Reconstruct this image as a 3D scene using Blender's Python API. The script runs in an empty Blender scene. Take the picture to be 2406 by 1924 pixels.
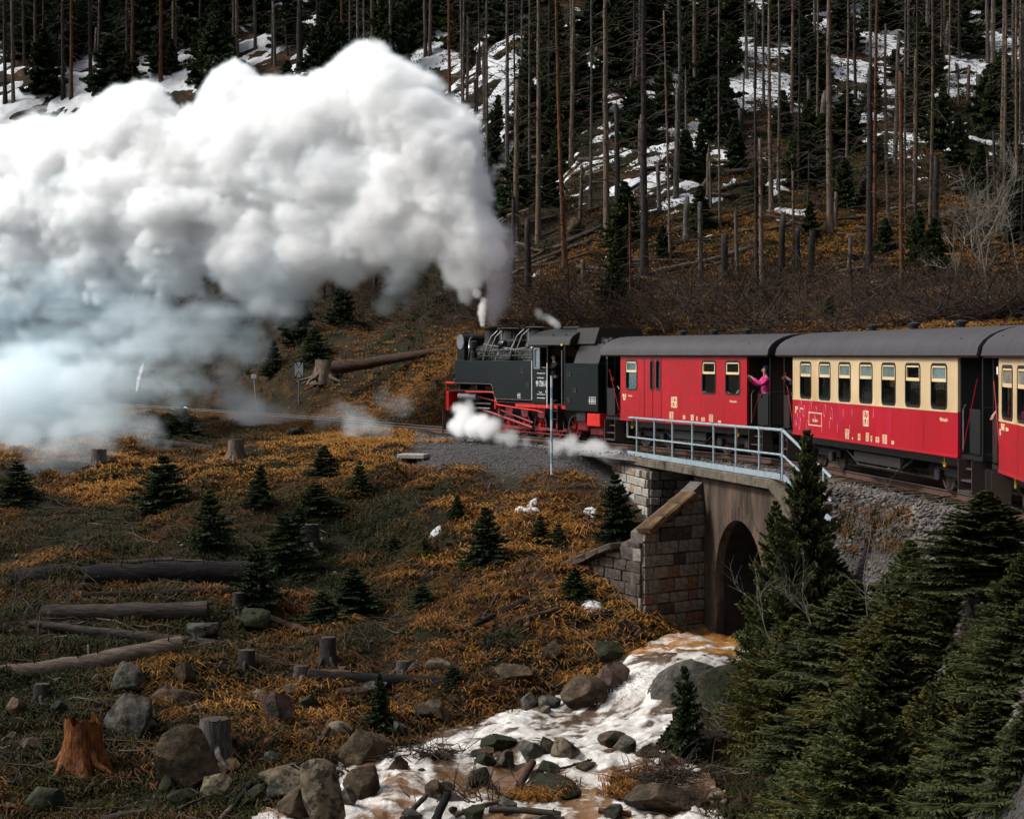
import bpy, bmesh, math, random
import numpy as np
from mathutils import Vector, Matrix
R = math.radians
rng = np.random.default_rng(7)
random.seed(7)
scene = bpy.context.scene
COL = scene.collection
# ------------------------------------------------------------------ camera, sky, sun, exposure
F = 4274.0; CX = 1203.0; HY = 833.0; EYE = 3.05        # focal length / horizon in photo pixels, eye height above rail
cam_d = bpy.data.cameras.new('camera'); cam = bpy.data.objects.new('camera', cam_d); COL.objects.link(cam)
cam.location = (0, 0, EYE); cam.rotation_euler = (R(90), 0, 0)
cam_d.sensor_width = 36.0; cam_d.lens = 36.0 * F / 2406.0
cam_d.shift_y = -(962.0 - HY) / 2406.0
cam_d.clip_start = 0.5; cam_d.clip_end = 2000
scene.camera = cam
world = bpy.data.worlds.new("World"); scene.world = world; world.use_nodes = True
wn = world.node_tree; wn.nodes.clear()
sky = wn.nodes.new('ShaderNodeTexSky'); sky.sky_type = 'NISHITA'; sky.sun_disc = False
SUN_EL, SUN_AZ = 46.0, -92.0                            # azimuth measured from straight ahead, negative = left
sky.sun_elevation = R(SUN_EL); sky.sun_rotation = R(SUN_AZ)
sky.air_density = 1.0; sky.dust_density = 5.0; sky.ozone_density = 1.0
hs = wn.nodes.new('ShaderNodeHueSaturation'); hs.inputs['Saturation'].default_value = 0.35
bg = wn.nodes.new('ShaderNodeBackground'); bg.inputs['Strength'].default_value = 0.065
wo = wn.nodes.new('ShaderNodeOutputWorld')
wn.links.new(sky.outputs[0], hs.inputs['Color']); wn.links.new(hs.outputs[0], bg.inputs[0]); wn.links.new(bg.outputs[0], wo.inputs[0])
sun_d = bpy.data.lights.new('sun', 'SUN'); sun_d.energy = 1.5; sun_d.angle = R(12); sun_d.color = (1.0, 0.96, 0.9)
sun = bpy.data.objects.new('sun', sun_d); COL.objects.link(sun)
_az, _el = R(SUN_AZ), R(SUN_EL)
_dir = Vector((math.sin(_az) * math.cos(_el), math.cos(_az) * math.cos(_el), math.sin(_el)))
sun.rotation_euler = _dir.to_track_quat('Z', 'Y').to_euler()
scene.view_settings.view_transform = 'Standard'; scene.view_settings.look = 'None'
scene.view_settings.exposure = 1.36; scene.view_settings.gamma = 1.0; scene.view_settings.use_curve_mapping = False
cy = scene.cycles
cy.use_denoising = True
cy.max_bounces = 18; cy.diffuse_bounces = 2; cy.glossy_bounces = 2; cy.transmission_bounces = 4
cy.transparent_max_bounces = 8; cy.volume_bounces = 18; cy.volume_step_rate = 2.0; cy.volume_max_steps = 256
cy.caustics_reflective = False; cy.caustics_refractive = False
cy.sample_clamp_indirect = 4.0
# ------------------------------------------------------------------ noise
def _hash(ix, iy, iz, seed):
    h = (ix.astype(np.int64) * 374761393 + iy.astype(np.int64) * 668265263 + iz.astype(np.int64) * 2147483647 + seed * 974634777) & 0xFFFFFFFF
    h = ((h ^ (h >> 13)) * 1274126177) & 0xFFFFFFFF
    h = (h ^ (h >> 16))
    return (h & 0xFFFFFF).astype(np.float32) / 8388607.5 - 1.0
def vnoise(x, y, z=None, seed=0):
    x = np.asarray(x, dtype=np.float32); y = np.asarray(y, dtype=np.float32)
    fx, fy = np.floor(x), np.floor(y)
    tx, ty = x - fx, y - fy
    tx = tx * tx * (3 - 2 * tx); ty = ty * ty * (3 - 2 * ty)
    if z is None:
        zz = np.zeros_like(fx)
        a = _hash(fx, fy, zz, seed); b = _hash(fx + 1, fy, zz, seed); c = _hash(fx, fy + 1, zz, seed); d = _hash(fx + 1, fy + 1, zz, seed)
        return (a * (1 - tx) + b * tx) * (1 - ty) + (c * (1 - tx) + d * tx) * ty
    z = np.asarray(z, dtype=np.float32); fz = np.floor(z); tz = z - fz; tz = tz * tz * (3 - 2 * tz)
    out = 0
    for dz, wz in ((0, 1 - tz), (1, tz)):
        a = _hash(fx, fy, fz + dz, seed); b = _hash(fx + 1, fy, fz + dz, seed); c = _hash(fx, fy + 1, fz + dz, seed); d = _hash(fx + 1, fy + 1, fz + dz, seed)
        out = out + wz * ((a * (1 - tx) + b * tx) * (1 - ty) + (c * (1 - tx) + d * tx) * ty)
    return out
def fbm(x, y, z=None, s=1.0, octv=4, seed=0, billow=False, gain=0.5):
    v = 0; a = 1.0; t = 0
    for i in range(octv):
        k = s * (2.03 ** i)
        n = vnoise(x * k, y * k, None if z is None else z * k, seed + i * 17)
        if billow: n = np.abs(n) * 2 - 0.8
        v = v + a * n; t += a; a *= gain
    return v / t
# ------------------------------------------------------------------ materials
def _new(name):
    m = bpy.data.materials.new(name); m.use_nodes = True
    nt = m.node_tree; b = nt.nodes['Principled BSDF']; return m, nt, b
def ramp(nt, fac, stops):
    r = nt.nodes.new('ShaderNodeValToRGB'); e = r.color_ramp.elements
    e[0].position, e[0].color = stops[0][0], (*stops[0][1], 1); e[1].position, e[1].color = stops[-1][0], (*stops[-1][1], 1)
    for p, c in stops[1:-1]:
        k = e.new(p); k.color = (*c, 1)
    nt.links.new(fac, r.inputs[0]); return r.outputs[0]
def noise(nt, scale, detail=4, rough=0.6, coord='Object', stretch=None, dist=0.0):
    tc = nt.nodes.new('ShaderNodeTexCoord'); n = nt.nodes.new('ShaderNodeTexNoise')
    n.inputs['Scale'].default_value = scale; n.inputs['Detail'].default_value = detail; n.inputs['Roughness'].default_value = rough
    n.inputs['Distortion'].default_value = dist
    src = nt.nodes.new('ShaderNodeNewGeometry').outputs['Position'] if coord == 'World' else tc.outputs[coord]
    if stretch:
        mp = nt.nodes.new('ShaderNodeMapping'); mp.inputs['Scale'].default_value = stretch
        nt.links.new(src, mp.inputs[0]); src = mp.outputs[0]
    nt.links.new(src, n.inputs['Vector']); return n.outputs['Fac']
def mixc(nt, fac, a, b):
    m = nt.nodes.new('ShaderNodeMix'); m.data_type = 'RGBA'
    if isinstance(fac, (int, float)): m.inputs[0].default_value = fac
    else: nt.links.new(fac, m.inputs[0])
    for s, v in ((m.inputs[6], a), (m.inputs[7], b)):
        if isinstance(v, tuple): s.default_value = (*v, 1)
        else: nt.links.new(v, s)
    return m.outputs[2]
def bump(nt, b, h, strength=0.4, dist=0.05):
    bp = nt.nodes.new('ShaderNodeBump'); bp.inputs['Strength'].default_value = strength; bp.inputs['Distance'].default_value = dist
    nt.links.new(h, bp.inputs['Height']); nt.links.new(bp.outputs[0], b.inputs['Normal'])
ALB = 0.72   # one knob darkening the natural materials against the exposure, for a shadowy look
def mat(name, stops, scale=3.0, rough=0.8, metal=0.0, bs=0.4, bd=0.03, coord='Object', stretch=None, detail=5, spec=0.18, dirt=None, k=1.0):
    """stops: list of colours spread over a noise"""
    m, nt, b = _new(name); stops = [tuple(c * ALB for c in s_) for s_ in stops]
    if dirt: dirt = (tuple(c * ALB for c in dirt[0]),) + tuple(dirt[1:])
    if len(stops) == 1: stops = [stops[0], tuple(c * 0.75 for c in stops[0])]
    n = noise(nt, scale, detail, 0.65, coord, stretch)
    k = len(stops); pts = [(0.3 + 0.4 * i / (k - 1), c) for i, c in enumerate(stops)]
    colr = ramp(nt, n, pts)
    if dirt:
        dn = noise(nt, dirt[1], 4, 0.7, coord, stretch); dr = ramp(nt, dn, [(dirt[2], (0, 0, 0)), (min(1, dirt[2] + .12), (1, 1, 1))])
        colr = mixc(nt, dr, colr, dirt[0])
    nt.links.new(colr, b.inputs['Base Color'])
    b.inputs['Roughness'].default_value = rough; b.inputs['Metallic'].default_value = metal
    if spec is not None: b.inputs['Specular IOR Level'].default_value = spec
    if bs: bump(nt, b, n, bs, bd)
    return m
# ------------------------------------------------------------------ mesh helpers
class MB:
    def __init__(s): s.v = []; s.f = []
    def add(s, vs, fs):
        o = len(s.v); s.v.extend([tuple(v) for v in vs]); s.f.extend([tuple(i + o for i in f) for f in fs]); return s
    def box(s, x0, x1, y0, y1, z0, z1):
        return s.add([(x0, y0, z0), (x1, y0, z0), (x1, y1, z0), (x0, y1, z0), (x0, y0, z1), (x1, y0, z1), (x1, y1, z1), (x0, y1, z1)],
                     [(0, 3, 2, 1), (4, 5, 6, 7), (0, 1, 5, 4), (1, 2, 6, 5), (2, 3, 7, 6), (3, 0, 4, 7)])
    def cbox(s, x0, x1, y0, y1, z0, z1, c=0.02):
        """box with chamfered edges"""
        bm = bmesh.new(); bmesh.ops.create_cube(bm, size=1)
        for v in bm.verts: v.co = Vector(((x0 + x1) / 2 + v.co.x * (x1 - x0), (y0 + y1) / 2 + v.co.y * (y1 - y0), (z0 + z1) / 2 + v.co.z * (z1 - z0)))
        bmesh.ops.bevel(bm, geom=bm.edges[:], offset=c, segments=1, affect='EDGES')
        bm.verts.index_update(); s.add([v.co[:] for v in bm.verts], [[v.index for v in f.verts] for f in bm.faces]); bm.free(); return s
    def tube(s, pts, rad, n=8, cap=True):
        pts = [Vector(p) for p in pts]
        if isinstance(rad, (int, float)): rad = [rad] * len(pts)
        o = len(s.v); up = None
        for i, p in enumerate(pts):
            d = (pts[min(i + 1, len(pts) - 1)] - pts[max(i - 1, 0)])
            d = d.normalized() if d.length > 1e-9 else Vector((0, 0, 1))
            if up is None:
                up = Vector((0, 0, 1)) if abs(d.z) < 0.9 else Vector((1, 0, 0))
            a = d.cross(up).normalized(); b2 = d.cross(a).normalized(); up = b2 if False else up
            if abs(d.dot(up)) > 0.98:
                up = Vector((1, 0, 0)) if abs(d.x) < 0.9 else Vector((0, 1, 0)); a = d.cross(up).normalized(); b2 = d.cross(a).normalized()
            for k in range(n):
                t = 2 * math.pi * k / n
                s.v.append(tuple(p + (a * math.cos(t) + b2 * math.sin(t)) * rad[i]))
        for i in range(len(pts) - 1):
            for k in range(n):
                k2 = (k + 1) % n
                s.f.append((o + i * n + k, o + i * n + k2, o + (i + 1) * n + k2, o + (i + 1) * n + k))
        if cap:
            s.f.append(tuple(o + k for k in range(n))[::-1]); s.f.append(tuple(o + (len(pts) - 1) * n + k for k in range(n)))
        return s
    def prism(s, poly, a, b, plane='xz'):
        """polygon in a plane, extruded between a and b on the third axis"""
        n = len(poly)
        def P(u, v, w): return (u, w, v) if plane == 'xz' else ((w, u, v) if plane == 'yz' else (u, v, w))
        vs = [P(u, v, a) for u, v in poly] + [P(u, v, b) for u, v in poly]
        return s.add(vs, [tuple(range(n))[::-1], tuple(range(n, 2 * n))] + [(i, (i + 1) % n, n + (i + 1) % n, n + i) for i in range(n)])
    def lathe(s, prof, c=(0, 0, 0), n=20, axis='z'):
        o = len(s.v)
        for r, h in prof:
            for k in range(n):
                t = 2 * math.pi * k / n; u, v = r * math.cos(t), r * math.sin(t)
                s.v.append({'z': (c[0] + u, c[1] + v, c[2] + h), 'x': (c[0] + h, c[1] + u, c[2] + v), 'y': (c[0] + u, c[1] + h, c[2] + v)}[axis])
        m = len(prof)
        for i in range(m - 1):
            for k in range(n):
                k2 = (k + 1) % n; s.f.append((o + i * n + k, o + i * n + k2, o + (i + 1) * n + k2, o + (i + 1) * n + k))
        s.f.append(tuple(o + k for k in range(n))[::-1]); s.f.append(tuple(o + (m - 1) * n + k for k in range(n)))
        return s
    def mesh(s, name, smooth=False):
        me = bpy.data.meshes.new(name); me.from_pydata(s.v, [], s.f); me.validate(); fix(me, smooth); return me
    def build(s, name, m, parent=None, smooth=False, **kw):
        return obj(name, s.mesh(name, smooth), m, parent, **kw)
def fix(me, smooth=False):
    bm = bmesh.new(); bm.from_mesh(me); bmesh.ops.recalc_face_normals(bm, faces=bm.faces[:]); bm.to_mesh(me); bm.free()
    if smooth:
        me.polygons.foreach_set('use_smooth', [True] * len(me.polygons))
        if smooth != 'full': me.set_sharp_from_angle(angle=R(40))
def obj(name, me, m, parent=None, label=None, cat=None, group=None, kind=None, loc=None):
    o = bpy.data.objects.new(name, me); COL.objects.link(o)
    if m is not None and not me.materials: me.materials.append(m)
    if parent is not None: o.parent = parent
    if loc is not None: o.location = loc
    return tag(o, label, cat, group, kind)
def tag(o, label=None, cat=None, group=None, kind=None):
    if label: o['label'] = label
    if cat: o['category'] = cat
    if group: o['group'] = group
    if kind: o['kind'] = kind
    return o
def thing(name, label, cat, loc=(0, 0, 0), rotz=0.0, group=None):
    o = bpy.data.objects.new(name, None); COL.objects.link(o); o.location = loc; o.rotation_euler = (0, 0, rotz)
    o.empty_display_size = 0.2
    return tag(o, label, cat, group)
def npmesh(name, V, Fc, m=None, smooth=False, attrs=None):
    V = np.ascontiguousarray(V, dtype=np.float32); Fc = np.ascontiguousarray(Fc, dtype=np.int32); k = Fc.shape[1]
    me = bpy.data.meshes.new(name); me.vertices.add(len(V)); me.vertices.foreach_set('co', V.ravel())
    me.loops.add(Fc.size); me.loops.foreach_set('vertex_index', Fc.ravel())
    me.polygons.add(len(Fc)); me.polygons.foreach_set('loop_start', np.arange(0, Fc.size, k, dtype=np.int32))
    me.polygons.foreach_set('loop_total', np.full(len(Fc), k, dtype=np.int32))
    if smooth: me.polygons.foreach_set('use_smooth', np.ones(len(Fc), dtype=bool))
    me.update(calc_edges=True)
    if attrs:
        for an, av in attrs.items():
            at = me.attributes.new(an, 'FLOAT', 'POINT'); at.data.foreach_set('value', np.ascontiguousarray(av, dtype=np.float32))
    if m: me.materials.append(m)
    return me
def nptubes(paths, radii, n=3):
    """many tubes at once. paths (K,S,3), radii (K,S) -> V,F"""
    P = np.asarray(paths, dtype=np.float32); K, S, _ = P.shape; rad = np.asarray(radii, dtype=np.float32)
    d = np.empty_like(P); d[:, 1:-1] = P[:, 2:] - P[:, :-2]; d[:, 0] = P[:, 1] - P[:, 0]; d[:, -1] = P[:, -1] - P[:, -2]
    d /= np.maximum(np.linalg.norm(d, axis=2, keepdims=True), 1e-6)
    ref = np.where(np.abs(d[..., 2:3]) < 0.8, np.array([0, 0, 1.0]), np.array([1.0, 0, 0]))
    a = np.cross(d, ref); a /= np.maximum(np.linalg.norm(a, axis=2, keepdims=True), 1e-6); b = np.cross(d, a)
    t = np.arange(n) * 2 * math.pi / n
    V = P[:, :, None, :] + rad[:, :, None, None] * (a[:, :, None, :] * np.cos(t)[None, None, :, None] + b[:, :, None, :] * np.sin(t)[None, None, :, None])
    idx = np.arange(K * S * n).reshape(K, S, n)
    A = idx[:, :-1, :]; B = idx[:, 1:, :]
    Q = np.stack([A, np.roll(A, -1, 2), np.roll(B, -1, 2), B], -1).reshape(-1, 4)
    return V.reshape(-1, 3), Q
# ------------------------------------------------------------------ photo pixel + distance -> point
def P(px, py, D): return Vector(((px - CX) * D / F, D, EYE - (py - HY) * D / F))
# ------------------------------------------------------------------ the railway line
def unit(h): return (-math.sin(R(h)), math.cos(R(h)))
def nrm(h): return (math.cos(R(h)), math.sin(R(h)))
SIDE = [((6.2, 10), -14), ((7.85, 22), -11), ((9.03, 33.75), -5), ((9.41, 38.4), 1.5), ((7.72, 50.0), 14), ((6.92, 53.6), 19), ((3.62, 60.7), 27),
        ((2.94, 62.2), 28), ((-2.26, 71.6), 29.5), ((-11.6, 89.0), 31), ((-24, 109), 32), ((-45, 142), 33)]
CEN = [(p[0] + 1.25 * nrm(h)[0], p[1] + 1.25 * nrm(h)[1]) for p, h in SIDE]
def catmull(pts, step=0.5):
    out = []; n = len(pts)
    for i in range(n - 1):
        p0 = np.array(pts[max(i - 1, 0)]); p1 = np.array(pts[i]); p2 = np.array(pts[i + 1]); p3 = np.array(pts[min(i + 2, n - 1)])
        L = np.linalg.norm(p2 - p1); k = max(2, int(L / step))
        t0, t1 = 0, np.linalg.norm(p1 - p0) ** .5 if i else 1
        for j in range(k):
            t = j / k
            m1 = (p2 - p0) / max(1e-6, (np.linalg.norm(p1 - p0) + L)) * L if i else (p2 - p1)
            m2 = (p3 - p1) / max(1e-6, (np.linalg.norm(p3 - p2) + L)) * L if i < n - 2 else (p2 - p1)
            out.append((2 * t**3 - 3 * t**2 + 1) * p1 + (t**3 - 2 * t**2 + t) * m1 + (-2 * t**3 + 3 * t**2) * p2 + (t**3 - t**2) * m2)
    out.append(np.array(pts[-1])); return np.array(out)
_t = catmull(CEN)
for _ in range(12): _t[1:-1] = (_t[:-2] + 2 * _t[1:-1] + _t[2:]) / 4
TRK = _t; TT = np.gradient(TRK, axis=0); TT /= np.linalg.norm(TT, axis=1, keepdims=True)
TN = np.stack([TT[:, 1], -TT[:, 0]], 1)      # to the hill side (right / back)
def track_sd(x, y):
    """signed distance to the track centre (+ = hill side)"""
    x = np.asarray(x, float).ravel(); y = np.asarray(y, float).ravel(); out = np.empty(len(x))
    for a in range(0, len(x), 20000):
        dx = x[a:a + 20000, None] - TRK[None, :, 0]; dy = y[a:a + 20000, None] - TRK[None, :, 1]
        d2 = dx * dx + dy * dy; j = d2.argmin(1); r = np.arange(len(j))
        sgn = np.sign(dx[r, j] * TN[j, 0] + dy[r, j] * TN[j, 1]); out[a:a + 20000] = np.sqrt(d2[r, j]) * np.where(sgn == 0, 1, sgn)
    return out
# ------------------------------------------------------------------ terrain: control points (photo px, py, distance) + world points
_c = []
def cp(px, py, D): p = P(px, py, D); _c.append((p.x, p.y, p.z))
for px, rows in {
    -300: [(1950, 38), (1500, 50), (1262, 61), (1100, 72), (1010, 86), (975, 100)],
    200: [(1930, 38), (1500, 50), (1262, 60), (1100, 70), (1010, 82), (968, 98)],
    550: [(1930, 38), (1500, 50), (1262, 60), (1100, 69), (1015, 79), (985, 86)],
    850: [(1930, 37.6), (1640, 46), (1500, 50), (1262, 60), (1100, 67), (1030, 75)],
    1100: [(1640, 46.6), (1500, 50.5), (1300, 56.5), (1150, 61.5), (1080, 65), (1045, 68)],
    1300: [(1620, 47), (1450, 50.5), (1250, 57), (1120, 61), (1075, 63.5)],
    1400: [(1560, 47.8), (1440, 50.6), (1300, 55), (1150, 59.5), (1090, 61)],
}.items():
    for py, D in rows: cp(px, py, D)
for a in [(1440, 1225, 57.4), (1530, 1225, 55.8), (1590, 1300, 55.0), (1470, 1330, 53.6),(1500, 1440, 51.2), (1600, 1490, 50.6), (1690, 1520, 50.8), (1780, 1525, 48.5), (1740, 1500, 53), (1640, 1530, 48.6), (1580, 1550, 47.6), (1510, 1610, 46.2),
          (1450, 1665, 45.2), (1400, 1715, 44.2), (1200, 1745, 42.8), (1000, 1728, 43.3), (850, 1830, 40.6), (1480, 1790, 41.3), (1600, 1850, 39.6),
          (1250, 1924, 37.8), (1000, 1924, 37.8), (1550, 1935, 37.4), (1800, 1930, 36.5), (1740, 1650, 44.5), (1820, 1750, 40.5), (1800, 1600, 45.5),
          (1900, 1560, 42.5), (1900, 1830, 37), (2000, 1924, 34.5), (1960, 1330, 45), (2060, 1310, 41.5), (2200, 1300, 37.2), (2050, 1600, 36.5), (2000, 1800, 34.5),
          (2300, 1470, 31), (2350, 1700, 28.5), (2350, 1900, 26), (2350, 1310, 31.8)]: cp(*a)
for w in [(0, 30, -7.6), (0, 15, -8), (-12, 26, -7.3), (-25, 22, -6.4), (-50, 30, -5), (4, 22, -6.5), (3, 8, -6), (-3, 0, -7), (-70, 60, -1), (-70, 100, 1), (-45, 75, -2),
          (15, 10, -0.2), (25, 10, 2), (20, 30, 1.6), (35, 40, 8), (18, 50, 2.6), (60, 20, 12), (60, 60, 22)]: _c.append(w)
# hillside beyond the line
for px, rows in {
    1000: [(770, 104), (690, 110), (500, 122), (250, 140), (0, 160)],
    1150: [(790, 84), (690, 93), (540, 101), (330, 118), (150, 134), (0, 150)],
    1450: [(800, 74), (740, 78), (650, 84), (540, 91), (330, 108), (150, 126), (0, 142)],
    1800: [(800, 69), (740, 74), (650, 81), (540, 89), (330, 107), (150, 126), (0, 142)],
    2150: [(800, 64), (740, 70), (650, 79), (540, 88), (330, 106), (150, 126), (0, 142)],
    2500: [(790, 62), (650, 76), (540, 86), (330, 105), (150, 126), (0, 142)],
    700: [(930, 96), (860, 99.5), (800, 103), (770, 107), (690, 113), (500, 127), (200, 150), (0, 168)],
    300: [(930, 112), (860, 114), (700, 123), (500, 137), (200, 158), (0, 175)],
    -200: [(930, 126), (700, 134), (500, 146), (200, 168), (0, 185)],
}.items():
    for py, D in rows: cp(px, py, D)
for w in [(-40, 215, 62), (0, 205, 62), (40, 190, 62), (80, 150, 55), (-90, 200, 45), (80, 100, 36)]: _c.append(w)
for i in range(0, len(TRK), 10):
    for s, z in ((0, -0.32), (-1.7, -0.36), (1.8, -0.34)):
        x, y = TRK[i] + TN[i] * s
        if s < 0 and 45 < y < 57: continue
        _c.append((x, y, z))
_c = np.array(_c)
# merge near duplicates
_keep = []
for i, p in enumerate(_c):
    if all((p[0] - _c[j][0])**2 + (p[1] - _c[j][1])**2 > 0.35 for j in _keep): _keep.append(i)
_c = _c[_keep]
_cc = 1.2
def _ker(a, b): return np.sqrt(((a[:, None, :] - b[None, :, :])**2).sum(2) + _cc * _cc)
_A = _ker(_c[:, :2], _c[:, :2]); _n = len(_c)
_A[np.diag_indices(_n)] -= 0.12
_Pm = np.c_[np.ones(_n), _c[:, :2]]
_M = np.block([[_A, _Pm], [_Pm.T, np.zeros((3, 3))]])
_w = np.linalg.solve(_M, np.r_[_c[:, 2], 0, 0, 0])
def smooth(a, b, x): t = np.clip((x - a) / (b - a), 0, 1); return t * t * (3 - 2 * t)
# stream course (x, y, half width, water z)
def pw(px, py, D, w): p = P(px, py, D); return (p.x, p.y, w, p.z)
STREAM = [(7.6, 54.0, 1.4, -4.55), pw(1730, 1508, 50.3, 1.5), pw(1640, 1510, 48.6, 1.5), pw(1560, 1530, 47.2, 1.3), pw(1500, 1572, 45.9, 1.1), pw(1462, 1640, 45.3, 1.1),
          pw(1420, 1695, 44.8, 1.4), pw(1380, 1708, 44.2, 1.6), pw(1300, 1722, 43.3, 2.0), pw(1180, 1745, 42.4, 2.3), pw(1150, 1800, 41.0, 2.6), pw(1180, 1850, 39.6, 3.3), (-0.3, 38.2, 3.8, -6.55), (-0.5, 35, 4.0, -7.0), (-0.5, 28, 3.5, -7.6), (-1, 16, 3.2, -8.2), (-2, 0, 3, -8.6)]
_S = np.array(STREAM); _sp = []
for i in range(len(_S) - 1):
    for t in np.linspace(0, 1, 10, endpoint=False): _sp.append(_S[i] * (1 - t) + _S[i + 1] * t)
_sp = np.array(_sp)
for _ in range(4): _sp[1:-1] = (_sp[:-2] + 2 * _sp[1:-1] + _sp[2:]) / 4
_sl_ = np.r_[0, np.cumsum(np.linalg.norm(np.diff(_sp[:, :2], axis=0), axis=1))]
def stream_flow(x, y):
    """distance along the stream and offset across it"""
    al = np.zeros(len(x)); ac = np.zeros(len(x)); tg = np.gradient(_sp[:, :2], axis=0); tg /= np.linalg.norm(tg, axis=1, keepdims=True)
    for a in range(0, len(x), 20000):
        X, Y = x[a:a + 20000], y[a:a + 20000]; dx = X[:, None] - _sp[None, :, 0]; dy = Y[:, None] - _sp[None, :, 1]; w = 1 / (dx**2 + dy**2 + .3)**3; w /= w.sum(1, keepdims=True)
        al[a:a + 20000] = (w * (_sl_[None] + dx * tg[None, :, 0] + dy * tg[None, :, 1])).sum(1); ac[a:a + 20000] = (w * (dx * -tg[None, :, 1] + dy * tg[None, :, 0])).sum(1)
    return al, ac
def stream_q(x, y):
    """distance / half width, water height"""
    x = np.asarray(x, float).ravel(); y = np.asarray(y, float).ravel(); q = np.full(len(x), 99.0); wz = np.zeros(len(x)); di = np.full(len(x), 99.0)
    near = np.where((y < 58) & (x < 14) & (x > -12))[0]
    for a in range(0, len(near), 20000):
        ii = near[a:a + 20000]
        d2 = (x[ii, None] - _sp[None, :, 0])**2 + (y[ii, None] - _sp[None, :, 1])**2
        qq = np.sqrt(d2) / _sp[None, :, 2]; j = qq.argmin(1); r = np.arange(len(j))
        q[ii] = qq[r, j]; di[ii] = np.sqrt(d2[r, j]) - _sp[j, 2]
        wgt = 1.0 / (d2 + 0.25)**2; wz[ii] = (wgt * _sp[None, :, 3]).sum(1) / wgt.sum(1)
    return q, wz, di
def height(x, y, detail=True):
    x = np.asarray(x, float).ravel(); y = np.asarray(y, float).ravel(); z = np.empty(len(x))
    for a in range(0, len(x), 20000):
        xy = np.c_[x[a:a + 20000], y[a:a + 20000]]
        z[a:a + 20000] = _ker(xy, _c[:, :2]) @ _w[:_n] + _w[_n] + xy @ _w[_n + 1:]
    sd = track_sd(x, y); ad = np.abs(sd)
    q, wz, di = stream_q(x, y)
    if detail:
        k = smooth(2.2, 5.0, ad) * smooth(-0.2, 1.2, di)
        k = k * np.where(y > 62, 1.0, 1.0)
        far = smooth(70, 90, y)
        z = z + k * (0.40 * fbm(x, y, s=0.23, octv=4, seed=3) + 0.30 * fbm(x, y, s=0.45, octv=3, seed=5, billow=True) + 0.30 * np.maximum(0, fbm(x, y, s=0.9, octv=3, seed=9)) * (1 - 0.3 * far) + far * 0.5 * fbm(x, y, s=0.12, octv=3, seed=21))
    # the level bed of the line
    bed = smooth(2.7, 1.7, ad); z = z * (1 - bed) + (-0.28 + .20 * smooth(72.5, 76, y)) * bed
    # carve the stream
    cv = smooth(1.5, 0.6, q); bedz = wz - 0.35
    z = z * (1 - cv) + np.minimum(z, bedz) * cv
    # dig out the ground in front of the left abutment and under the deck
    s_ = (x - 4.07) * 0.1927 + (y - 59.2) * -0.9813; w_ = (x - 4.07) * 0.9813 + (y - 59.2) * 0.1927
    gl = np.clip(-0.75 - (s_ + 3.6) * 0.27, -4.2, -0.4); ex = smooth(-3.9, -2.6, s_) * smooth(9.0, 7.5, s_) * smooth(-3.2, -0.8, w_) * smooth(4.6, 3.6, w_)
    z = z * (1 - ex) + np.minimum(z, gl) * ex
    # open the culvert under the line
    dcx = (x - 6.9); dcy = (y - 52.0)
    # across-track distance from the culvert axis, axis runs across the line at its middle
    ax = (6.15, 49.35); an = (0.976, 0.217)
    al = (x - ax[0]) * an[0] + (y - ax[1]) * an[1]; ac = -(x - ax[0]) * an[1] + (y - ax[1]) * an[0]
    cu = (smooth(2.6, 2.0, np.abs(ac)) * smooth(-1.2, -0.3, al) * smooth(9.0, 7.0, al))
    z = z * (1 - cu) + np.minimum(z, -5.0) * cu
    return z
def hz(x, y): return float(height([x], [y])[0])
def G(px, py, lo=22, hi=190, off=0.0):
    """where the view ray of a photo pixel meets the ground"""
    D = np.arange(lo, hi, 0.25); X = (px - CX) * D / F; Z = EYE - (py - HY) * D / F + off
    g = height(X, D); k = np.where(g >= Z)[0]
    if len(k) == 0: j = len(D) - 1; return Vector((X[j], D[j], g[j]))
    j = k[0]
    if j > 0:
        a, b = g[j - 1] - Z[j - 1], g[j] - Z[j]; t = a / (a - b); Dd = D[j - 1] + 0.25 * t
    else: Dd = D[0]
    return Vector(((px - CX) * Dd / F, Dd, EYE - (py - HY) * Dd / F + off))
def grid_axis(lo, a, b, hi, fine, grow=1.12, mx=4.0):
    v = list(np.arange(a, b + 1e-6, fine)); st = fine; x = v[-1]
    while x < hi: st = min(mx, st * grow); x += st; v.append(x)
    st = fine; x = v[0]
    while x > lo: st = min(mx, st * grow); x -= st; v.insert(0, x)
    return np.array(v)
gx = grid_axis(-110, -24, 24, 110, 0.3); gy = grid_axis(-30, 28, 100, 230, 0.3)
GX, GY = np.meshgrid(gx, gy); GZ = height(GX, GY)
def grid_faces(nx, ny):
    i = np.arange(nx * ny).reshape(ny, nx); return np.stack([i[:-1, :-1], i[:-1, 1:], i[1:, 1:], i[1:, :-1]], -1).reshape(-1, 4)
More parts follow.
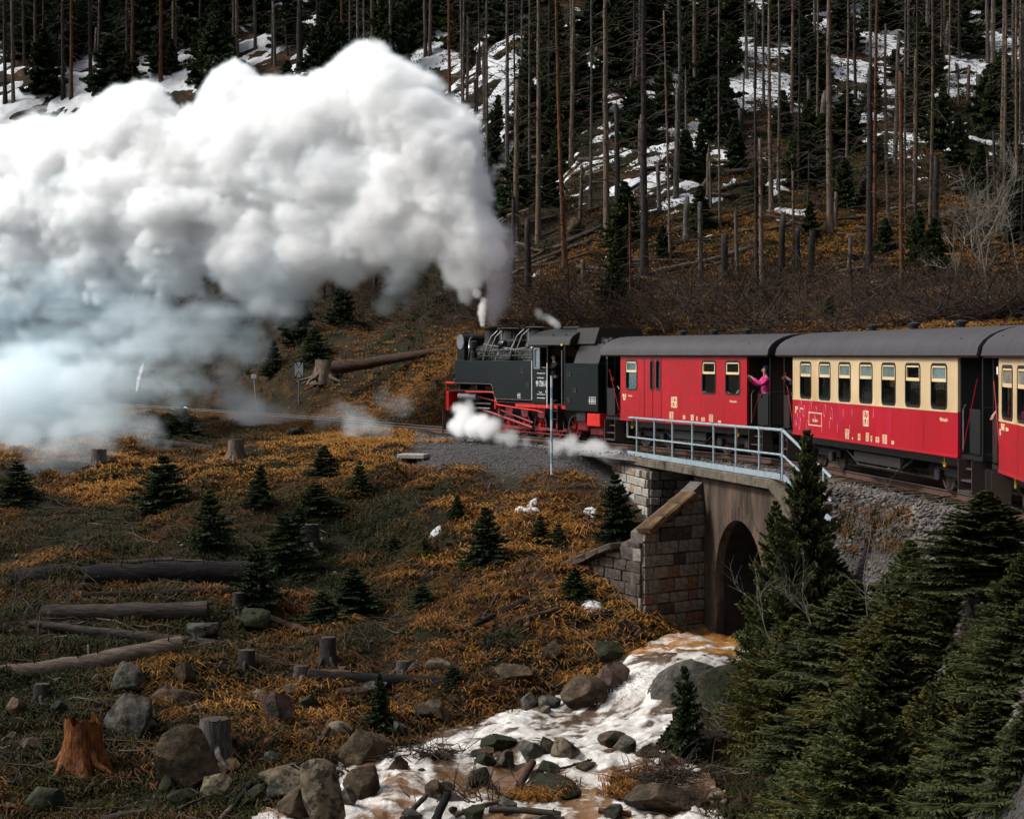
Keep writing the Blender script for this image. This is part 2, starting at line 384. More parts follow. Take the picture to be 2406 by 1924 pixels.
# ground colours: needle litter, moss, bleached grass and bare earth
def ground_mat():
    m, nt, b = _new('forest_ground')
    n1 = noise(nt, 0.22, 5, 0.6, 'Object'); n2 = noise(nt, 1.7, 6, 0.75, 'Object'); n3 = noise(nt, 14, 5, 0.8, 'Object')
    base = ramp(nt, n2, [(0.3, (0.008, 0.006, 0.004)), (0.46, (0.03, 0.017, 0.008)), (0.58, (0.075, 0.036, 0.012)), (0.72, (0.14, 0.07, 0.02))])
    green = ramp(nt, n3, [(0.35, (0.005, 0.0055, 0.0025)), (0.65, (0.024, 0.024, 0.009))])
    fac = ramp(nt, n1, [(0.42, (0, 0, 0)), (0.56, (1, 1, 1))])
    c = mixc(nt, fac, base, green)
    at = nt.nodes.new('ShaderNodeAttribute'); at.attribute_name = 'gravel'
    grv = ramp(nt, n3, [(0.3, (0.02, 0.019, 0.019)), (0.5, (0.075, 0.07, 0.068)), (0.7, (0.16, 0.15, 0.14))]); c = mixc(nt, at.outputs['Fac'], c, grv)
    g3 = ramp(nt, n3, [(0.3, (0.35, 0.35, 0.35)), (0.7, (1.2, 1.2, 1.2))])
    mm = nt.nodes.new('ShaderNodeMix'); mm.data_type = 'RGBA'; mm.blend_type = 'MULTIPLY'; mm.inputs[0].default_value = 1
    nt.links.new(c, mm.inputs[6]); nt.links.new(g3, mm.inputs[7])
    nt.links.new(mm.outputs[2], b.inputs['Base Color']); b.inputs['Roughness'].default_value = 0.95; b.inputs['Specular IOR Level'].default_value = 0.15
    bump(nt, b, n3, 0.9, 0.12); return m
M_ground = ground_mat()
_x, _y = GX.ravel(), GY.ravel(); _px = CX + _x * F / np.maximum(_y, 1); _py = HY + (EYE - GZ.ravel()) * F / np.maximum(_y, 1); _sd = track_sd(_x, _y)
_gr = smooth(2.6, 1.9, np.abs(_sd)) * smooth(76, 70, _y)
_gr = np.maximum(_gr, smooth(-5.2, -3.8, _sd) * (_sd < 1) * smooth(47, 45.5, _y) * smooth(1900, 1990, _px) * smooth(1500, 1380, _py) * (_y > 12))
_gr = np.maximum(_gr, smooth(1036, 1046, _py) * smooth(1112 - (_px - 960) * .05 + (_px > 1130) * 20, 1092 - (_px - 960) * .05 + (_px > 1130) * 20, _py) * smooth(930, 1000, _px) * smooth(1450, 1420, _px) * (_y > 56) * (_y < 76))
_gr = np.maximum(_gr, np.exp(-((_px - 1215) / 90)**2 - ((_py - 1095) / 35)**2) * (_y > 55) * (_y < 76))
_gr = np.maximum(_gr, smooth(2230, 2330, _px) * smooth(1740, 1820, _py) * (_y > 15) * (_y < 40))
me = npmesh('ground', np.c_[GX.ravel(), GY.ravel(), GZ.ravel()], grid_faces(len(gx), len(gy)), M_ground, smooth=True, attrs={'gravel': _gr})
obj('ground', me, M_ground, kind='structure')
# ------------------------------------------------------------------ materials for the line and the bridge
M_gravel = mat('gravel', [(0.05, 0.048, 0.052), (0.13, 0.125, 0.13), (0.24, 0.23, 0.22)], 9, 0.95, bs=0.8, bd=0.08, detail=8)
M_rail = mat('rail_steel', [(0.35, 0.34, 0.34), (0.5, 0.5, 0.52)], 3, 0.28, 0.9, bs=0)
M_railside = mat('rail_rust', [(0.05, 0.025, 0.015), (0.1, 0.05, 0.03)], 6, 0.8)
M_sleeper = mat('sleeper', [(0.03, 0.022, 0.018), (0.07, 0.05, 0.04)], 3, 0.9)
M_conc = mat('old_concrete', [(0.05, 0.042, 0.034), (0.13, 0.11, 0.085), (0.22, 0.17, 0.12)], 2.2, 0.95, bs=0.6, bd=0.05, detail=8, dirt=((0.02, 0.016, 0.012), 1.1, 0.52))
M_plaster = mat('stained_render', [(0.03, 0.023, 0.018), (0.085, 0.06, 0.044), (0.16, 0.095, 0.06)], 1.3, 0.95, bs=0.6, bd=0.06, detail=8, stretch=(1, 1, 0.4), dirt=((0.03, 0.024, 0.02), 0.9, 0.5))
M_mortar = mat('mortar', [(0.08, 0.07, 0.06), (0.17, 0.15, 0.13)], 4, 0.95, bs=0.6)
SCK = 1.05
SC = {'grey': [(0.09, 0.08, 0.07), (0.21, 0.185, 0.16), (0.32, 0.285, 0.245)], 'beige': [(0.16, 0.12, 0.08), (0.27, 0.21, 0.15), (0.36, 0.3, 0.22)],
      'pink': [(0.17, 0.08, 0.06), (0.3, 0.16, 0.13), (0.38, 0.24, 0.2)], 'ochre': [(0.17, 0.08, 0.025), (0.32, 0.17, 0.06), (0.38, 0.24, 0.12)],
      'dark': [(0.03, 0.024, 0.022), (0.09, 0.07, 0.06), (0.14, 0.11, 0.09)], 'pale': [(0.24, 0.22, 0.18), (0.38, 0.36, 0.31), (0.46, 0.44, 0.38)]}
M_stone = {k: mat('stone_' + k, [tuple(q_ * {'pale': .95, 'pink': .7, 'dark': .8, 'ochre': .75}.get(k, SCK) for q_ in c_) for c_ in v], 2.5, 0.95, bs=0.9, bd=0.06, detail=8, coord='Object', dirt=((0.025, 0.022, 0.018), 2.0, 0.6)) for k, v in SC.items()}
M_bluepaint = mat('pale_blue_grey_paint', [(0.22, 0.29, 0.33), (0.36, 0.45, 0.5)], 5, 0.45, 0.0, bs=0.1, dirt=((0.1, 0.11, 0.12), 4, 0.62))
M_wood = mat('coping_timber_stone', [(0.035, 0.022, 0.013), (0.10, 0.06, 0.032), (0.19, 0.12, 0.065)], 2, 0.95, bs=0.7, bd=0.05, detail=8)
# ------------------------------------------------------------------ track
trk = thing('railway_track', 'single narrow gauge railway line on dark ballast curving behind the bridge railing', 'track')
trk['kind'] = 'structure'
def sweep(off, prof, i0=0, i1=None):
    pts = TRK[i0:i1]; nn = TN[i0:i1]; V = []; n = len(prof)
    for p, q in zip(pts, nn):
        for (u, z) in prof: V.append((p[0] + q[0] * (off + u), p[1] + q[1] * (off + u), z))
    V = np.array(V); K = len(pts); idx = np.arange(K * n).reshape(K, n)
    Fc = np.stack([idx[:-1], np.roll(idx, -1, 1)[:-1], np.roll(idx, -1, 1)[1:], idx[1:]], -1).reshape(-1, 4)
    return V, Fc
for s in (-0.55, 0.55):
    V, Fc = sweep(s, [(-0.033, -0.03), (-0.033, 0.0), (0.033, 0.0), (0.033, -0.03)]); rr = obj('rail', npmesh('rail', V, Fc), M_rail, trk)
    V, Fc = sweep(s, [(-0.06, -0.16), (-0.06, -0.145), (-0.01, -0.13), (-0.01, -0.03), (0.01, -0.03), (0.01, -0.13), (0.06, -0.145), (0.06, -0.16)])
    obj('rail_web', npmesh('rail_web', V, Fc), M_railside, rr)
_sl = MB().cbox(-1.1, 1.1, -0.13, 0.13, -0.14, 0, 0.015).mesh('sleeper')
_al = np.r_[0, np.cumsum(np.linalg.norm(np.diff(TRK, axis=0), axis=1))]
ks = np.arange(0, _al[-1], 0.72); cnt = 0
for a in ks:
    x = np.interp(a, _al, TRK[:, 0]); y = np.interp(a, _al, TRK[:, 1])
    if y < 28 or y > 112: continue
    h = math.atan2(np.interp(a, _al, TN[:, 1]), np.interp(a, _al, TN[:, 0]))
    o = obj('sleeper', _sl, M_sleeper, trk); o.location = (x, y, -0.16 + random.uniform(-0.01, 0.01)); o.rotation_euler = (0, 0, h + random.uniform(-0.02, 0.02))
# ballast bed under the sleepers
prof = [(-1.72, -0.4), (-1.3, -0.235), (-0.6, -0.21), (0.6, -0.21), (1.3, -0.235), (1.72, -0.4)]
_i1 = int(np.argmax(TRK[:, 1] > 74)); V, Fc = sweep(0, prof, 0, _i1); Fc = Fc.reshape(-1, len(prof), 4)[:, :-1].reshape(-1, 4)
# finer strip with uneven surface
obj('ballast_bed', npmesh('ballast_bed', V, Fc), M_gravel, kind='structure')
# ------------------------------------------------------------------ bridge
bA = np.array((4.07, 59.2)); bu = np.array((0.1927, -0.9813)); bb = np.array((0.9813, 0.1927))
def BW(s, w, z): p = bA + bu * s + bb * w; return (p[0], p[1], z)
def ztop(s): return -0.30 + 0.0125 * (s + 2)
def bs_of(px, w=0.0):
    r = (px - CX) / F; q = bA + bb * w; return (r * q[1] - q[0]) / (bu[0] - r * bu[1])
bridge = thing('stone_bridge', 'stone and concrete arch bridge carrying the railway over the stream', 'bridge', (0, 0, 0))
# deck edge made of cast lengths
ss = [-2.3, 0.4, 3.0, 5.6, 8.1, 10.7, 13.3]
for a, b2 in zip(ss[:-1], ss[1:]):
    m = MB(); a += 0.012; b2 -= 0.012
    vs = [BW(a, -.12, ztop(a) - .26), BW(b2, -.12, ztop(b2) - .26), BW(b2, .75, ztop(b2) - .26), BW(a, .75, ztop(a) - .26),
          BW(a, -.12, ztop(a)), BW(b2, -.12, ztop(b2)), BW(b2, .75, ztop(b2)), BW(a, .75, ztop(a))]
    m.add(vs, [(0, 3, 2, 1), (4, 5, 6, 7), (0, 1, 5, 4), (1, 2, 6, 5), (2, 3, 7, 6), (3, 0, 4, 7)])
    me = m.mesh('deck_edge'); bm = bmesh.new(); bm.from_mesh(me); bmesh.ops.bevel(bm, geom=bm.edges[:], offset=0.02, segments=1, affect='EDGES'); bm.to_mesh(me); bm.free()
    obj('deck_edge', me, M_conc, bridge)
m = MB(); vs = []
for z in (-0.62, -0.34):
    for s, w in ((-2.3, .76), (13.3, .76), (13.3, 5.4), (-2.3, 5.4)): vs.append(BW(s, w, z + (0.1 if s > 0 else 0)))
m.add(vs, [(0, 3, 2, 1), (4, 5, 6, 7), (0, 1, 5, 4), (1, 2, 6, 5), (2, 3, 7, 6), (3, 0, 4, 7)]); m.build('deck_slab', M_conc, bridge)
# angled end of the deck edge at the near side
m = MB(); e0 = BW(13.32, -.12, 0); e1 = (7.0, 44.3, 0); e2 = (8.1, 44.9, 0); e3 = BW(13.32, 1.6, 0)
m.add([(e0[0], e0[1], -.38), (e1[0], e1[1], -1.1), (e2[0], e2[1], -1.1), (e3[0], e3[1], -.38), (e0[0], e0[1], -.11), (e1[0], e1[1], -.62), (e2[0], e2[1], -.62), (e3[0], e3[1], -.11)],
      [(0, 3, 2, 1), (4, 5, 6, 7), (0, 1, 5, 4), (1, 2, 6, 5), (2, 3, 7, 6), (3, 0, 4, 7)]); m.build('end_slab', M_conc, bridge)
# arch wall with its opening
s0, hw, zs, zt = bs_of(1729), 2.1, -3.35, -1.43
aw0, aw1 = 6.0, 14.6
arch = [(s0 - hw, -6.0), (s0 - hw, zs)] + [(s0 - hw * math.cos(math.pi * k / 20), zs + (zt - zs) * math.sin(math.pi * k / 20) ** 0.92) for k in range(1, 20)] + [(s0 + hw, zs), (s0 + hw, -6.0)]
W0 = 0.12
def wall_with_hole(w_front, w_back):
    m = MB(); n = len(arch)
    top = [(aw0, -6.0)] + [(aw0 + (aw1 - aw0) * k / (n - 3), ztop(aw0) - .265) for k in range(n - 2)] + [(aw1, -6.0)]
    for w in (w_front, w_back):
        m.v += [BW(s, w, z) for s, z in arch] + [BW(s, w, z) for s, z in top]
    for o in (0, 2 * n):
        for k in range(n - 1): m.f.append((o + k, o + k + 1, o + n + k + 1, o + n + k))
    for k in range(n - 1):
        m.f.append((k, k + 1, 2 * n + k + 1, 2 * n + k)); m.f.append((n + k, n + k + 1, 3 * n + k + 1, 3 * n + k))
    m.f.append((0, n, 3 * n, 2 * n)); m.f.append((n - 1, 2 * n - 1, 4 * n - 1, 3 * n - 1))
    return m
wall_with_hole(W0, 0.34).build('arch_wall', M_plaster, bridge)
# barrel
m = MB(); n = len(arch)
for w in (0.32, 7.5): m.v += [BW(s, w, z) for s, z in arch]
for k in range(n - 1): m.f.append((k, k + 1, n + k + 1, n + k))
M_dark = mat('painted_shade_stone', [(0.004, 0.004, 0.004), (0.012, 0.011, 0.010), (0.02, 0.018, 0.016)], 3, .9); m.build('arch_barrel', M_dark, bridge)  # near-black: the shade inside the arch is put into the colour
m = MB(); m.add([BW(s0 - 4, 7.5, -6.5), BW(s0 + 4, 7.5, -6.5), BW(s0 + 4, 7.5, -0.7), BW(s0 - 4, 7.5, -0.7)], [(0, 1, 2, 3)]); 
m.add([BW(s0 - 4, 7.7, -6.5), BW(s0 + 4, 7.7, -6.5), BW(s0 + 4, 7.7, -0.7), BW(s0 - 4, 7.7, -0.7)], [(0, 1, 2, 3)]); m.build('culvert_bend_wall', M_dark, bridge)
# ring: blocks round the opening
def ringpt(t, r):
    k = t * (n - 1); i = min(int(k), n - 2); f = k - i
    s = arch[i][0] * (1 - f) + arch[i + 1][0] * f; z = arch[i][1] * (1 - f) + arch[i + 1][1] * f
    ds = arch[i + 1][0] - arch[i][0]; dz = arch[i + 1][1] - arch[i][1]; L = math.hypot(ds, dz) or 1
    return s - dz / L * r, z + ds / L * r
nb = 26
for i in range(nb):
    # spread by index of the polyline so verticals get long blocks
    t0 = (i + 0.04) / nb; t1 = (i + 0.96) / nb
    if t1 > 0.04:
        m = MB(); a0, a1, c0, c1 = ringpt(t0, .0), ringpt(t1, .0), ringpt(t0, .34), ringpt(t1, .34)
        vs = [BW(s, w, z) for w in (W0 - .035, W0 + .12) for s, z in (a0, a1, c1, c0)]
        m.add(vs, [(0, 1, 2, 3), (7, 6, 5, 4), (0, 4, 5, 1), (1, 5, 6, 2), (2, 6, 7, 3), (3, 7, 4, 0)])
        m.build('ring_block', M_plaster, bridge)
# stone walls: a mortar core and individual blocks
_blk = []
for k in range(6):
    bm = bmesh.new(); bmesh.ops.create_cube(bm, size=1)
    for v in bm.verts: v.co += Vector((random.uniform(-.05, .05), random.uniform(-.12, .12), random.uniform(-.05, .05)))
    bmesh.ops.bevel(bm, geom=bm.edges[:], offset=0.07, segments=1, affect='EDGES'); me = bpy.data.meshes.new('stone'); bm.to_mesh(me); bm.free(); _blk.append(me)
_stone_mesh = {}
def stone_mesh(k, c):
    if (k, c) not in _stone_mesh:
        me = _blk[k].copy(); me.materials.append(M_stone[c]); _stone_mesh[(k, c)] = me
    return _stone_mesh[(k, c)]
def masonry(p0, p1, top, bot, palette, row=0.34, wmin=.34, wmax=.72, core_t=0.5, core=True, parent=None, skip=0.0):
    """wall between ground points p0 and p1 (viewer on its left-hand outside); top(t), bot(t) heights"""
    p0 = np.array(p0); p1 = np.array(p1); L = np.linalg.norm(p1 - p0); u = (p1 - p0) / L; nn = np.array((u[1], -u[0]))
    if nn[1] > 0: nn = -nn
    ang = math.atan2(u[1], u[0])
    if core:
        m = MB(); K = 8
        for w in (0, -core_t):
            for k in range(K + 1):
                q = p0 + u * L * k / K + nn * w; m.v.append((q[0], q[1], bot(k / K))); m.v.append((q[0], q[1], top(k / K)))
        o = 2 * (K + 1)
        for k in range(K):
            a = 2 * k; m.f += [(a, a + 2, a + 3, a + 1), (o + a, o + a + 1, o + a + 3, o + a + 2), (a + 1, a + 3, o + a + 3, o + a + 1)]
        m.f += [(0, 1, o + 1, o), (2 * K, o + 2 * K, o + 2 * K + 1, 2 * K + 1)]
        m.build('mortar_core', M_mortar, parent)
    zmin = min(bot(t / 8) for t in range(9)); zmax = max(top(t / 8) for t in range(9)); z = zmin; rr = random.Random(int(L * 1000) + int(p0[0] * 100))
    while z < zmax - .12:
        rh = row * rr.uniform(.85, 1.15); x = -rr.uniform(0, .3)
        while x < L:
            w = rr.uniform(wmin, wmax); a, b2 = max(x, 0), min(x + w, L)
            if b2 - a > .13:
                t = (a + b2) / 2 / L; zt_ = min(top(a / L), top(b2 / L)); lo = max(z, bot(t)); hi = min(z + rh, zt_)
                if hi - lo > .11 and rr.random() > skip:
                    c = palette(t, (lo + hi) / 2, rr); q = p0 + u * (a + b2) / 2 + nn * rr.uniform(-.015, .03)
                    o = obj('stone', stone_mesh(rr.randrange(6), c), None, parent); o.location = (q[0], q[1], (lo + hi) / 2)
                    o.rotation_euler = (0, rr.uniform(-.02, .02), ang); o.scale = (b2 - a - .035, .16, hi - lo - .035)
            x += w
        z += rh
def W(px, py, D): p = P(px, py, D); return (p.x, p.y)
w0 = BW(6.9, W0 - .02, 0)[:2]; w1 = W(1510, 1300, 51.0); w2 = W(1335, 1300, 54.6)
def pal_main(t, z, rr):
    r = rr.random()
    if z < -3.2 and z > -3.85: return 'pink' if r < .45 else ('ochre' if r < .58 else 'grey')
    return 'grey' if r < .66 else ('beige' if r < .88 else ('pink' if r < .91 else ('dark' if r < .98 else 'ochre')))
ww = thing('wing_wall', 'splayed stone wing wall with sloping ochre coping, left of the culvert arch', 'wall')
masonry(w1, w0, lambda t: -1.95 + (0.95 if t < .75 else .95) * t / .75 if t < .75 else -1.0 + (t - .75) * 1.5, lambda t: -5.3, pal_main, parent=ww)
def pal_dark(t, z, rr): r = rr.random(); return 'dark' if r < .88 else ('pink' if r < .96 else 'grey')
masonry(w2, w1, lambda t: -3.35 + 1.4 * t, lambda t: -4.9, pal_dark, row=.36, wmin=.4, wmax=.8, parent=ww)
# sloping copings
def coping(a, za, b2, zb, k, parent, m_):
    a = np.array(a); b2 = np.array(b2)
    for i in range(k):
        p = a + (b2 - a) * (i + .5) / k; z = za + (zb - za) * (i + .5) / k; L = math.sqrt(((b2 - a)**2).sum() + (zb - za)**2) / k
        ang = math.atan2((b2 - a)[1], (b2 - a)[0]); sl = math.atan2(zb - za, math.sqrt(((b2 - a)**2).sum()))
        mm = MB().cbox(-L / 2 + .012, L / 2 - .012, -.3, .3, -.09, .1, .035); mm.v = [(a_ + random.uniform(-.015, .015), b_ + random.uniform(-.03, .03), c_ + random.uniform(-.02, .02)) for a_, b_, c_ in mm.v]; o = mm.build('coping_stone', m_, parent)
        o.matrix_world = Matrix.Translation((p[0], p[1] - .12, z)) @ Matrix.Rotation(ang, 4, 'Z') @ Matrix.Rotation(-sl, 4, 'Y')
wq = (w1[0] + (w0[0] - w1[0]) * .78, w1[1] + (w0[1] - w1[1]) * .78)
coping(w1, -1.88, wq, -0.92, 3, ww, M_wood)
coping(w2, -3.28, (w2[0] + (w1[0] - w2[0]) * .7, w2[1] + (w1[1] - w2[1]) * .7), -2.4, 4, ww, M_stone['dark'])
# left abutment block in pale stone
def pal_pale(t, z, rr): r = rr.random(); return 'pale' if r < .6 else ('beige' if r < .85 else 'grey')
ab = thing('abutment_block', 'pale stone abutment pier under the far left end of the bridge deck', 'bridge pier')
a0 = BW(-3.4, -.02, 0)[:2]; a1 = BW(1.6, -.02, 0)[:2]; a2 = BW(1.6, 2.0, 0)[:2]
ztA = lambda t: -0.62 + .05 * t
masonry(a0, a1, ztA, lambda t: -3.2, pal_pale, row=.3, wmin=.5, wmax=1.1, parent=ab)
masonry(a1, a2, lambda t: -0.6, lambda t: -3.2, lambda t, z, rr: 'dark' if rr.random() < .4 else 'grey', row=.3, parent=ab)
m = MB().add([BW(-3.4, .02, -.6), BW(-2.35, .02, -.6), BW(-2.35, 1.5, -.6), BW(-3.4, 1.5, -.6), BW(-3.4, .02, -.3), BW(-2.35, .02, -.3), BW(-2.35, 1.5, -.3), BW(-3.4, 1.5, -.3)],
             [(0, 3, 2, 1), (4, 5, 6, 7), (0, 1, 5, 4), (1, 2, 6, 5), (2, 3, 7, 6), (3, 0, 4, 7)]); m.build('cap_stone', M_stone['pale'], ab)
# back wall and side of the recess: deck shadow put into dark stone
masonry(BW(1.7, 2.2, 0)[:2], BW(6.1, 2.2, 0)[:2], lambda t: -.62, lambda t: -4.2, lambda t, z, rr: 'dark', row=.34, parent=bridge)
m = MB().add([BW(6.0, .2, -.62), BW(6.0, 2.3, -.62), BW(6.0, 2.3, -5), BW(6.0, .2, -5)], [(0, 1, 2, 3)]); m.build('recess_side', M_stone['dark'], bridge)
# right-hand wing (mostly behind the spruces)
rw = thing('wing_wall', 'low right wing wall of the culvert hidden in the spruces', 'wall')
masonry(BW(13.6, W0, 0)[:2], (7.1, 43.2), lambda t: -0.7 - 1.6 * t, lambda t: -5.2, pal_main, parent=rw)
# earth-coloured concrete wall behind the railing end
m = MB(); m.add([(8.3, 47.2, -.9), (8.7, 43.0, -1.5), (9.0, 43.0, -1.5), (8.6, 47.2, -.9), (8.3, 47.2, -.15), (8.7, 43.0, -.42), (9.0, 43.0, -.42), (8.6, 47.2, -.15)],
      [(0, 3, 2, 1), (4, 5, 6, 7), (0, 1, 5, 4), (1, 2, 6, 5), (2, 3, 7, 6), (3, 0, 4, 7)])
o = m.build('retaining_wall', M_plaster); tag(o, 'low brown concrete kerb wall holding the ballast beyond the railing end', 'wall')
# ------------------------------------------------------------------ railing
rail = thing('bridge_railing', 'pale blue grey tubular steel railing along the near edge of the bridge', 'railing')
zr = lambda s: 0.98 + (1.16 - 0.98) * s / 13.96
zm = lambda s: 0.34 + (0.54 - 0.34) * s / 13.96
zb = lambda s: ztop(s)
ps = [bs_of(p) for p in (1496.8, 1538, 1580.3, 1627, 1677, 1729.4, 1784, 1838.5)]
for s in ps:
    m = MB().tube([BW(s, 0, zb(s)), BW(s, 0, zr(s))], .033, 8); po = m.build('post', M_bluepaint, rail, smooth=True)
    MB().lathe([(.05, 0), (.05, .02)], BW(s, 0, zb(s)), 8).build('foot_plate', M_bluepaint, po)
    for zz in (zr(s), zm(s)):
        MB().lathe([(.045, -.05), (.045, .05)], BW(s, 0, zz), 8).build('joint_clamp', M_bluepaint, po)
sL = bs_of(1475); sE = ps[-1]
E1 = np.array((7.62, 43.4, .12)); E2 = np.array((7.62, 43.4, -.45)); Bt = np.array(BW(sE, 0, zr(sE))); Bm = np.array(BW(sE, 0, zm(sE))); Bb = np.array(BW(sE, 0, zb(sE) + .1))
MB().tube([BW(sL, 0, zm(sL)), BW(sL, 0, zr(sL)), BW(0, 0, zr(0)), Bt], .038, 8).build('top_rail', M_bluepaint, rail, smooth=True)
MB().tube([BW(sL, 0, zm(sL)), Bm], .028, 8).build('middle_rail', M_bluepaint, rail, smooth=True)
MB().tube([Bt, E1], .038, 8).build('sloping_rail', M_bluepaint, rail, smooth=True)
MB().tube([Bm, E2], .028, 8).build('sloping_rail', M_bluepaint, rail, smooth=True)
for t in (.42, .85):
    q = Bt + (E1 - Bt) * t; MB().tube([q, (q[0], q[1], q[2] - 1.15)], .03, 8).build('post', M_bluepaint, rail, smooth=True)
m = MB(); sl0 = bs_of(1478)
for a, b2 in zip(ps[:-1], ps[1:]):
    m = MB(); a_ = a if a != ps[0] else sl0
    vs = [BW(s, w, zb(s) + z) for z in (.02, .17) for s, w in ((a_, -.06), (b2 - .01, -.06), (b2 - .01, -.045), (a_, -.045))]
    m.add(vs, [(0, 3, 2, 1), (4, 5, 6, 7), (0, 1, 5, 4), (1, 2, 6, 5), (2, 3, 7, 6), (3, 0, 4, 7)]); m.build('kick_plate', M_bluepaint, rail)
MB().add([tuple(Bb + (-.0, 0, -.08)), tuple(E2 + (0, 0, -.55)), tuple(E2 + (0, 0, -.4)), tuple(Bb + (0, 0, .07)), tuple(Bb + (.03, 0.01, -.08)), tuple(E2 + (.03, .01, -.55)), tuple(E2 + (.03, .01, -.4)), tuple(Bb + (.03, .01, .07))],
         [(0, 1, 2, 3), (7, 6, 5, 4), (0, 4, 5, 1), (1, 5, 6, 2), (2, 6, 7, 3), (3, 7, 4, 0)]).build('kick_plate', M_bluepaint, rail)
# ------------------------------------------------------------------ train materials
def paint(name, col, rough=0.35, dirt=(0.02, 0.015, 0.012), dsc=2.0, dthr=0.6, coat=0.3, var=0.12, stretch=None, spec=0.35):
    m, nt, b = _new(name); b.inputs['Specular IOR Level'].default_value = spec; col = tuple(c * .92 for c in col); dirt = tuple(c * .92 for c in dirt); n = noise(nt, dsc, 6, 0.7, 'Object', stretch); n2 = noise(nt, 0.7, 3, 0.5)
    c = ramp(nt, n2, [(0.3, tuple(x * (1 - var) for x in col)), (0.7, tuple(min(1, x * (1 + var)) for x in col))])
    f = ramp(nt, n, [(dthr, (0, 0, 0)), (min(1, dthr + .25), (.8, .8, .8))]); c = mixc(nt, f, c, dirt)
    nt.links.new(c, b.inputs['Base Color']); b.inputs['Roughness'].default_value = rough; b.inputs['Coat Weight'].default_value = coat
    b.inputs['Coat Roughness'].default_value = 0.15
    bump(nt, b, n2, 0.15, 0.02); return m
M_red = paint('carmine_paint', (0.36, 0.001, 0.008), 0.42, (0.20, 0.012, 0.016), 5.0, 0.42, coat=.08)
M_redwash = paint('carmine_paint_streaked', (0.33, 0.001, 0.010), 0.4, (0.40, 0.012, 0.06), 1.3, 0.55, coat=.1, stretch=(1.6, 1, 0.35))
M_cream = paint('cream_paint', (0.50, 0.375, 0.215), 0.5, (0.36, 0.22, 0.08), 1.2, 0.5, coat=.05, stretch=(1, 1, .5))
M_roof = paint('grey_roof_felt', (0.040, 0.036, 0.042), 0.65, (0.02, 0.018, 0.021), 2.2, 0.45, coat=0.0, stretch=(2.2, .5, .5))
M_black = paint('black_paint', (0.007, 0.0075, 0.008), 0.4, (0.018, 0.015, 0.012), 3, 0.55, coat=.1)
M_gloss = paint('gloss_black_paint', (0.005, 0.007, 0.008), 0.34, (0.008, 0.0075, 0.007), 2.5, 0.6, coat=0.04, spec=.16)
M_boiler = paint('boiler_gloss_black', (0.006, 0.007, 0.008), 0.15, (0.02, 0.018, 0.015), 3, 0.6, coat=.9, spec=.5)
M_soot = paint('sooty_iron', (0.012, 0.011, 0.011), 0.7, (0.035, 0.025, 0.02), 5, 0.5, coat=0)
M_lred = paint('locomotive_red', (0.50, 0.010, 0.006), 0.45, (0.08, 0.008, 0.008), 4, 0.5, coat=.1)
M_rodred = paint('rod_red', (0.24, 0.015, 0.02), 0.5, (0.05, 0.015, 0.015), 4, 0.45, coat=.1)
M_yellow = paint('yellow_paint', (0.75, 0.45, 0.03), 0.5)
M_lett = paint('cream_lettering', (0.8, 0.68, 0.42), 0.6, (0.5, 0.3, 0.2), 8, 0.6)
M_white = paint('white_lettering', (0.75, 0.76, 0.74), 0.6)
M_frame = paint('pale_window_frame', (0.62, 0.48, 0.27), 0.4)
M_rubber = paint('rubber_seal', (0.008, 0.01, 0.014), 0.35)
M_steel = mat('bright_steel', [(0.3, 0.3, 0.31), (0.5, 0.5, 0.52)], 5, 0.3, 0.8, bs=0)
M_wgrime = paint('grimy_steel', (0.05, 0.035, 0.03), 0.6)
M_inside = paint('carriage_inside', (0.07, 0.045, 0.03), 0.7)
def glass(name, refl, tint, col=(0.8, 0.9, 0.9)):
    m = bpy.data.materials.new(name); m.use_nodes = True; nt = m.node_tree; nt.nodes.clear()
    g = nt.nodes.new('ShaderNodeBsdfGlossy'); g.inputs['Roughness'].default_value = 0.04; g.inputs['Color'].default_value = (*col, 1)
    t = nt.nodes.new('ShaderNodeBsdfTransparent'); t.inputs['Color'].default_value = (*tint, 1)
    x = nt.nodes.new('ShaderNodeMixShader'); x.inputs[0].default_value = refl; o = nt.nodes.new('ShaderNodeOutputMaterial')
    nt.links.new(t.outputs[0], x.inputs[1]); nt.links.new(g.outputs[0], x.inputs[2]); nt.links.new(x.outputs[0], o.inputs[0]); return m
M_glass = glass('window_glass', 0.14, (0.86, 0.9, 0.88))
M_glasstop = paint('painted_reflection_pane', (0.14, 0.20, 0.20), 0.12, (0.05, 0.08, 0.08), 3, 0.45, coat=.6)  # pale teal reflection of the upper panes put into the colour
def glyphs(body, h, x, z, y, m, parent, name='lettering', sx=1.0, bold=0.0, spacing=1.0):
    """flat lettering on the near side: centre x, base z; reads from the viewer's side"""
    cu = bpy.data.curves.new(name, 'FONT'); cu.body = body; cu.size = h * 1.4; cu.align_x = 'CENTER'; cu.extrude = 0.002; cu.offset = bold; cu.space_character = spacing; cu.space_line = .8
    cu.resolution_u = 2
    t = bpy.data.objects.new('t', cu); COL.objects.link(t); bpy.context.view_layer.update()
    me = bpy.data.meshes.new_from_object(t.evaluated_get(bpy.context.evaluated_depsgraph_get())); bpy.data.objects.remove(t); bpy.data.curves.remove(cu)
    me.transform(Matrix.Translation((x, y, z)) @ Matrix.Rotation(math.pi, 4, 'Z') @ Matrix.Rotation(R(90), 4, 'X') @ Matrix.Diagonal((sx, 1, 1, 1)))
    me.materials.clear(); me.name = name; return obj(name, me, m, parent)
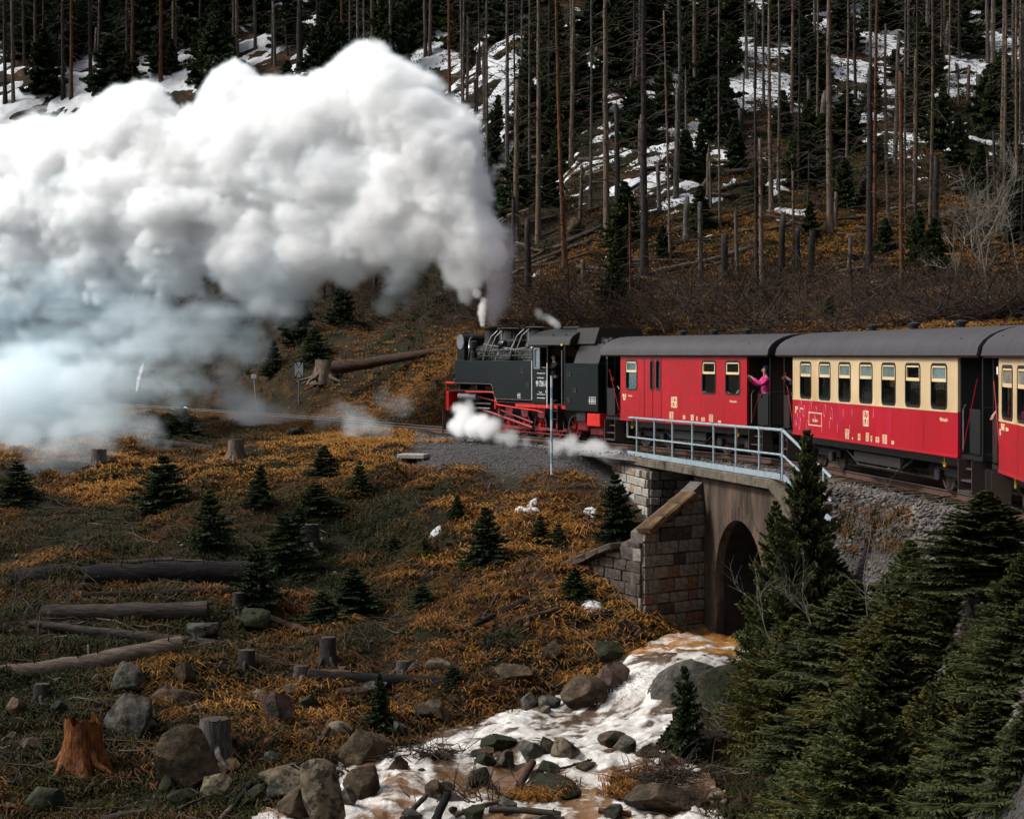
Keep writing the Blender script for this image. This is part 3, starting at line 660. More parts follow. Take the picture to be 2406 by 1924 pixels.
def local(px, py, O, h, w=0.0):
    """photo pixel on the near side plane (w behind it) -> (x along, z)"""
    u = unit(h); n_ = nrm(h); ox, oy = O[0] + n_[0] * w, O[1] + n_[1] * w
    r = (px - CX) / F; t = (ox - r * oy) / (r * u[1] - u[0]); D = oy + u[1] * t
    return t, EYE - (py - HY) * D / F
def frame_at(O, h):
    n_ = nrm(h); return (O[0] + 1.25 * n_[0], O[1] + 1.25 * n_[1], 0), R(h + 90)
def rrect(x0, x1, z0, z1, r, k=4):
    pts = []
    for cx_, cz_, a0 in ((x1 - r, z1 - r, 0), (x0 + r, z1 - r, 90), (x0 + r, z0 + r, 180), (x1 - r, z0 + r, 270)):
        for i in range(k + 1): a = R(a0 + 90 * i / k); pts.append((cx_ + r * math.cos(a), cz_ + r * math.sin(a)))
    return pts
def ring(m, outer, inner, y0, y1):
    n = len(outer); o = len(m.v)
    for y in (y0, y1):
        m.v += [(a, y, b) for a, b in outer] + [(a, y, b) for a, b in inner]
    for i in range(n):
        j = (i + 1) % n
        m.f += [(o + i, o + j, o + n + j, o + n + i), (o + 2 * n + i, o + 3 * n + i, o + 3 * n + j, o + 2 * n + j), (o + i, o + 2 * n + i, o + 2 * n + j, o + j), (o + n + i, o + n + j, o + 3 * n + j, o + 3 * n + i)]
    return m
def wheel(parent, x, y, r, spokes, m1, m2, side=1, name='wheel', crank=False):
    t = MB(); t.lathe([(r * .82, -.05), (r, -.05), (r, .05), (r * .82, .05), (r * .82, -.05)], (x, y, r), 28, 'y')
    w = t.build(name, m2, parent, smooth=True)
    m = MB(); m.lathe([(r * .2, -.07), (r * .2, .07)], (x, y, r), 14, 'y')
    if spokes:
        for k in range(spokes):
            a = 2 * math.pi * k / spokes; m.tube([(x + math.cos(a) * r * .12, y, r + math.sin(a) * r * .12), (x + math.cos(a) * r * .84, y, r + math.sin(a) * r * .84)], .022, 5)
    else: m.lathe([(r * .83, -.015), (r * .83, .015)], (x, y, r), 24, 'y')
    m.build('wheel_centre', m1, w, smooth=True)
    return w
# ------------------------------------------------------------------ carriages
def person_bust(name, label, loc, rot, coat, skin, hair, group=None, hat=None): pass
def carriage(O, h, L, label, wins, kind, texts, upper, lower, zsplit, name='passenger_carriage', cat='carriage'):
    loc, rz = frame_at(O, h); c = thing(name, label, cat, loc, rz)
    Z0, Z1, Wd = 0.86, 3.05, 1.25
    # side walls with real window openings; near side y=+1.25
    for sy in (1, -1):
        y0, y1 = (Wd - .06, Wd) if sy > 0 else (-Wd, -Wd + .06)
        xs = sorted([(w[0], w[1]) for w in wins]); zw0 = min(w[2] for w in wins); zw1 = max(w[3] for w in wins)
        up = MB(); x = 0.0
        for a, b2 in xs: up.box(x, a, y0, y1, max(zw0, 0), zw1); x = b2
        up.box(x, L, y0, y1, zw0, zw1); up.box(0, L, y0, y1, zw1, Z1)
        if zsplit < zw0: up.box(0, L, y0, y1, zsplit, zw0)
        for (a, b2, z0, z1) in wins:
            if z0 > zw0 + .01: up.box(a, b2, y0, y1, zw0, z0)
            if z1 < zw1 - .01: up.box(a, b2, y0, y1, z1, zw1)
        up.build('upper_side_panel', upper, c)
        MB().box(0, L, y0, y1, Z0, min(zsplit, zw0)).build('lower_side_panel', lower, c)
    yo = Wd + .001
    MB().cbox(-.005, L + .005, Wd - .002, Wd + .016, Z0, Z0 + .05, .006).build('bottom_rail', lower, c)
    if zsplit < zw0 + .1 and upper is not lower: MB().box(0, L, Wd, Wd + .008, zsplit - .012, zsplit + .012).build('waist_strip', upper, c)
    for i, (a, b2, z0, z1) in enumerate(wins):
        slim = (b2 - a) < .3
        for sy in (1, -1):
            y = Wd if sy > 0 else -Wd
            m = MB(); e = .035; rr_ = min(.11, (b2 - a) * .45)
            ring(m, rrect(a - e, b2 + e, z0 - e, z1 + e, rr_ + .02), rrect(a + .012, b2 - .012, z0 + .012, z1 - .012, rr_), y - .05, y + .012 * sy + (0.0)) if sy > 0 else ring(m, rrect(a - e, b2 + e, z0 - e, z1 + e, rr_ + .02), rrect(a + .012, b2 - .012, z0 + .012, z1 - .012, rr_), y + .05, y - .012)
            wf = m.build('window', M_rubber, c)
            zh = z0 + (z1 - z0) * .60
            if not slim:
                m = MB(); t = .035
                ring(m, [(b2 - .02, z1 - .03), (a + .02, z1 - .03), (a + .02, zh), (b2 - .02, zh)], [(b2 - .02 - t, z1 - .03 - t), (a + .02 + t, z1 - .03 - t), (a + .02 + t, zh + .07), (b2 - .02 - t, zh + .07)], y - .03 * sy, y + .006 * sy)
                m.build('hopper_frame', M_frame, wf)
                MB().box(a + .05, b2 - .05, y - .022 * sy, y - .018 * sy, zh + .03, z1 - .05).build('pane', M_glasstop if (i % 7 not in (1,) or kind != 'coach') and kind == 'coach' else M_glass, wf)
            MB().box(a + .012, b2 - .012, y - .042 * sy, y - .038 * sy, z0 + .012, zh + .01 if not slim else z1 - .012).build('pane', M_glass, wf)
    # ends, floor
    for x in (0, L): MB().box(x - .03, x + .03, -Wd + .065, Wd - .065, Z0 + .05, Z1 + .35).build('end_wall', M_black, c)
    for x, sx in ((0, -1), (L, 1)):
        MB().box(x + .032 * sx, x + .045 * sx, -.4, .4, .98, 2.9).build('end_door', M_inside, c)
    MB().box(-1.15, L + 1.15, -Wd + .07, Wd - .07, .86, .95).build('floor', M_black, c)
    MB().box(.04, L - .04, -.02, .02, .96, 1.0).build('aisle_strip', M_inside, c)
    # seats (dim through the glass)
    if kind == 'coach':
        n = len(wins)
        for i in range(n):
            xc = (wins[i][0] + wins[i][1]) / 2 + .62
            for sy in (-1, 1): MB().cbox(xc - .06, xc + .06, sy * .25, sy * 1.1, 1.3, 2.15, .03).build('seat_back', M_inside, c)
    # roof: barrel with overhang, seam ribs
    prof = []; K = 14
    for k in range(K + 1):
        a = math.pi * k / K; prof.append((1.37 * math.cos(a), Z1 - .02 + .64 * (math.sin(a) ** .85)))
    x0, x1 = -1.28, L + 1.28; m = MB(); N = K + 1; segs = 12
    for j in range(segs + 1):
        x = x0 + (x1 - x0) * j / segs
        for (yy, zz) in prof: m.v.append((x, yy, zz))
    for (yy, zz) in prof: pass
    for j in range(segs):
        for k in range(K): m.f.append((j * N + k, j * N + k + 1, (j + 1) * N + k + 1, (j + 1) * N + k))
    o = len(m.v)
    for j in range(segs + 1):
        x = x0 + (x1 - x0) * j / segs
        for (yy, zz) in prof: m.v.append((x, yy * .97, zz - .045))
    for j in range(segs):
        for k in range(K): m.f.append((o + j * N + k, o + (j + 1) * N + k, o + (j + 1) * N + k + 1, o + j * N + k + 1))
    for j in (0, segs):
        for k in range(K): m.f.append((j * N + k, j * N + k + 1, o + j * N + k + 1, o + j * N + k))
    for k in (0, K):
        for j in range(segs): m.f.append((j * N + k, (j + 1) * N + k, o + (j + 1) * N + k, o + j * N + k))
    rf = m.build('roof', M_roof, c, smooth=True)
    for x in (x0 + .01, x1 - .03):
        m = MB(); m.prism([(a * .985, b2 - .01) for a, b2 in prof], x, x + .02, 'yz'); m.build('roof_end_board', M_black, c)
    for k in range(1, 4):
        x = L * k / 4; MB().lathe([(.11, 0), (.11, .09), (.16, .1), (.16, .16), (.04, .19)], (x, 0, Z1 + .60), 12).build('roof_vent', M_black, rf)
    for yy in (1.36, -1.36): MB().tube([(x0, yy, Z1 - .01), (x1, yy, Z1 - .01)], .02, 6).build('gutter', M_roof, rf)
    # underframe, bogies
    for yy in (-.95, .95): MB().box(-1.1, L + 1.1, yy - .05, yy + .05, .66, .858).build('sole_bar', M_black, c)
    MB().box(L * .36, L * .64, -.6, .95, .38, .62).build('battery_box', M_soot, c)
    MB().tube([(L * .3, .9, .62), (L * .38, .9, .3), (L * .62, .9, .3), (L * .7, .9, .62)], .025, 6).build('truss_rod', M_soot, c)
    MB().tube([(L * .25, .2, .42), (L * .33, .2, .42)], .2, 14).build('air_tank', M_soot, c, smooth=True)
    for xb in (1.35, L - 1.35):
        b_ = MB().cbox(xb - 1.15, xb + 1.15, .66, .76, .34, .56, .03).box(xb - 1.15, xb + 1.15, -.76, -.66, .34, .56).box(xb - .2, xb + .2, -.7, .7, .3, .64).build('bogie', M_soot, c)
        for xa in (xb - .78, xb + .78):
            for yy in (-.55, .55): w = wheel(b_, xa, yy, .37, 0, M_wgrime, M_wgrime)
            MB().cbox(xa - .13, xa + .13, .76, .9, .24, .5, .03).build('axle_box', M_soot, b_)
    # end platforms: steps, railings, lamps, diagonal strap
    for x, sx in ((0, -1), (L, 1)):
        xe = x + sx * 1.15
        MB().box(min(x + .2 * sx, xe), max(x + .2 * sx, xe), .66, 1.22, .60, .62).build('step', M_soot, c) if False else None
        st = MB()
        for k, (zz, yy) in enumerate(((.66, 1.12), (.42, 1.22), (.2, 1.3))):
            st.box(min(x + .25 * sx, x + .95 * sx), max(x + .25 * sx, x + .95 * sx), yy - .16, yy + .06, zz - .02, zz + .02)
        for xx in (x + .24 * sx, x + .96 * sx): st.box(xx - .012, xx + .012, .98, 1.34, .16, .86)
        st.build('step', M_wgrime, c)
        for yy in (1.15, -1.15):
            MB().tube([(xe - .05 * sx, yy, .95), (xe - .05 * sx, yy, 3.05)], .025, 6).build('platform_post', M_black, c)
        m = MB(); m.tube([(xe - .05 * sx, -1.1, 1.95), (xe - .05 * sx, 1.12, 1.95)], .022, 6)
        for k in range(8): yy = -1.1 + 2.2 * k / 7; m.tube([(xe - .05 * sx, yy, .95), (xe - .05 * sx, yy, 1.95)], .013, 5)
        m.build('platform_railing', M_black, c)
        MB().box(min(x + .5 * sx, xe - .1 * sx), max(x + .5 * sx, xe - .1 * sx), 1.17, 1.19, 1.0, 1.92).build('platform_gate', M_black, c)
        m = MB().tube([(x + .18 * sx, 1.2, 1.05), (x + .18 * sx, 1.2, 1.9), (x + .3 * sx, 1.2, 2.0)], .015, 6); m.build('hand_rail', M_steel if x == 0 else M_black, c)
        MB().tube([(x + .12 * sx, 1.19, 1.0), (x + .9 * sx, 1.19, 2.55)], .012, 5).build('strap', M_red, c)
        MB().tube([(xe + .0 * sx, 0, .62), (xe + .38 * sx, 0, .62)], .05, 8).lathe([(.18, 0), (.18, .05)], (xe + .36 * sx, 0, .62), 14, 'x').build('coupling', M_soot, c)
    # yellow anchor marks
    for x in (L * .115, L - .35):
        m = MB(); m.tube([(x, 1.0, .84), (x, 1.0, .62)], .022, 6); m.tube([(x - .09, 1.0, .70), (x - .05, 1.0, .62), (x, 1.0, .60), (x + .05, 1.0, .62), (x + .09, 1.0, .70)], .018, 5); m.build('jacking_mark', M_yellow, c)
    grime = MB()
    for k in range(1, 6): xx = L * k / 6; grime.box(xx - .006, xx + .006, Wd + .0005, Wd + .003, Z0 + .06, min(zsplit, min(w[2] for w in wins)) - .05)
    grime.build('panel_seam', lower, c)
    for t in texts:
        body, hh, x, z = t[:4]; glyphs(body, hh, x, z, Wd + .004, t[4] if len(t) > 4 else M_lett, c, 'lettering', t[5] if len(t) > 5 else .8, t[6] if len(t) > 6 else 0.0)
    return c
def hsb(parent, x, z, h):
    """condensed slab-serif emblem letters, built stroke by stroke"""
    w = h * .30; t = w * .27; s = h * .08; g = h * .07; m = MB(); y0, y1 = 1.2505, 1.256
    def bar(x0, x1, z0, z1): m.box(x - x1, x - x0, y0, y1, z + z0, z + z1)
    X = -1.5 * w - g
    bar(X, X + t, 0, h); bar(X + w - t, X + w, 0, h); bar(X + t, X + w - t, h * .46, h * .56)
    for q in (X - s * .3, X + w - t - s * .3): bar(q, q + t + s * .6, 0, s); bar(q, q + t + s * .6, h - s, h)
    X += w + g
    bar(X, X + w, h - s, h); bar(X, X + t, h * .5, h - s); bar(X, X + w, h * .46, h * .56); bar(X + w - t, X + w, s, h * .46); bar(X, X + w, 0, s); bar(X, X + t * .7, s, h * .25); bar(X + w - t * .7, X + w, h * .75, h - s)
    X += w + g
    bar(X - s * .3, X + w * .9, 0, s); bar(X - s * .3, X + w * .9, h - s, h); bar(X, X + t, s, h - s); bar(X + t, X + w * .9, h * .46, h * .56); bar(X + w - t, X + w, h * .56, h - s * .6); bar(X + w - t, X + w, s * .6, h * .46)
    m.build('emblem_lettering', M_lett, parent)
def placard(parent, x, z, w, h, rows=4, cols=2):
    w *= .8; h *= .8; m = MB(); y0, y1 = 1.2505, 1.255; t = .009
    for a in (0, w - t): m.box(x - w / 2 + a, x - w / 2 + a + t, y0, y1, z, z + h)
    for k in range(rows + 1): q = z + (h - t) * k / rows; m.box(x - w / 2 + t, x + w / 2 - t, y0, y1, q, q + t)
    for k in range(rows):
        q = z + h * (k + .35) / rows
        for j in range(cols): a = x - w / 2 + w * (j + .15) / cols; m.box(a, a + w / cols * .62, y0, y1, q, q + h / rows * .32)
    m.build('data_panel', M_lett, parent)
# baggage van (all red)
O1, h1 = (6.92, 53.6), 25.0
L1 = local(1458, 900, O1, h1)[0]
def z2(zx, zy): return (1420 + .2226 * zx, 740 + .2226 * zy)
def win2(x0, x1, y0, y1, O, h, zf=z2):
    a, z1_ = local(*zf(x0, y0), O, h); b, z0_ = local(*zf(x1, y1), O, h); return (min(a, b), max(a, b), z0_, z1_)
wv = [win2(232, 342, 484, 785, O1, h1), win2(487, 522, 482, 790, O1, h1), win2(548, 584, 482, 790, O1, h1), win2(1036, 1172, 490, 825, O1, h1), win2(1283, 1427, 492, 836, O1, h1)]
zlo = min(w[2] for w in wv[3:]); zhi = max(w[3] for w in wv)
wv = [(a, b, max(zlo, c_), min(zhi, d)) for a, b, c_, d in wv]; wv.sort()
van = carriage(O1, h1, L1, 'all-red baggage carriage right behind the locomotive, seen past the bridge railing', wv, 'van', [], M_red, M_red, zlo, 'baggage_carriage')
def L2(zx, zy): return local(*z2(zx, zy), O1, h1)
x_, z_ = L2(738, 978); hsb(van, x_, z_, .34)
x_, z_ = L2(1362, 925); glyphs('Nichtraucher', .075, x_, z_, 1.254, M_lett, van, sx=.7)
x_, z_ = L2(276, 862); glyphs('Nichtraucher', .06, x_, z_, 1.254, M_lett, van, sx=.6)
x_, z_ = L2(212, 866); glyphs('905-153', .1, x_, z_, 1.254, M_lett, van, sx=.55, bold=.004)
x_, z_ = L2(212, 896); glyphs('KDaai', .09, x_, z_, 1.254, M_lett, van, sx=.5, bold=.003)
for zx, zy, w_, h_ in ((708, 1096, .3, .28), (842, 1100, .17, .15), (928, 1112, .2, .22), (978, 1115, .1, .16), (1042, 1120, .26, .14), (1127, 1128, .28, .28), (1217, 1138, .2, .08)):
    x_, z_ = L2(zx, zy); placard(van, x_, z_, w_, h_, 4 if h_ > .2 else 2, 2)
# sliding door outline of the van
xa, zz_ = L2(420, 1060); xb, _ = L2(600, 1060)
m = MB()
for q in (xa, (xa + xb) / 2, xb): m.box(q - .012, q + .012, 1.2505, 1.262, .93, 2.95)
m.box(xb, xa, 1.2505, 1.262, .93, .955); m.box(xb - .25, xa, 1.262, 1.28, .9, .925); m.build('door_moulding', paint('dark_red_moulding', (0.16, 0.004, 0.01), .5), van)
# cream and red coach
O2, h2 = (9.41, 38.4), 8.3
_u2 = np.array((7.72 - 9.41, 50.0 - 38.4)); L2_ = float(np.linalg.norm(_u2))
def z3(zx, zy): return (1820 + .2718 * zx, 740 + .2718 * zy)
wc = [win2(a, b, 437, 815, O2, h2, z3) for a, b in ((225, 315), (387, 480), (557, 655), (737, 843), (930, 1043), (1135, 1257), (1357, 1488))]
z0m, z1m = 1.90, 2.83; wc = sorted([(a, b, z0m, z1m) for a, b, _, _ in wc])
coach = carriage(O2, h2, L2_, 'cream over red passenger carriage with seven windows and pink streaks on its red lower side', wc, 'coach', [], M_cream, M_redwash, 1.83)
def L3(zx, zy): return local(*z3(zx, zy), O2, h2)
x_, z_ = L3(790, 962); hsb(coach, x_, z_, .38)
x_, z_ = L3(1465, 920); glyphs('Nichtraucher', .085, x_, z_, 1.254, M_lett, coach, sx=.7)
x_, z_ = L3(192, 818); glyphs('900-472', .09, x_, z_, 1.254, M_lett, coach, sx=.55, bold=.003)
x_, z_ = L3(184, 848); glyphs('KBi', .09, x_, z_, 1.254, M_lett, coach, sx=.55, bold=.003)
x_, z_ = L3(238, 818); glyphs('Nichtraucher', .06, x_, z_, 1.254, M_lett, coach, sx=.6)
x_, z_ = L3(352, 925); glyphs('Selketalbahn', .09, x_, z_ , 1.254, M_lett, coach, sx=.7)
m = MB(); ring(m, [(x_ - .55, z_ - .1), (x_ + .55, z_ - .1), (x_ + .55, z_ + .25), (x_ - .55, z_ + .25)], [(x_ - .53, z_ - .08), (x_ + .53, z_ - .08), (x_ + .53, z_ + .23), (x_ - .53, z_ + .23)], 1.2505, 1.255); m.build('name_panel', M_lett, coach)
for zx, zy, w_, h_ in ((628, 1070, .36, .3), (675, 1076, .08, .07), (732, 1084, .22, .2), (803, 1092, .26, .26), (838, 1096, .12, .18), (890, 1102, .3, .16), (953, 1112, .38, .26), (1022, 1118, .2, .1)):
    x_, z_ = L3(zx, zy); placard(coach, x_, z_, w_, h_, 4 if h_ > .2 else 2, 2)
# pale streaks left by old graffiti
gm = paint('pale_streak', (0.60, 0.12, 0.22), .5)
rr = random.Random(5); m = MB()
def loop(xc, zc, a, b, t=.012):
    pts = [(xc + a * math.cos(R(k * 24)), 1.2525, zc + b * math.sin(R(k * 24))) for k in range(16)]; m.tube(pts, t * .5, 4)
for zx, zy in ((225, 790), (255, 830), (310, 800), (355, 840), (435, 830), (490, 850), (220, 940), (285, 960), (195, 900)):
    x_, z_ = L3(zx, zy); loop(x_, z_, .09, .16)
for zx, zy in ((410, 980), (475, 950), (545, 980), (650, 990), (670, 850), (595, 850), (785, 850), (855, 850), (180, 940), (500, 880)):
    x_, z_ = L3(zx, zy); m.tube([(x_, 1.2525, z_ - .1), (x_ - .01, 1.2525, z_ + .12)], .012, 4)
m.build('old_graffiti_marks', gm, coach)
# third coach, cut by the frame edge
O3b = (9.03, 33.75); h3 = -5.5; L3_ = 11.7; u3 = unit(h3); O3 = (O3b[0] - u3[0] * L3_, O3b[1] - u3[1] * L3_)
w3 = [(L3_ - (c_ + .0) - .95 - .0, L3_ - c_, z0m, z1m) for c_ in (0.33 + 1.5 * k for k in range(7))]
_a, _ = local(1820 + .2718 * 1970, 900, O3, h3); _b, _ = local(1820 + .2718 * 2050, 900, O3, h3)
w3 = []
for k in range(7):
    a = min(_a, _b) - 1.56 * k; w3.append((a - .08, a + abs(_a - _b), z0m, z1m))
w3.sort()
coach3 = carriage(O3, h3, L3_, 'cream over red passenger carriage cut off by the right edge of the picture', w3, 'coach', [], M_cream, M_red, 1.83)
for (body, zx, zy, hh) in (('900-461', 1975, 1000, .13), ('KB', 1952, 1040, .12), ('Nichtraucher', 2012, 1003, .06)):
    x_, z_ = local(*z3(zx, zy), O3, h3); glyphs(body, hh, x_, z_, 1.254, M_lett, coach3, sx=.6, bold=.003)
x_, _ = local(2700, 900, O3, h3); hsb(coach3, L3_ / 2, 1.3, .38)
# ------------------------------------------------------------------ locomotive
OL, hL = (2.94, 62.2), 29.0
loc, rz = frame_at(OL, hL)
loco = thing('steam_locomotive', 'black and red tank steam locomotive blowing steam at the head of the train', 'locomotive', loc, rz)
def z1f(zx, zy): return (1000 + .2226 * zx, 720 + .2226 * zy)
def LL(zx, zy, w=0.0): return local(*z1f(zx, zy), OL, hL, w)
def lb(name, m_, mm, smooth=False, parent=None): return m_.build(name, mm, parent or loco, smooth=smooth)
def sheet(poly, y0, y1, c=0.015):
    m = MB().prism(poly, y0, y1, 'xz'); me = m.mesh('s'); bm = bmesh.new(); bm.from_mesh(me)
    bmesh.ops.bevel(bm, geom=[e for e in bm.edges], offset=c, segments=1, affect='EDGES'); bm.to_mesh(me); bm.free(); return me
# side tanks
ztk = 2.82
tank = [(4.57, 1.38), (7.28, 1.38), (7.42, 1.45), (7.55, 1.75), (7.62, 1.87), (7.75, 1.93), (10.72, 1.93), (10.72, ztk), (4.57, ztk)]
for sy in (1, -1):
    y0, y1 = (.72, 1.25) if sy > 0 else (-1.25, -.72)
    tk = obj('side_tank', sheet(tank, y0, y1), M_gloss, loco)
    edge = [(x, 1.252 * sy, z) for x, z in tank[:7]]; MB().tube(edge, .018, 6).build('tank_beading', M_wgrime, tk)
    MB().tube([(4.57, 1.25 * sy, 1.4), (4.57, 1.25 * sy, ztk)], .02, 6).build('tank_beading', M_white, tk)
    MB().lathe([(.22, 0), (.22, .07), (.05, .1)], (9.4, .98 * sy, ztk), 14).build('filler_lid', M_black, tk)
def pocket(zx, zy, parent, w=.2, h=.14):
    x, z = LL(zx, zy); m = MB(); ring(m, [(x - w / 2, z - h / 2), (x + w / 2, z - h / 2), (x + w / 2, z + h / 2), (x - w / 2, z + h / 2)], [(x - w / 2 + .02, z - h / 2 + .02), (x + w / 2 - .02, z - h / 2 + .02), (x + w / 2 - .02, z + h / 2 - .02), (x - w / 2 + .02, z + h / 2 - .02)], 1.25, 1.275)
    m.build('step_pocket', M_wgrime, parent)
    MB().box(x - w / 2 + .02, x + w / 2 - .02, 1.2505, 1.254, z - h / 2 + .02, z + h / 2 - .02).build('pocket_recess', M_soot, parent)
for a in ((1022, 682), (1080, 828), (1520, 720), (1575, 885), (1515, 990)): pocket(*a, loco)
# boiler
zb_, rb_ = 2.62, .80
bo = lb('boiler', MB().lathe([(rb_, 0), (rb_, 4.9)], (4.4, 0, zb_), 36, 'x'), M_boiler, 'full')
bo.data.set_sharp_from_angle(angle=R(40))
for x in (5.3, 6.3, 7.3, 8.2, 9.1): lb('boiler_band', MB().lathe([(rb_ + .012, 0), (rb_ + .012, .07)], (x, 0, zb_), 36, 'x'), M_steel if x == 8.2 else M_black, True, bo)
lb('smokebox', MB().lathe([(rb_ + .03, 0), (rb_ + .03, 1.75), (rb_ - .05, 1.82)], (9.25, 0, zb_), 36, 'x'), M_soot, True)
lb('smokebox_door', MB().lathe([(.66, 0), (.64, .06), (.3, .16), (.04, .18)], (11.07, 0, zb_), 28, 'x'), M_soot, True)
# chimney, domes
ch = lb('chimney', MB().lathe([(.42, -.1), (.33, .08), (.29, .2), (.29, .62), (.36, .66), (.37, .74), (.27, .74), (.25, .3)], (9.93, 0, zb_ + rb_ - .02), 24), M_soot, True)
for x, r_, zt_, nm in ((8.55, .40, 4.08, 'sand_dome'), (6.5, .36, 4.10, 'steam_dome')):
    z0 = zb_ + rb_ - .06; H = zt_ - z0
    d = lb(nm, MB().lathe([(r_ * 1.15, 0), (r_, .12), (r_, H - .12), (r_ + .08, H - .08), (r_ + .09, H - .03), (r_ + .02, H), (.05, H)], (x, 0, z0), 26), M_boiler, True)
    for q in (-.18, .2):
        MB().tube([(x + q, .36, zt_ - .1), (x + q + .1, .62, zt_ - .35), (x + q + .12, .86, 3.2), (x + q + .12, .9, 2.85)], .035, 7).build('sand_pipe', M_wgrime, d, smooth=True)
lb('sand_box_saddle', MB().cbox(7.35, 8.0, -.5, .5, zb_ + rb_ - .15, zb_ + rb_ + .22, .08), M_black)
lb('turret', MB().lathe([(.16, 0), (.16, .3), (.2, .32), (.06, .4)], (5.4, 0, zb_ + rb_ - .02), 14), M_steel, True)
lb('whistle', MB().lathe([(.035, 0), (.035, .3), (.05, .31), (.05, .42), (.01, .44)], (5.1, .35, zb_ + rb_ - .1), 10), M_steel, True)
# preheater casing across the smokebox front
pts = [(10.42, 2.83), (10.42, 3.55)] + [(10.72 - .3 * math.cos(R(a)), 3.55 + .3 * math.sin(R(a))) for a in range(15, 180, 15)] + [(11.02, 3.55), (11.02, 2.83)]
ph = obj('preheater', MB().prism(pts, -.95, .98, 'xz').mesh('ph', True), M_gloss, loco)
for y in (.98, -.95): MB().lathe([(.3, 0), (.3, .03)], (10.72, y, 3.55), 20, 'y').build('preheater_cap', M_steel, ph)
lb('curved_pipe', MB().tube([(10.35, .7, 3.72), (10.2, .85, 3.6), (10.05, .95, 3.3), (10.0, 1.0, 2.85)], .045, 8), M_wgrime, True)
# pipework and rails along the boiler
def pipe(pts, r, m_=M_black): lb('pipe', MB().tube(pts, r, 6), m_, True)
pipe([(10.2, .86, 3.18), (8.8, .86, 3.18), (7.2, .86, 3.2), (6.0, .86, 3.2), (4.7, .86, 3.15)], .028)
pipe([(10.0, .9, 2.98), (8.6, .9, 2.98), (6.4, .9, 3.0), (4.6, .9, 3.0)], .035)
pipe([(9.3, .8, 3.3), (9.0, .85, 3.05), (8.9, .95, 2.83)], .04, M_wgrime); pipe([(7.0, .6, 3.55), (6.9, .8, 3.3), (6.9, .92, 2.83)], .04)
pipe([(5.7, .5, 3.6), (5.75, .8, 3.3), (6.6, .84, 3.24), (7.8, .8, 3.34), (9.3, .72, 3.45)], .022, M_steel); pipe([(8.1, .92, 2.83), (8.1, .86, 3.18)], .02); pipe([(6.2, .92, 2.83), (6.2, .86, 3.2)], .02)
for x in (5.2, 6.2, 7.2, 8.2, 9.2): pipe([(x, .78, 3.1), (x, .86, 3.2)], .018)
lb('air_pump', MB().lathe([(.14, 0), (.14, .3), (.09, .33), (.09, .42), (.15, .45), (.15, .72), (.05, .76)], (9.6, 1.0, 2.83), 14), M_black, True)
lb('generator', MB().lathe([(.12, 0), (.16, .08), (.16, .3), (.1, .36)], (7.5, .75, 3.45), 14, 'x'), M_black, True)
lb('valve_chest', MB().cbox(6.6, 7.2, .66, 1.05, 2.83, 3.02, .04), M_black)
# cab
zc = 2.52
lb('cab_side', MB().box(3.42, 4.56, 1.19, 1.25, 1.3, zc), M_gloss); lb('cab_side', MB().box(3.42, 4.56, -1.25, -1.19, 1.3, zc), M_gloss)
cabf = lb('cab_front', MB().box(4.5, 4.56, -1.19, 1.19, 1.3, 3.42), M_black)
for sy in (1, -1):
    y = 1.22 * sy
    lb('cab_upper_side', MB().box(4.42, 4.56, y - .03, y + .03, zc, 3.42).box(3.42, 4.42, y - .03, y + .03, 3.3, 3.42).box(3.42, 3.5, y - .03, y + .03, zc, 3.3), M_gloss)
    fr = MB(); ring(fr, [(4.42, zc + .01), (3.98, zc + .01), (3.98, 3.29), (4.42, 3.29)], [(4.36, zc + .07), (4.04, zc + .07), (4.04, 3.23), (4.36, 3.23)], y - .01, y + .045 * sy)
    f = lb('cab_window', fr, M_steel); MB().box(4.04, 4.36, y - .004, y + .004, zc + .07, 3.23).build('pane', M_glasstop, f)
    lb('cab_hand_rail', MB().tube([(3.38, 1.3 * sy, 1.15), (3.38, 1.3 * sy, 2.75)], .022, 6), M_white, True)
    lb('cab_hand_rail', MB().tube([(2.34, 1.3 * sy, 1.3), (2.34, 1.3 * sy, 3.2)], .022, 6), M_steel, True)
    lb('cab_rear_side', MB().box(2.2, 2.3, y - .03, y + .03, 1.3, 3.42), M_black)
lb('cab_floor', MB().box(2.2, 4.5, -1.18, 1.18, 1.22, 1.3), M_soot)
lb('backhead', MB().lathe([(.7, 0), (.7, .25)], (4.2, 0, 2.3), 20, 'x'), M_soot, True)
rp = []; K = 14
for k in range(K + 1): a = math.pi * k / K; rp.append((1.34 * math.cos(a), 3.38 + .6 * math.sin(a) ** .8))
m = MB(); m.prism(rp + [(-1.30, 3.36), (-.9, 3.62), (0, 3.9), (.9, 3.62), (1.30, 3.36)], 1.75, 4.72, 'yz'); rf = lb('cab_roof', m, M_black, True)
MB().cbox(2.6, 3.7, -.45, .45, 3.96, 4.06, .02).build('roof_hatch', M_black, rf)
MB().tube([(1.8, 1.335, 3.42), (4.7, 1.335, 3.42)], .02, 6).build('gutter', M_wgrime, rf)
for x in (2.2, 3.1): MB().tube([(x, 1.15, 3.68), (x + .05, 1.18, 3.78), (x + .15, 1.15, 3.70)], .014, 5).build('lifting_eye', M_black, rf)
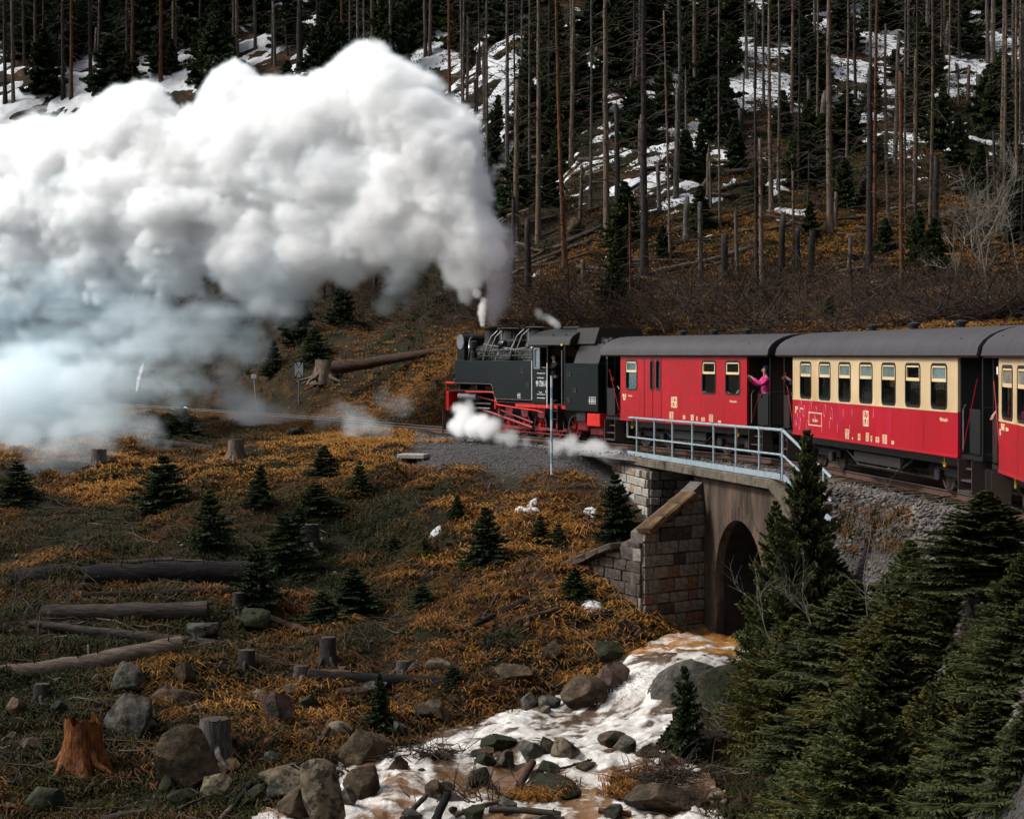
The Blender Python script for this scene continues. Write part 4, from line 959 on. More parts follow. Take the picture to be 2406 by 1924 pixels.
# bunker behind the cab
bk = obj('bunker', sheet([(0, 1.08), (2.2, 1.08), (2.2, 2.74), (0, 2.74)], .0, 1.25), M_gloss, loco)
obj('bunker', sheet([(0, 1.08), (2.2, 1.08), (2.2, 2.74), (0, 2.74)], -1.25, -.0), M_gloss, loco)
m = MB(); m.prism([(-1.2, 2.745), (1.2, 2.745), (.95, 3.42), (-.95, 3.42)], .05, 1.7, 'yz'); lb('coal_bunker', m, M_black)
m = MB(); m.prism([(-1.05, 3.422), (1.05, 3.422), (.85, 3.98), (-.85, 3.98)], .55, 2.0, 'yz'); lb('bunker_extension', m, M_soot)
for k in range(26):
    rr = random.Random(k); me = MB().lathe([(.02, -.1), (.12, -.03), (.1, .06), (.02, .1)], (0, 0, 0), 6).mesh('coal_lump'); o = obj('coal_lump', me, M_soot, loco) if k < 1 else obj('coal_lump', me_coal, M_soot, loco)
    if k < 1: me_coal = me
    o.location = (rr.uniform(.2, .5), rr.uniform(-.8, .8), 3.46 + rr.uniform(0, .05)); o.rotation_euler = (rr.random() * 3, rr.random() * 3, 0); o.scale = (1.4, 1, .8)
m = MB(); m.box(-.35, .0, .25, .5, 1.3, 1.8); 
lb('rear_ladder', MB().tube([(-.06, .95, 1.1), (-.06, .95, 3.2)], .018, 6).tube([(-.06, .6, 1.1), (-.06, .6, 3.2)], .018, 6).tube([(-.06, .6, 1.5), (-.06, .95, 1.5)], .014, 5).tube([(-.06, .6, 2.0), (-.06, .95, 2.0)], .014, 5).tube([(-.06, .6, 2.5), (-.06, .95, 2.5)], .014, 5), M_black)
hl = lb('headlight', MB().lathe([(.13, 0), (.15, -.12), (.15, -.2), (.12, -.2)], (0, .35, 1.62), 18, 'x'), M_black, True)
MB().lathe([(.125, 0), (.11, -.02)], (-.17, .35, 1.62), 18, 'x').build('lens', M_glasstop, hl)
MB().lathe([(.12, 0), (.12, -.01)], (-.15, .35, 1.62), 18, 'x').build('reflector', M_steel, hl)
lb('rear_buffer_beam', MB().cbox(-.06, .78, .6, 1.22, .58, 1.02, .02).cbox(-.06, .1, -1.22, .6, .58, 1.02, .02), M_lred)
lb('yellow_plate', MB().box(-.02, -.005, .62, .74, 2.15, 2.27), M_yellow)
lb('yellow_plate', MB().box(2.2, 2.32, 1.36, 1.365, 3.36, 3.42), M_yellow)
# frames, cylinders, motion
lb('main_frame', MB().box(.3, 11.2, .4, .46, .45, 1.2), M_soot); lb('main_frame', MB().box(.3, 11.2, -.46, -.4, .45, 1.2), M_soot)
lb('foot_plate', MB().box(.8, 7.3, -1.2, 1.2, 1.26, 1.30), M_soot)
lb('red_valance', MB().box(1.6, 5.9, 1.16, 1.2, 1.12, 1.24), M_lred)
lb('front_footplate', MB().box(7.3, 11.35, -1.2, 1.2, 1.64, 1.68), M_black)
lb('under_tank_support', MB().box(7.45, 7.52, .8, 1.2, 1.0, 1.7), M_lred); lb('tank_support', MB().box(9.0, 9.06, .8, 1.18, 1.682, 1.93), M_soot); lb('tank_support', MB().box(10.4, 10.46, .8, 1.18, 1.682, 1.93), M_soot)
def path(pts, y): return [(*(LL(a, b)[:1]), y, LL(a, b)[1]) for a, b in pts]
lb('red_pipe', MB().tube(path([(415, 900), (700, 905), (722, 930), (748, 1035), (960, 1072), (1150, 1095), (1240, 1125)], 1.22), .028, 7), M_lred, True)
lb('cylinder', MB().lathe([(.30, 0), (.33, .03), (.33, 1.25), (.30, 1.3)], (9.35, .98, .98), 22, 'x'), M_gloss, True)
lb('cylinder', MB().lathe([(.33, 0), (.33, 1.3)], (9.35, -.98, .98), 22, 'x'), M_gloss, True)
lb('valve_cylinder', MB().lathe([(.17, 0), (.17, 1.5)], (9.25, .95, 1.42), 18, 'x'), M_steel, True)
lb('cylinder_block', MB().cbox(9.45, 10.55, -.7, .9, .9, 1.6, .05), M_black)
wx = [2.61, 3.82, 5.07, 6.27, 7.47]
for x in wx:
    for sy in (1, -1):
        w = wheel(loco, x, .56 * sy, .46, 10, M_lred, M_wgrime, name='driving_wheel')
        MB().lathe([(.08, 0), (.08, .12)], (x + .12, (.62 if sy > 0 else -.74), .34), 10, 'y').build('crank_pin', M_steel, w)
    m = MB(); a = [(x + .33 * math.cos(R(t)), .46 + .33 * math.sin(R(t))) for t in range(200, 345, 12)]; m.prism(a, .6, .63, 'xz'); lb('balance_weight', m, M_lred)
for x in (wx[1] + .62, wx[2] + .6, wx[3] + .6):
    lb('splasher', MB().prism([(x - .32, 1.1), (x + .32, 1.1), (x + .2, .75), (x - .2, .75)], .9, .93, 'xz'), M_rodred)
for sy in (1, -1):
    lb('coupling_rod', MB().box(2.5, 7.6, (.72 if sy > 0 else -.78), (.78 if sy > 0 else -.72), .29, .39), M_rodred)
m = MB().tube([(5.07 + .12, .86, .36), (9.2, .92, .96)], .055, 6); lb('connecting_rod', m, M_rodred, True)
lb('piston_rod', MB().tube([(8.3, .95, .98), (9.4, .98, .98)], .04, 8), M_steel, True)
lb('eccentric_rod', MB().tube([(5.0, .95, .55), (7.6, .98, .98)], .035, 6), M_rodred, True)
lb('slide_bar', MB().box(8.1, 9.4, .85, 1.05, 1.14, 1.2), M_wgrime)
lb('expansion_link', MB().cbox(7.4, 7.55, .95, 1.05, .8, 1.35, .02), M_rodred)
lb('radius_rod', MB().tube([(7.5, 1.0, 1.25), (9.3, .96, 1.42)], .03, 6), M_rodred, True)
for x, r_ in ((.65, .27), (9.0, .27)):
    for sy in (1, -1): wheel(loco, x, .56 * sy, r_, 8, M_lred, M_wgrime, name='carrying_wheel')
lb('rear_truck_frame', MB().cbox(-.1, 1.4, .62, .7, .25, .48, .02), M_rodred)
lb('ash_pan', MB().cbox(1.6, 2.3, -.7, .7, .35, .9, .05), M_rodred)
lb('brake_gear', MB().box(2.1, 8.2, .66, .69, .14, .19), M_rodred)
lb('tool_box', MB().cbox(1.0, 1.6, .85, 1.15, .72, 1.05, .02), M_soot)
# cab steps
st = MB()
for zz in (.4, .75, 1.05): st.box(2.6, 3.1, 1.1, 1.34, zz - .015, zz + .015)
st.box(2.58, 2.6, 1.1, 1.34, .36, 1.24).box(3.1, 3.12, 1.1, 1.34, .36, 1.24); lb('cab_step', st, M_black)
# front end
fb = lb('front_buffer_beam', MB().cbox(11.36, 11.52, -1.2, 1.2, .82, 1.6, .02), M_lred)
lb('front_buffer', MB().lathe([(.05, 0), (.05, .25), (.2, .26), (.2, .32)], (11.52, 0, .72), 16, 'x'), M_soot, True)
lb('front_step_rail', MB().tube([(11.45, 1.24, .85), (11.45, 1.24, 1.95), (10.8, 1.24, 1.95)], .02, 6), M_lred, True)
lb('front_step_rail', MB().cbox(10.75, 11.45, 1.1, 1.26, 1.9, 1.97, .01), M_lred)
lb('front_hand_rail', MB().tube([(11.0, 1.0, 3.6), (11.28, 1.02, 3.5), (11.3, 1.05, 2.9), (11.2, 1.05, 2.7)], .016, 6), M_black, True)
for z in (2.02, 2.30):
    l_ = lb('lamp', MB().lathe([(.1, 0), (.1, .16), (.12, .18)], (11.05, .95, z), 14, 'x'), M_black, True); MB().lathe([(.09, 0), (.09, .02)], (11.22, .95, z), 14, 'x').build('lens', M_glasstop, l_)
lb('lamp', MB().lathe([(.14, 0), (.14, .2)], (11.1, 0, 3.6), 14, 'x'), M_black, True)
lb('compressor', MB().lathe([(.2, 0), (.2, .9)], (11.2, .5, 1.75), 16), M_black, True)
# lettering
x_, z_ = LL(1222, 845); glyphs('99 7241-5', .21, x_, z_, 1.254, M_white, loco, 'number_plate', sx=.66)
x_, z_ = LL(1213, 760); glyphs('Harzer Schmalspurbahnen', .055, x_, z_, 1.254, M_white, loco, sx=.6)
x_, z_ = LL(1213, 912); glyphs('Wernigerode', .05, x_, z_, 1.254, M_white, loco, sx=.6)
x_, z_ = LL(1270, 912); glyphs('Kr', .1, x_ - .02, z_, 1.254, M_white, loco, sx=.6)
for zy in (706, 928, 966):
    x_, z_ = LL(1220, zy); lb('plate_line', MB().box(x_ - .3, x_ + .3, 1.2505, 1.256, z_ - .008, z_ + .008), M_white)
for zx, zy, nr in ((985, 970, 4), (1740, 1030, 5), (1778, 1030, 5)):
    x_, z_ = LL(zx, zy); m = MB()
    for k in range(nr):
        for j in range(2):
            w_ = .05 + .05 * ((k * 7 + j * 3) % 3) / 2; m.box(x_ - .11 + j * .13, x_ - .11 + j * .13 + w_, 1.2505, 1.255, z_ + k * .055, z_ + k * .055 + .025)
    lb('data_lettering', m, M_white)
x_, z_ = LL(1888, 480); 
lb('painted_loop', MB().tube([(x_ - .05, 1.14, 3.05), (x_, 1.12, 3.12), (x_ + .05, 1.14, 3.06), (x_, 1.15, 2.98), (x_ - .04, 1.17, 2.9)], .01, 5), M_white)
# ------------------------------------------------------------------ nature materials
M_rock = {k: mat('rock_' + k, v, 4.2, 0.85, bs=1.0, bd=0.10, detail=12, dirt=(d, 3.0, 0.50), coord='World') for k, v, d in (
    ('granite', [(0.025, 0.022, 0.02), (0.07, 0.064, 0.055), (0.14, 0.13, 0.11)], (0.012, 0.015, 0.007)),
    ('brown', [(0.022, 0.014, 0.009), (0.065, 0.043, 0.025), (0.13, 0.09, 0.055)], (0.022, 0.02, 0.01)),
    ('mossy', [(0.006, 0.007, 0.004), (0.018, 0.019, 0.009), (0.06, 0.052, 0.034)], (0.015, 0.022, 0.006)),
    ('pale', [(0.06, 0.048, 0.032), (0.15, 0.12, 0.08), (0.24, 0.2, 0.13)], (0.02, 0.015, 0.01)),
    ('pink', [(0.05, 0.03, 0.025), (0.11, 0.07, 0.055), (0.17, 0.12, 0.1)], (0.04, 0.03, 0.02)))}
def bark(name, stops, sc=(6, 6, 1.2)):
    return mat(name, stops, 2.2, 0.95, bs=1.0, bd=0.04, detail=8, stretch=sc)
M_bark = {'grey': bark('bark_grey', [(0.022, 0.02, 0.018), (0.085, 0.076, 0.068), (0.18, 0.165, 0.15)]),
          'tan': bark('bark_tan', [(0.035, 0.025, 0.018), (0.13, 0.095, 0.07), (0.24, 0.18, 0.135)]),
          'orange': bark('bark_orange', [(0.03, 0.015, 0.01), (0.1, 0.042, 0.02), (0.2, 0.085, 0.032)]),
          'dark': bark('bark_dark', [(0.012, 0.01, 0.01), (0.035, 0.03, 0.028), (0.06, 0.05, 0.045)])}
LG = (1.2, 6, 6)
M_log = {'grey': bark('log_grey', [(0.014, 0.011, 0.01), (0.042, 0.034, 0.03), (0.085, 0.068, 0.058)], LG), 'dark': bark('log_dark', [(0.003, 0.003, 0.003), (0.008, 0.007, 0.0075), (0.03, 0.022, 0.02)], LG),
         'brown': bark('log_brown', [(0.022, 0.013, 0.01), (0.06, 0.037, 0.026), (0.11, 0.07, 0.048)], LG), 'red': bark('log_red', [(0.03, 0.012, 0.008), (0.1, 0.04, 0.022), (0.16, 0.07, 0.04)], LG),
         'pale': bark('log_pale', [(0.035, 0.026, 0.02), (0.1, 0.075, 0.058), (0.17, 0.13, 0.1)], LG)}
M_cut = mat('cut_wood', [(0.08, 0.05, 0.028), (0.16, 0.1, 0.06)], 5, 0.9)
M_cutdark = mat('weathered_cut_wood', [(0.03, 0.022, 0.018), (0.075, 0.058, 0.045)], 5, 0.9)
M_resin = mat('resin_orange_wood', [(0.03, 0.008, 0.003), (0.16, 0.045, 0.007), (0.32, 0.12, 0.018)], 2.5, 0.6, bs=1.0, bd=0.05, stretch=(7, 7, .9), dirt=((0.02, 0.01, 0.008), 3, .52))
M_snow = mat('snow', [(0.5, 0.52, 0.55), (0.7, 0.72, 0.75)], 2, 0.8, bs=0.5, bd=0.05, dirt=((0.4, 0.4, 0.4), 3, .6))
M_twig = mat('bare_twig', [(0.06, 0.045, 0.038), (0.15, 0.12, 0.1)], 1.0, 0.9, bs=0)
M_twigdark = mat('dead_brush_twig', [(0.03, 0.02, 0.016), (0.085, 0.06, 0.048)], 1.0, 0.9, bs=0)
M_twigpale = mat('pale_bare_branch', [(0.12, 0.105, 0.09), (0.3, 0.27, 0.23)], 1.0, 0.9, bs=0)
def leafmat(name, stops, attr='tint', trans=0.25, rough=0.75):
    m, nt, b = _new(name); a = nt.nodes.new('ShaderNodeAttribute'); a.attribute_name = attr
    c = ramp(nt, a.outputs['Fac'], stops); nt.links.new(c, b.inputs['Base Color']); b.inputs['Roughness'].default_value = rough; b.inputs['Specular IOR Level'].default_value = 0.12
    if trans:
        t = nt.nodes.new('ShaderNodeBsdfTranslucent'); nt.links.new(c, t.inputs[0]); x = nt.nodes.new('ShaderNodeMixShader'); x.inputs[0].default_value = trans
        o = [n for n in nt.nodes if n.type == 'OUTPUT_MATERIAL'][0]; nt.links.new(b.outputs[0], x.inputs[1]); nt.links.new(t.outputs[0], x.inputs[2]); nt.links.new(x.outputs[0], o.inputs[0])
    return m
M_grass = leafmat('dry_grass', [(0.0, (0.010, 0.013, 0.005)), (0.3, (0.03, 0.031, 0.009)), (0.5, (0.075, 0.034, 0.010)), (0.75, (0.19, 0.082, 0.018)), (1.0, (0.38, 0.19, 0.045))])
M_bush = leafmat('undergrowth_leaves', [(0.0, (0.005, 0.007, 0.003)), (0.5, (0.018, 0.021, 0.007)), (1.0, (0.05, 0.045, 0.015))])
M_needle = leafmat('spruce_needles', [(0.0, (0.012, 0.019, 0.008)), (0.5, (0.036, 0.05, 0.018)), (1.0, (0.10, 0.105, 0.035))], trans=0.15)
M_needleyel = leafmat('yellowish_spruce_needles', [(0.0, (0.014, 0.018, 0.007)), (0.5, (0.042, 0.046, 0.014)), (1.0, (0.13, 0.11, 0.03))], trans=0.15)
M_needledark = leafmat('dark_spruce_needles', [(0.0, (0.010, 0.015, 0.006)), (0.5, (0.032, 0.042, 0.016)), (1.0, (0.085, 0.092, 0.034))], trans=0.15)
M_needlehill = leafmat('hill_spruce_needles', [(0.0, (0.006, 0.012, 0.006)), (0.5, (0.018, 0.032, 0.014)), (1.0, (0.045, 0.06, 0.022))], trans=0.15)
# ------------------------------------------------------------------ stream
wxs = np.arange(-5.5, 9.2, 0.075); wys = np.arange(24, 55.5, 0.075)
WX, WY = np.meshgrid(wxs, wys); wxf, wyf = WX.ravel(), WY.ravel()
q, wz, di = stream_q(wxf, wyf)
q2, wz2, _d = stream_q(wxf, wyf - 0.5); slope = np.abs(wz - wz2) / 0.5
fall = smooth(0.22, 0.6, slope)
turb = 0.26 * fbm(wxf, wyf, s=0.8, octv=4, seed=41) + 0.09 * fbm(wxf * 1.0, wyf * 2.0, s=1.6, octv=3, seed=44, billow=True) + fall * 0.16 * fbm(wxf, wyf, s=2.2, octv=4, seed=42, billow=True)
al_, ac_ = stream_flow(wxf, wyf)
ridge = fbm(al_ * .55, ac_ * 2.6 + .5 * vnoise(al_ * .5, ac_ * .5, seed=4), s=1.1, octv=4, seed=46, billow=True)
turb = turb * .75 + .07 * ridge
wzf = wz + turb - 0.10 * smooth(.8, 1.25, q)
n1 = fbm(wxf + .5 * vnoise(wxf, wyf, seed=3), wyf * 2.6 + 1.2 * vnoise(wxf * .9, wyf * .9, seed=5), s=0.55, octv=5, seed=50, gain=.6)
n2 = np.abs(fbm(wxf + .6 * vnoise(wxf * 1.3, wyf * 1.3, seed=7), wyf * 3.2, s=1.2, octv=4, seed=60, gain=.65))
pool = np.exp(-(((wxf - 0.4) / 2.8)**2 + ((wyf - 43.2) / 1.1)**2))
low = smooth(42.6, 38.5, wyf)
n3_ = fbm(al_ * .35, ac_ * 2.2 + .7 * vnoise(al_ * .6, ac_ * .8, seed=9), s=1.0, octv=5, seed=48, gain=.62)
foam = np.clip(1.5 * n3_ + .1 + .12 * low + 0.52 + .9 * n1 + 0.9 * fall + 0.6 * pool - 0.16 * low * (1 - .5 * fall) + (0.3 - 2.6 * n2) * .6 + .2 * np.clip(turb / .08, -1, 1), 0, 1)
foam = np.where(wyf > 47.4, np.clip(0.38 + 1.5 * n1, 0, 1), foam)
gold = smooth(47.0, 47.8, wyf) * 0.9 + low * 0.35 + .1
keep = (q < 1.3)
idx = -np.ones(len(wxf), int)
Fq = grid_faces(len(wxs), len(wys)); Fq = Fq[keep[Fq].all(1)]
used = np.unique(Fq); idx[used] = np.arange(len(used)); Fq = idx[Fq]
m, nt, b = _new('foaming_brown_water')
af = nt.nodes.new('ShaderNodeAttribute'); af.attribute_name = 'foam'; ag = nt.nodes.new('ShaderNodeAttribute'); ag.attribute_name = 'gold'
nz = noise(nt, 7, 6, .8); ad = nt.nodes.new('ShaderNodeMath'); ad.operation = 'ADD'; sb = nt.nodes.new('ShaderNodeMath'); sb.operation = 'MULTIPLY_ADD'; sb.inputs[1].default_value = .9; sb.inputs[2].default_value = -.45
nt.links.new(nz, sb.inputs[0]); nt.links.new(af.outputs['Fac'], ad.inputs[0]); nt.links.new(sb.outputs[0], ad.inputs[1])
deep = mixc(nt, ag.outputs['Fac'], (0.035, 0.02, 0.011), (0.26, 0.12, 0.03))
c = ramp(nt, ad.outputs[0], [(0.25, (0, 0, 0)), (0.5, (.45, .45, .45)), (0.72, (1, 1, 1))])
fw = ramp(nt, noise(nt, 2.2, 6, .75, dist=1.0), [(0.3, (.26, .22, .18)), (0.5, (.5, .48, .45)), (0.68, (.78, .77, .76))]); colr = mixc(nt, c, deep, fw); nt.links.new(colr, b.inputs['Base Color'])
b.inputs['Roughness'].default_value = 0.25; bump(nt, b, nz, .8, .06)
M_water = m
me = npmesh('stream_water', np.c_[wxf, wyf, wzf][used], Fq, M_water, smooth=True, attrs={'foam': foam[used], 'gold': gold[used]})
obj('stream_water', me, M_water, kind='structure')
# spray thrown up along the fall and the outlet: small clots of foam
ii = np.where(keep & (fall > min(.35, fall[keep].max() * .5)) & (q < 1.05))[0]; ii = rng.choice(ii, 900)
oc = np.array([(1, 0, 0), (-1, 0, 0), (0, 1, 0), (0, -1, 0), (0, 0, 1), (0, 0, -1)], float); of = np.array([(0, 2, 4), (2, 1, 4), (1, 3, 4), (3, 0, 4), (2, 0, 5), (1, 2, 5), (3, 1, 5), (0, 3, 5)])
def scatter_rocks(pos, size, seed=0, squash=.65):
    r = np.random.default_rng(seed); n = len(pos); base = oc[None] * (1 + r.uniform(-.45, .35, (n, 6, 1))) + r.uniform(-.25, .25, (n, 6, 3))
    a = r.uniform(0, 6.28, n); ca, sa = np.cos(a), np.sin(a); x = base[..., 0] * ca[:, None] - base[..., 1] * sa[:, None]; y = base[..., 0] * sa[:, None] + base[..., 1] * ca[:, None]
    V = np.stack([x, y, base[..., 2] * squash], -1) * np.asarray(size)[:, None, None] + pos[:, None, :]
    Fc = of[None] + (np.arange(n) * 6)[:, None, None]; return V.reshape(-1, 3), Fc.reshape(-1, 3)
pos = np.c_[wxf[ii] + rng.normal(0, .05, 900), wyf[ii] + rng.normal(0, .05, 900), wzf[ii] + np.abs(rng.normal(0, .05, 900))]
V, Fc = scatter_rocks(pos, rng.uniform(.006, .022, 900), 3, 1.0)
M_spray = mat('water_spray', [(0.7, 0.7, 0.68), (0.8, 0.8, 0.78)], 3, 0.4, bs=0)
o = obj('water_spray', npmesh('water_spray', V, Fc, M_spray, smooth=True), M_spray); tag(o, 'white water spray thrown up along the small waterfall', 'spray', kind='stuff')
# ------------------------------------------------------------------ labels: nth from the left within a zone
ORD = ['leftmost', 'second', 'third', 'fourth', 'fifth', 'sixth', 'seventh', 'eighth', 'ninth', 'tenth', 'eleventh', 'twelfth', 'thirteenth', 'fourteenth', 'fifteenth', 'sixteenth', 'seventeenth', 'eighteenth', 'nineteenth', 'twentieth', 'twenty-first', 'twenty-second', 'twenty-third', 'twenty-fourth', 'twenty-fifth', 'twenty-sixth', 'twenty-seventh', 'twenty-eighth', 'twenty-ninth', 'thirtieth']
LAB = {}
def lab(o, desc, zone, px): LAB.setdefault((desc, zone), []).append((px, o))
def apply_labels():
    for (desc, zone), L in LAB.items():
        L.sort(key=lambda a: a[0])
        for k, (px, o) in enumerate(L):
            if len(L) == 1: o['label'] = f'{desc} {zone}'
            elif k == len(L) - 1 and len(L) > 1: o['label'] = f'rightmost {desc} {zone}'
            else: o['label'] = (f'leftmost {desc} {zone}' if k == 0 else f'{ORD[k]} {desc} from the left {zone}')
def hzone(px):
    for lim, nm in ((480, 'above the left steam'), (980, 'above the right steam'), (1290, 'right of the steam'), (1500, 'above the locomotive'), (1760, 'above the baggage carriage'), (1950, 'above the carriage gap'), (2200, 'above the cream carriage')):
        if px < lim: return nm
    return 'near the right edge'
# ------------------------------------------------------------------ rocks
def GW(px, py):
    D = np.arange(30, 56, .15); X = (px - CX) * D / F; Z = EYE - (py - HY) * D / F; g = height(X, D); q_, w_, _ = stream_q(X, D)
    g = np.where(q_ < 1.25, np.maximum(g, w_), g); k = np.where(g >= Z)[0]
    if len(k) == 0: return G(px, py)
    j = k[0]; return Vector((X[j], D[j], Z[j]))
def rock_mesh(seed, flat=1.0, cuts=14, sub=4, sharp=0.55):
    r = random.Random(seed); bm = bmesh.new(); bmesh.ops.create_icosphere(bm, subdivisions=sub, radius=1)
    pl = []
    for _ in range(cuts):
        d = Vector((r.gauss(0, 1), r.gauss(0, 1), r.gauss(0, .8))).normalized(); pl.append((d, r.uniform(sharp - .12, sharp + .12)))
    co = np.array([v.co[:] for v in bm.verts]); nn = 0.10 * fbm(co[:, 0] + seed * 3, co[:, 1], co[:, 2], s=1.6, octv=4, seed=seed)
    for v, k in zip(bm.verts, nn):
        for d, h in pl:
            t = v.co.dot(d)
            if t > h: v.co -= d * (t - h) * .93
        v.co *= 1 + float(k); v.co.z *= flat
    mx = [max(abs(v.co[i]) for v in bm.verts) for i in range(3)]
    for v in bm.verts: v.co = Vector((v.co.x / mx[0], v.co.y / mx[1], v.co.z / mx[2]))
    me = bpy.data.meshes.new('boulder'); bm.to_mesh(me); bm.free(); me.polygons.foreach_set('use_smooth', [True] * len(me.polygons)); me.set_sharp_from_angle(angle=R(32)); return me
def boulder(x0, y0, x1, y1, kind, label, seed=1, rot=0.0, dd=.8, sink=.15, tilt=0.0, name='boulder', cuts=15, sharp=.55, D=None):
    cx_ = (x0 + x1) / 2; g = (GW if y1 > 1500 else G)(cx_, y1 - (y1 - y0) * .12) if D is None else None
    if D is None: D = g.y
    w = (x1 - x0) * D / F / 2; h = (y1 - y0) * D / F / 2
    c = P(cx_, (y0 + y1) / 2, D + w * dd * .4)
    me = rock_mesh(seed, cuts=cuts, sharp=sharp); me.materials.append(M_rock[kind]); o = obj(name, me, None); o.location = c; o.scale = (w * 1.03, w * dd, h * (1 + sink)); o.rotation_euler = (0, tilt, 0)
    tag(o, label, 'boulder' if w > .25 else 'rock'); return o
for a in [
    (245, 1632, 372, 1742, 'granite', 'rounded lichen-spotted granite boulder behind the orange tree stump', 11),
    (350, 1712, 520, 1880, 'brown', 'large flat slab of rock tilting down to the right near the lower left', 12, 0, .5, .1, .45),
    (254, 1558, 348, 1640, 'granite', 'pale-topped boulder just below the pale spiked log', 13),
    (345, 1612, 475, 1668, 'brown', 'low rock in yellow grass right of the lichen-spotted boulder', 14),
    (410, 1558, 470, 1620, 'brown', 'pointed brown rock in grass below the pale log end', 15),
    (425, 1456, 515, 1506, 'granite', 'grey rock between the two fallen logs on the left', 16),
    (550, 1432, 640, 1490, 'mossy', 'mossy rock at the upper end of the thin slanting log', 17),
    (598, 1625, 694, 1708, 'pink', 'pinkish boulder in grass left of the mid-stream log', 18),
    (590, 1618, 622, 1646, 'pale', 'small pale stone resting on the pinkish boulder', 19),
    (12, 1640, 78, 1685, 'brown', 'reddish rock at the left edge below the pale log', 20), (5, 1715, 42, 1760, 'brown', 'small brown rock at the left edge beside the orange stump', 21),
    (120, 1640, 160, 1690, 'mossy', 'small upright mossy rock above the orange stump', 22),
    (600, 1795, 730, 1870, 'pale', 'pale sandy slab in the bottom left centre', 23, 0, .7, .2, .15), (700, 1790, 806, 1960, 'pale', 'big pale yellow rock with dark cracked side at the bottom', 24, 0, .7, .1, -.3),
    (640, 1840, 760, 1935, 'brown', 'dark cracked rock between the two pale slabs at the bottom', 25),
    (788, 1720, 925, 1800, 'brown', 'broad tan boulder at the left bank of the stream', 26), (800, 1795, 892, 1880, 'brown', 'brown boulder below the broad tan one beside the small waterfall', 27),
    (795, 1852, 846, 1906, 'granite', 'grey rock at the foot of the left cascade', 28), (760, 1695, 830, 1742, 'pale', 'squared cut stone on the bank above the broad tan boulder', 29, 0, .8, .1, 0, 'boulder', 4, .8),
    (1115, 1716, 1214, 1772, 'mossy', 'dark mossy boulder in the middle of the white pool', 30), (1218, 1742, 1282, 1800, 'granite', 'wet grey boulder with water running over it in mid-stream', 31),
    (1266, 1734, 1306, 1790, 'brown', 'narrow brown rock wedged between two mid-stream boulders', 32), (1294, 1734, 1375, 1796, 'pale', 'pale spotted angular boulder in mid-stream', 33),
    (1318, 1588, 1428, 1670, 'brown', 'pyramid-shaped brown boulder at the foot of the waterfall', 34, 0, .8, .1, 0, 'boulder', 5, .62),
    (1218, 1628, 1266, 1672, 'granite', 'small upright grey rock on the bank below the long log', 35), (1262, 1630, 1318, 1668, 'granite', 'rounded grey rock left of the pyramid-shaped boulder', 36), (1250, 1660, 1300, 1684, 'pale', 'flat pale stone at the pool edge under the grey rocks', 37),
    (1230, 1824, 1382, 1876, 'mossy', 'long flat moss-covered rock in the lower stream', 38), (1100, 1800, 1158, 1848, 'mossy', 'wet dark rock left of the leaning branch in the stream', 39), (1008, 1830, 1070, 1876, 'mossy', 'black wet rock above the driftwood pile', 40),
    (1388, 1560, 1480, 1640, 'pink', 'pinkish rock behind the waterfall', 41), (1270, 1506, 1328, 1562, 'brown', 'square brown rock in the grass above the long log', 42),
    (1395, 1510, 1470, 1560, 'mossy', 'dark mossy rock on the bank left of the outlet', 43), (1150, 1560, 1250, 1600, 'brown', 'low brown rock lying just above the long log', 44),
    (1350, 1790, 1400, 1815, 'brown', 'small wet stone breaking the white water below mid-stream', 45), (1490, 1750, 1560, 1785, 'brown', 'brown submerged rock at the right of the pool', 46), (1395, 1720, 1470, 1755, 'brown', 'brown rock washed by foam under the waterfall', 47),
    (1250, 1905, 1330, 1950, 'granite', 'grey rock at the bottom edge below the driftwood', 48), (1005, 1760, 1060, 1790, 'brown', 'tan rock washed by the left arm of the stream', 49),
    (905, 885, 945, 0, 0)][:-1]: boulder(*a)
_rr = random.Random(77)
for _ in range(40):
    x0 = _rr.uniform(-20, 1000); y0 = _rr.uniform(1560, 1900) if x0 < 760 else _rr.uniform(1500, 1700); w_ = _rr.choice([22, 28, 34, 45, 60, 80]) * _rr.uniform(.8, 1.2)
    kk = _rr.choice(['granite', 'brown', 'mossy', 'brown', 'pale']); o = boulder(x0, y0, x0 + w_, y0 + w_ * _rr.uniform(.5, .95), kk, 'x', _rr.randrange(100, 900)); o['group'] = 'rocks in the grass of the lower left'
    lab(o, {'granite': 'grey', 'brown': 'brown', 'mossy': 'dark mossy', 'pale': 'pale'}[kk] + (' small rock' if w_ < 36 else ' boulder'), 'in the lower left grass', x0)
for _ in range(22):
    x0 = _rr.uniform(860, 1560); y0 = _rr.uniform(1735, 1900); w_ = _rr.uniform(22, 62)
    kk = _rr.choice(['granite', 'brown', 'mossy']); o = boulder(x0, y0, x0 + w_, y0 + w_ * _rr.uniform(.45, .8), kk, 'x', _rr.randrange(100, 900), sink=.5); o['group'] = 'wet rocks in the stream'
    lab(o, {'granite': 'wet grey rock', 'brown': 'wet brown rock', 'mossy': 'wet black rock'}[kk], 'washed by the stream', x0)
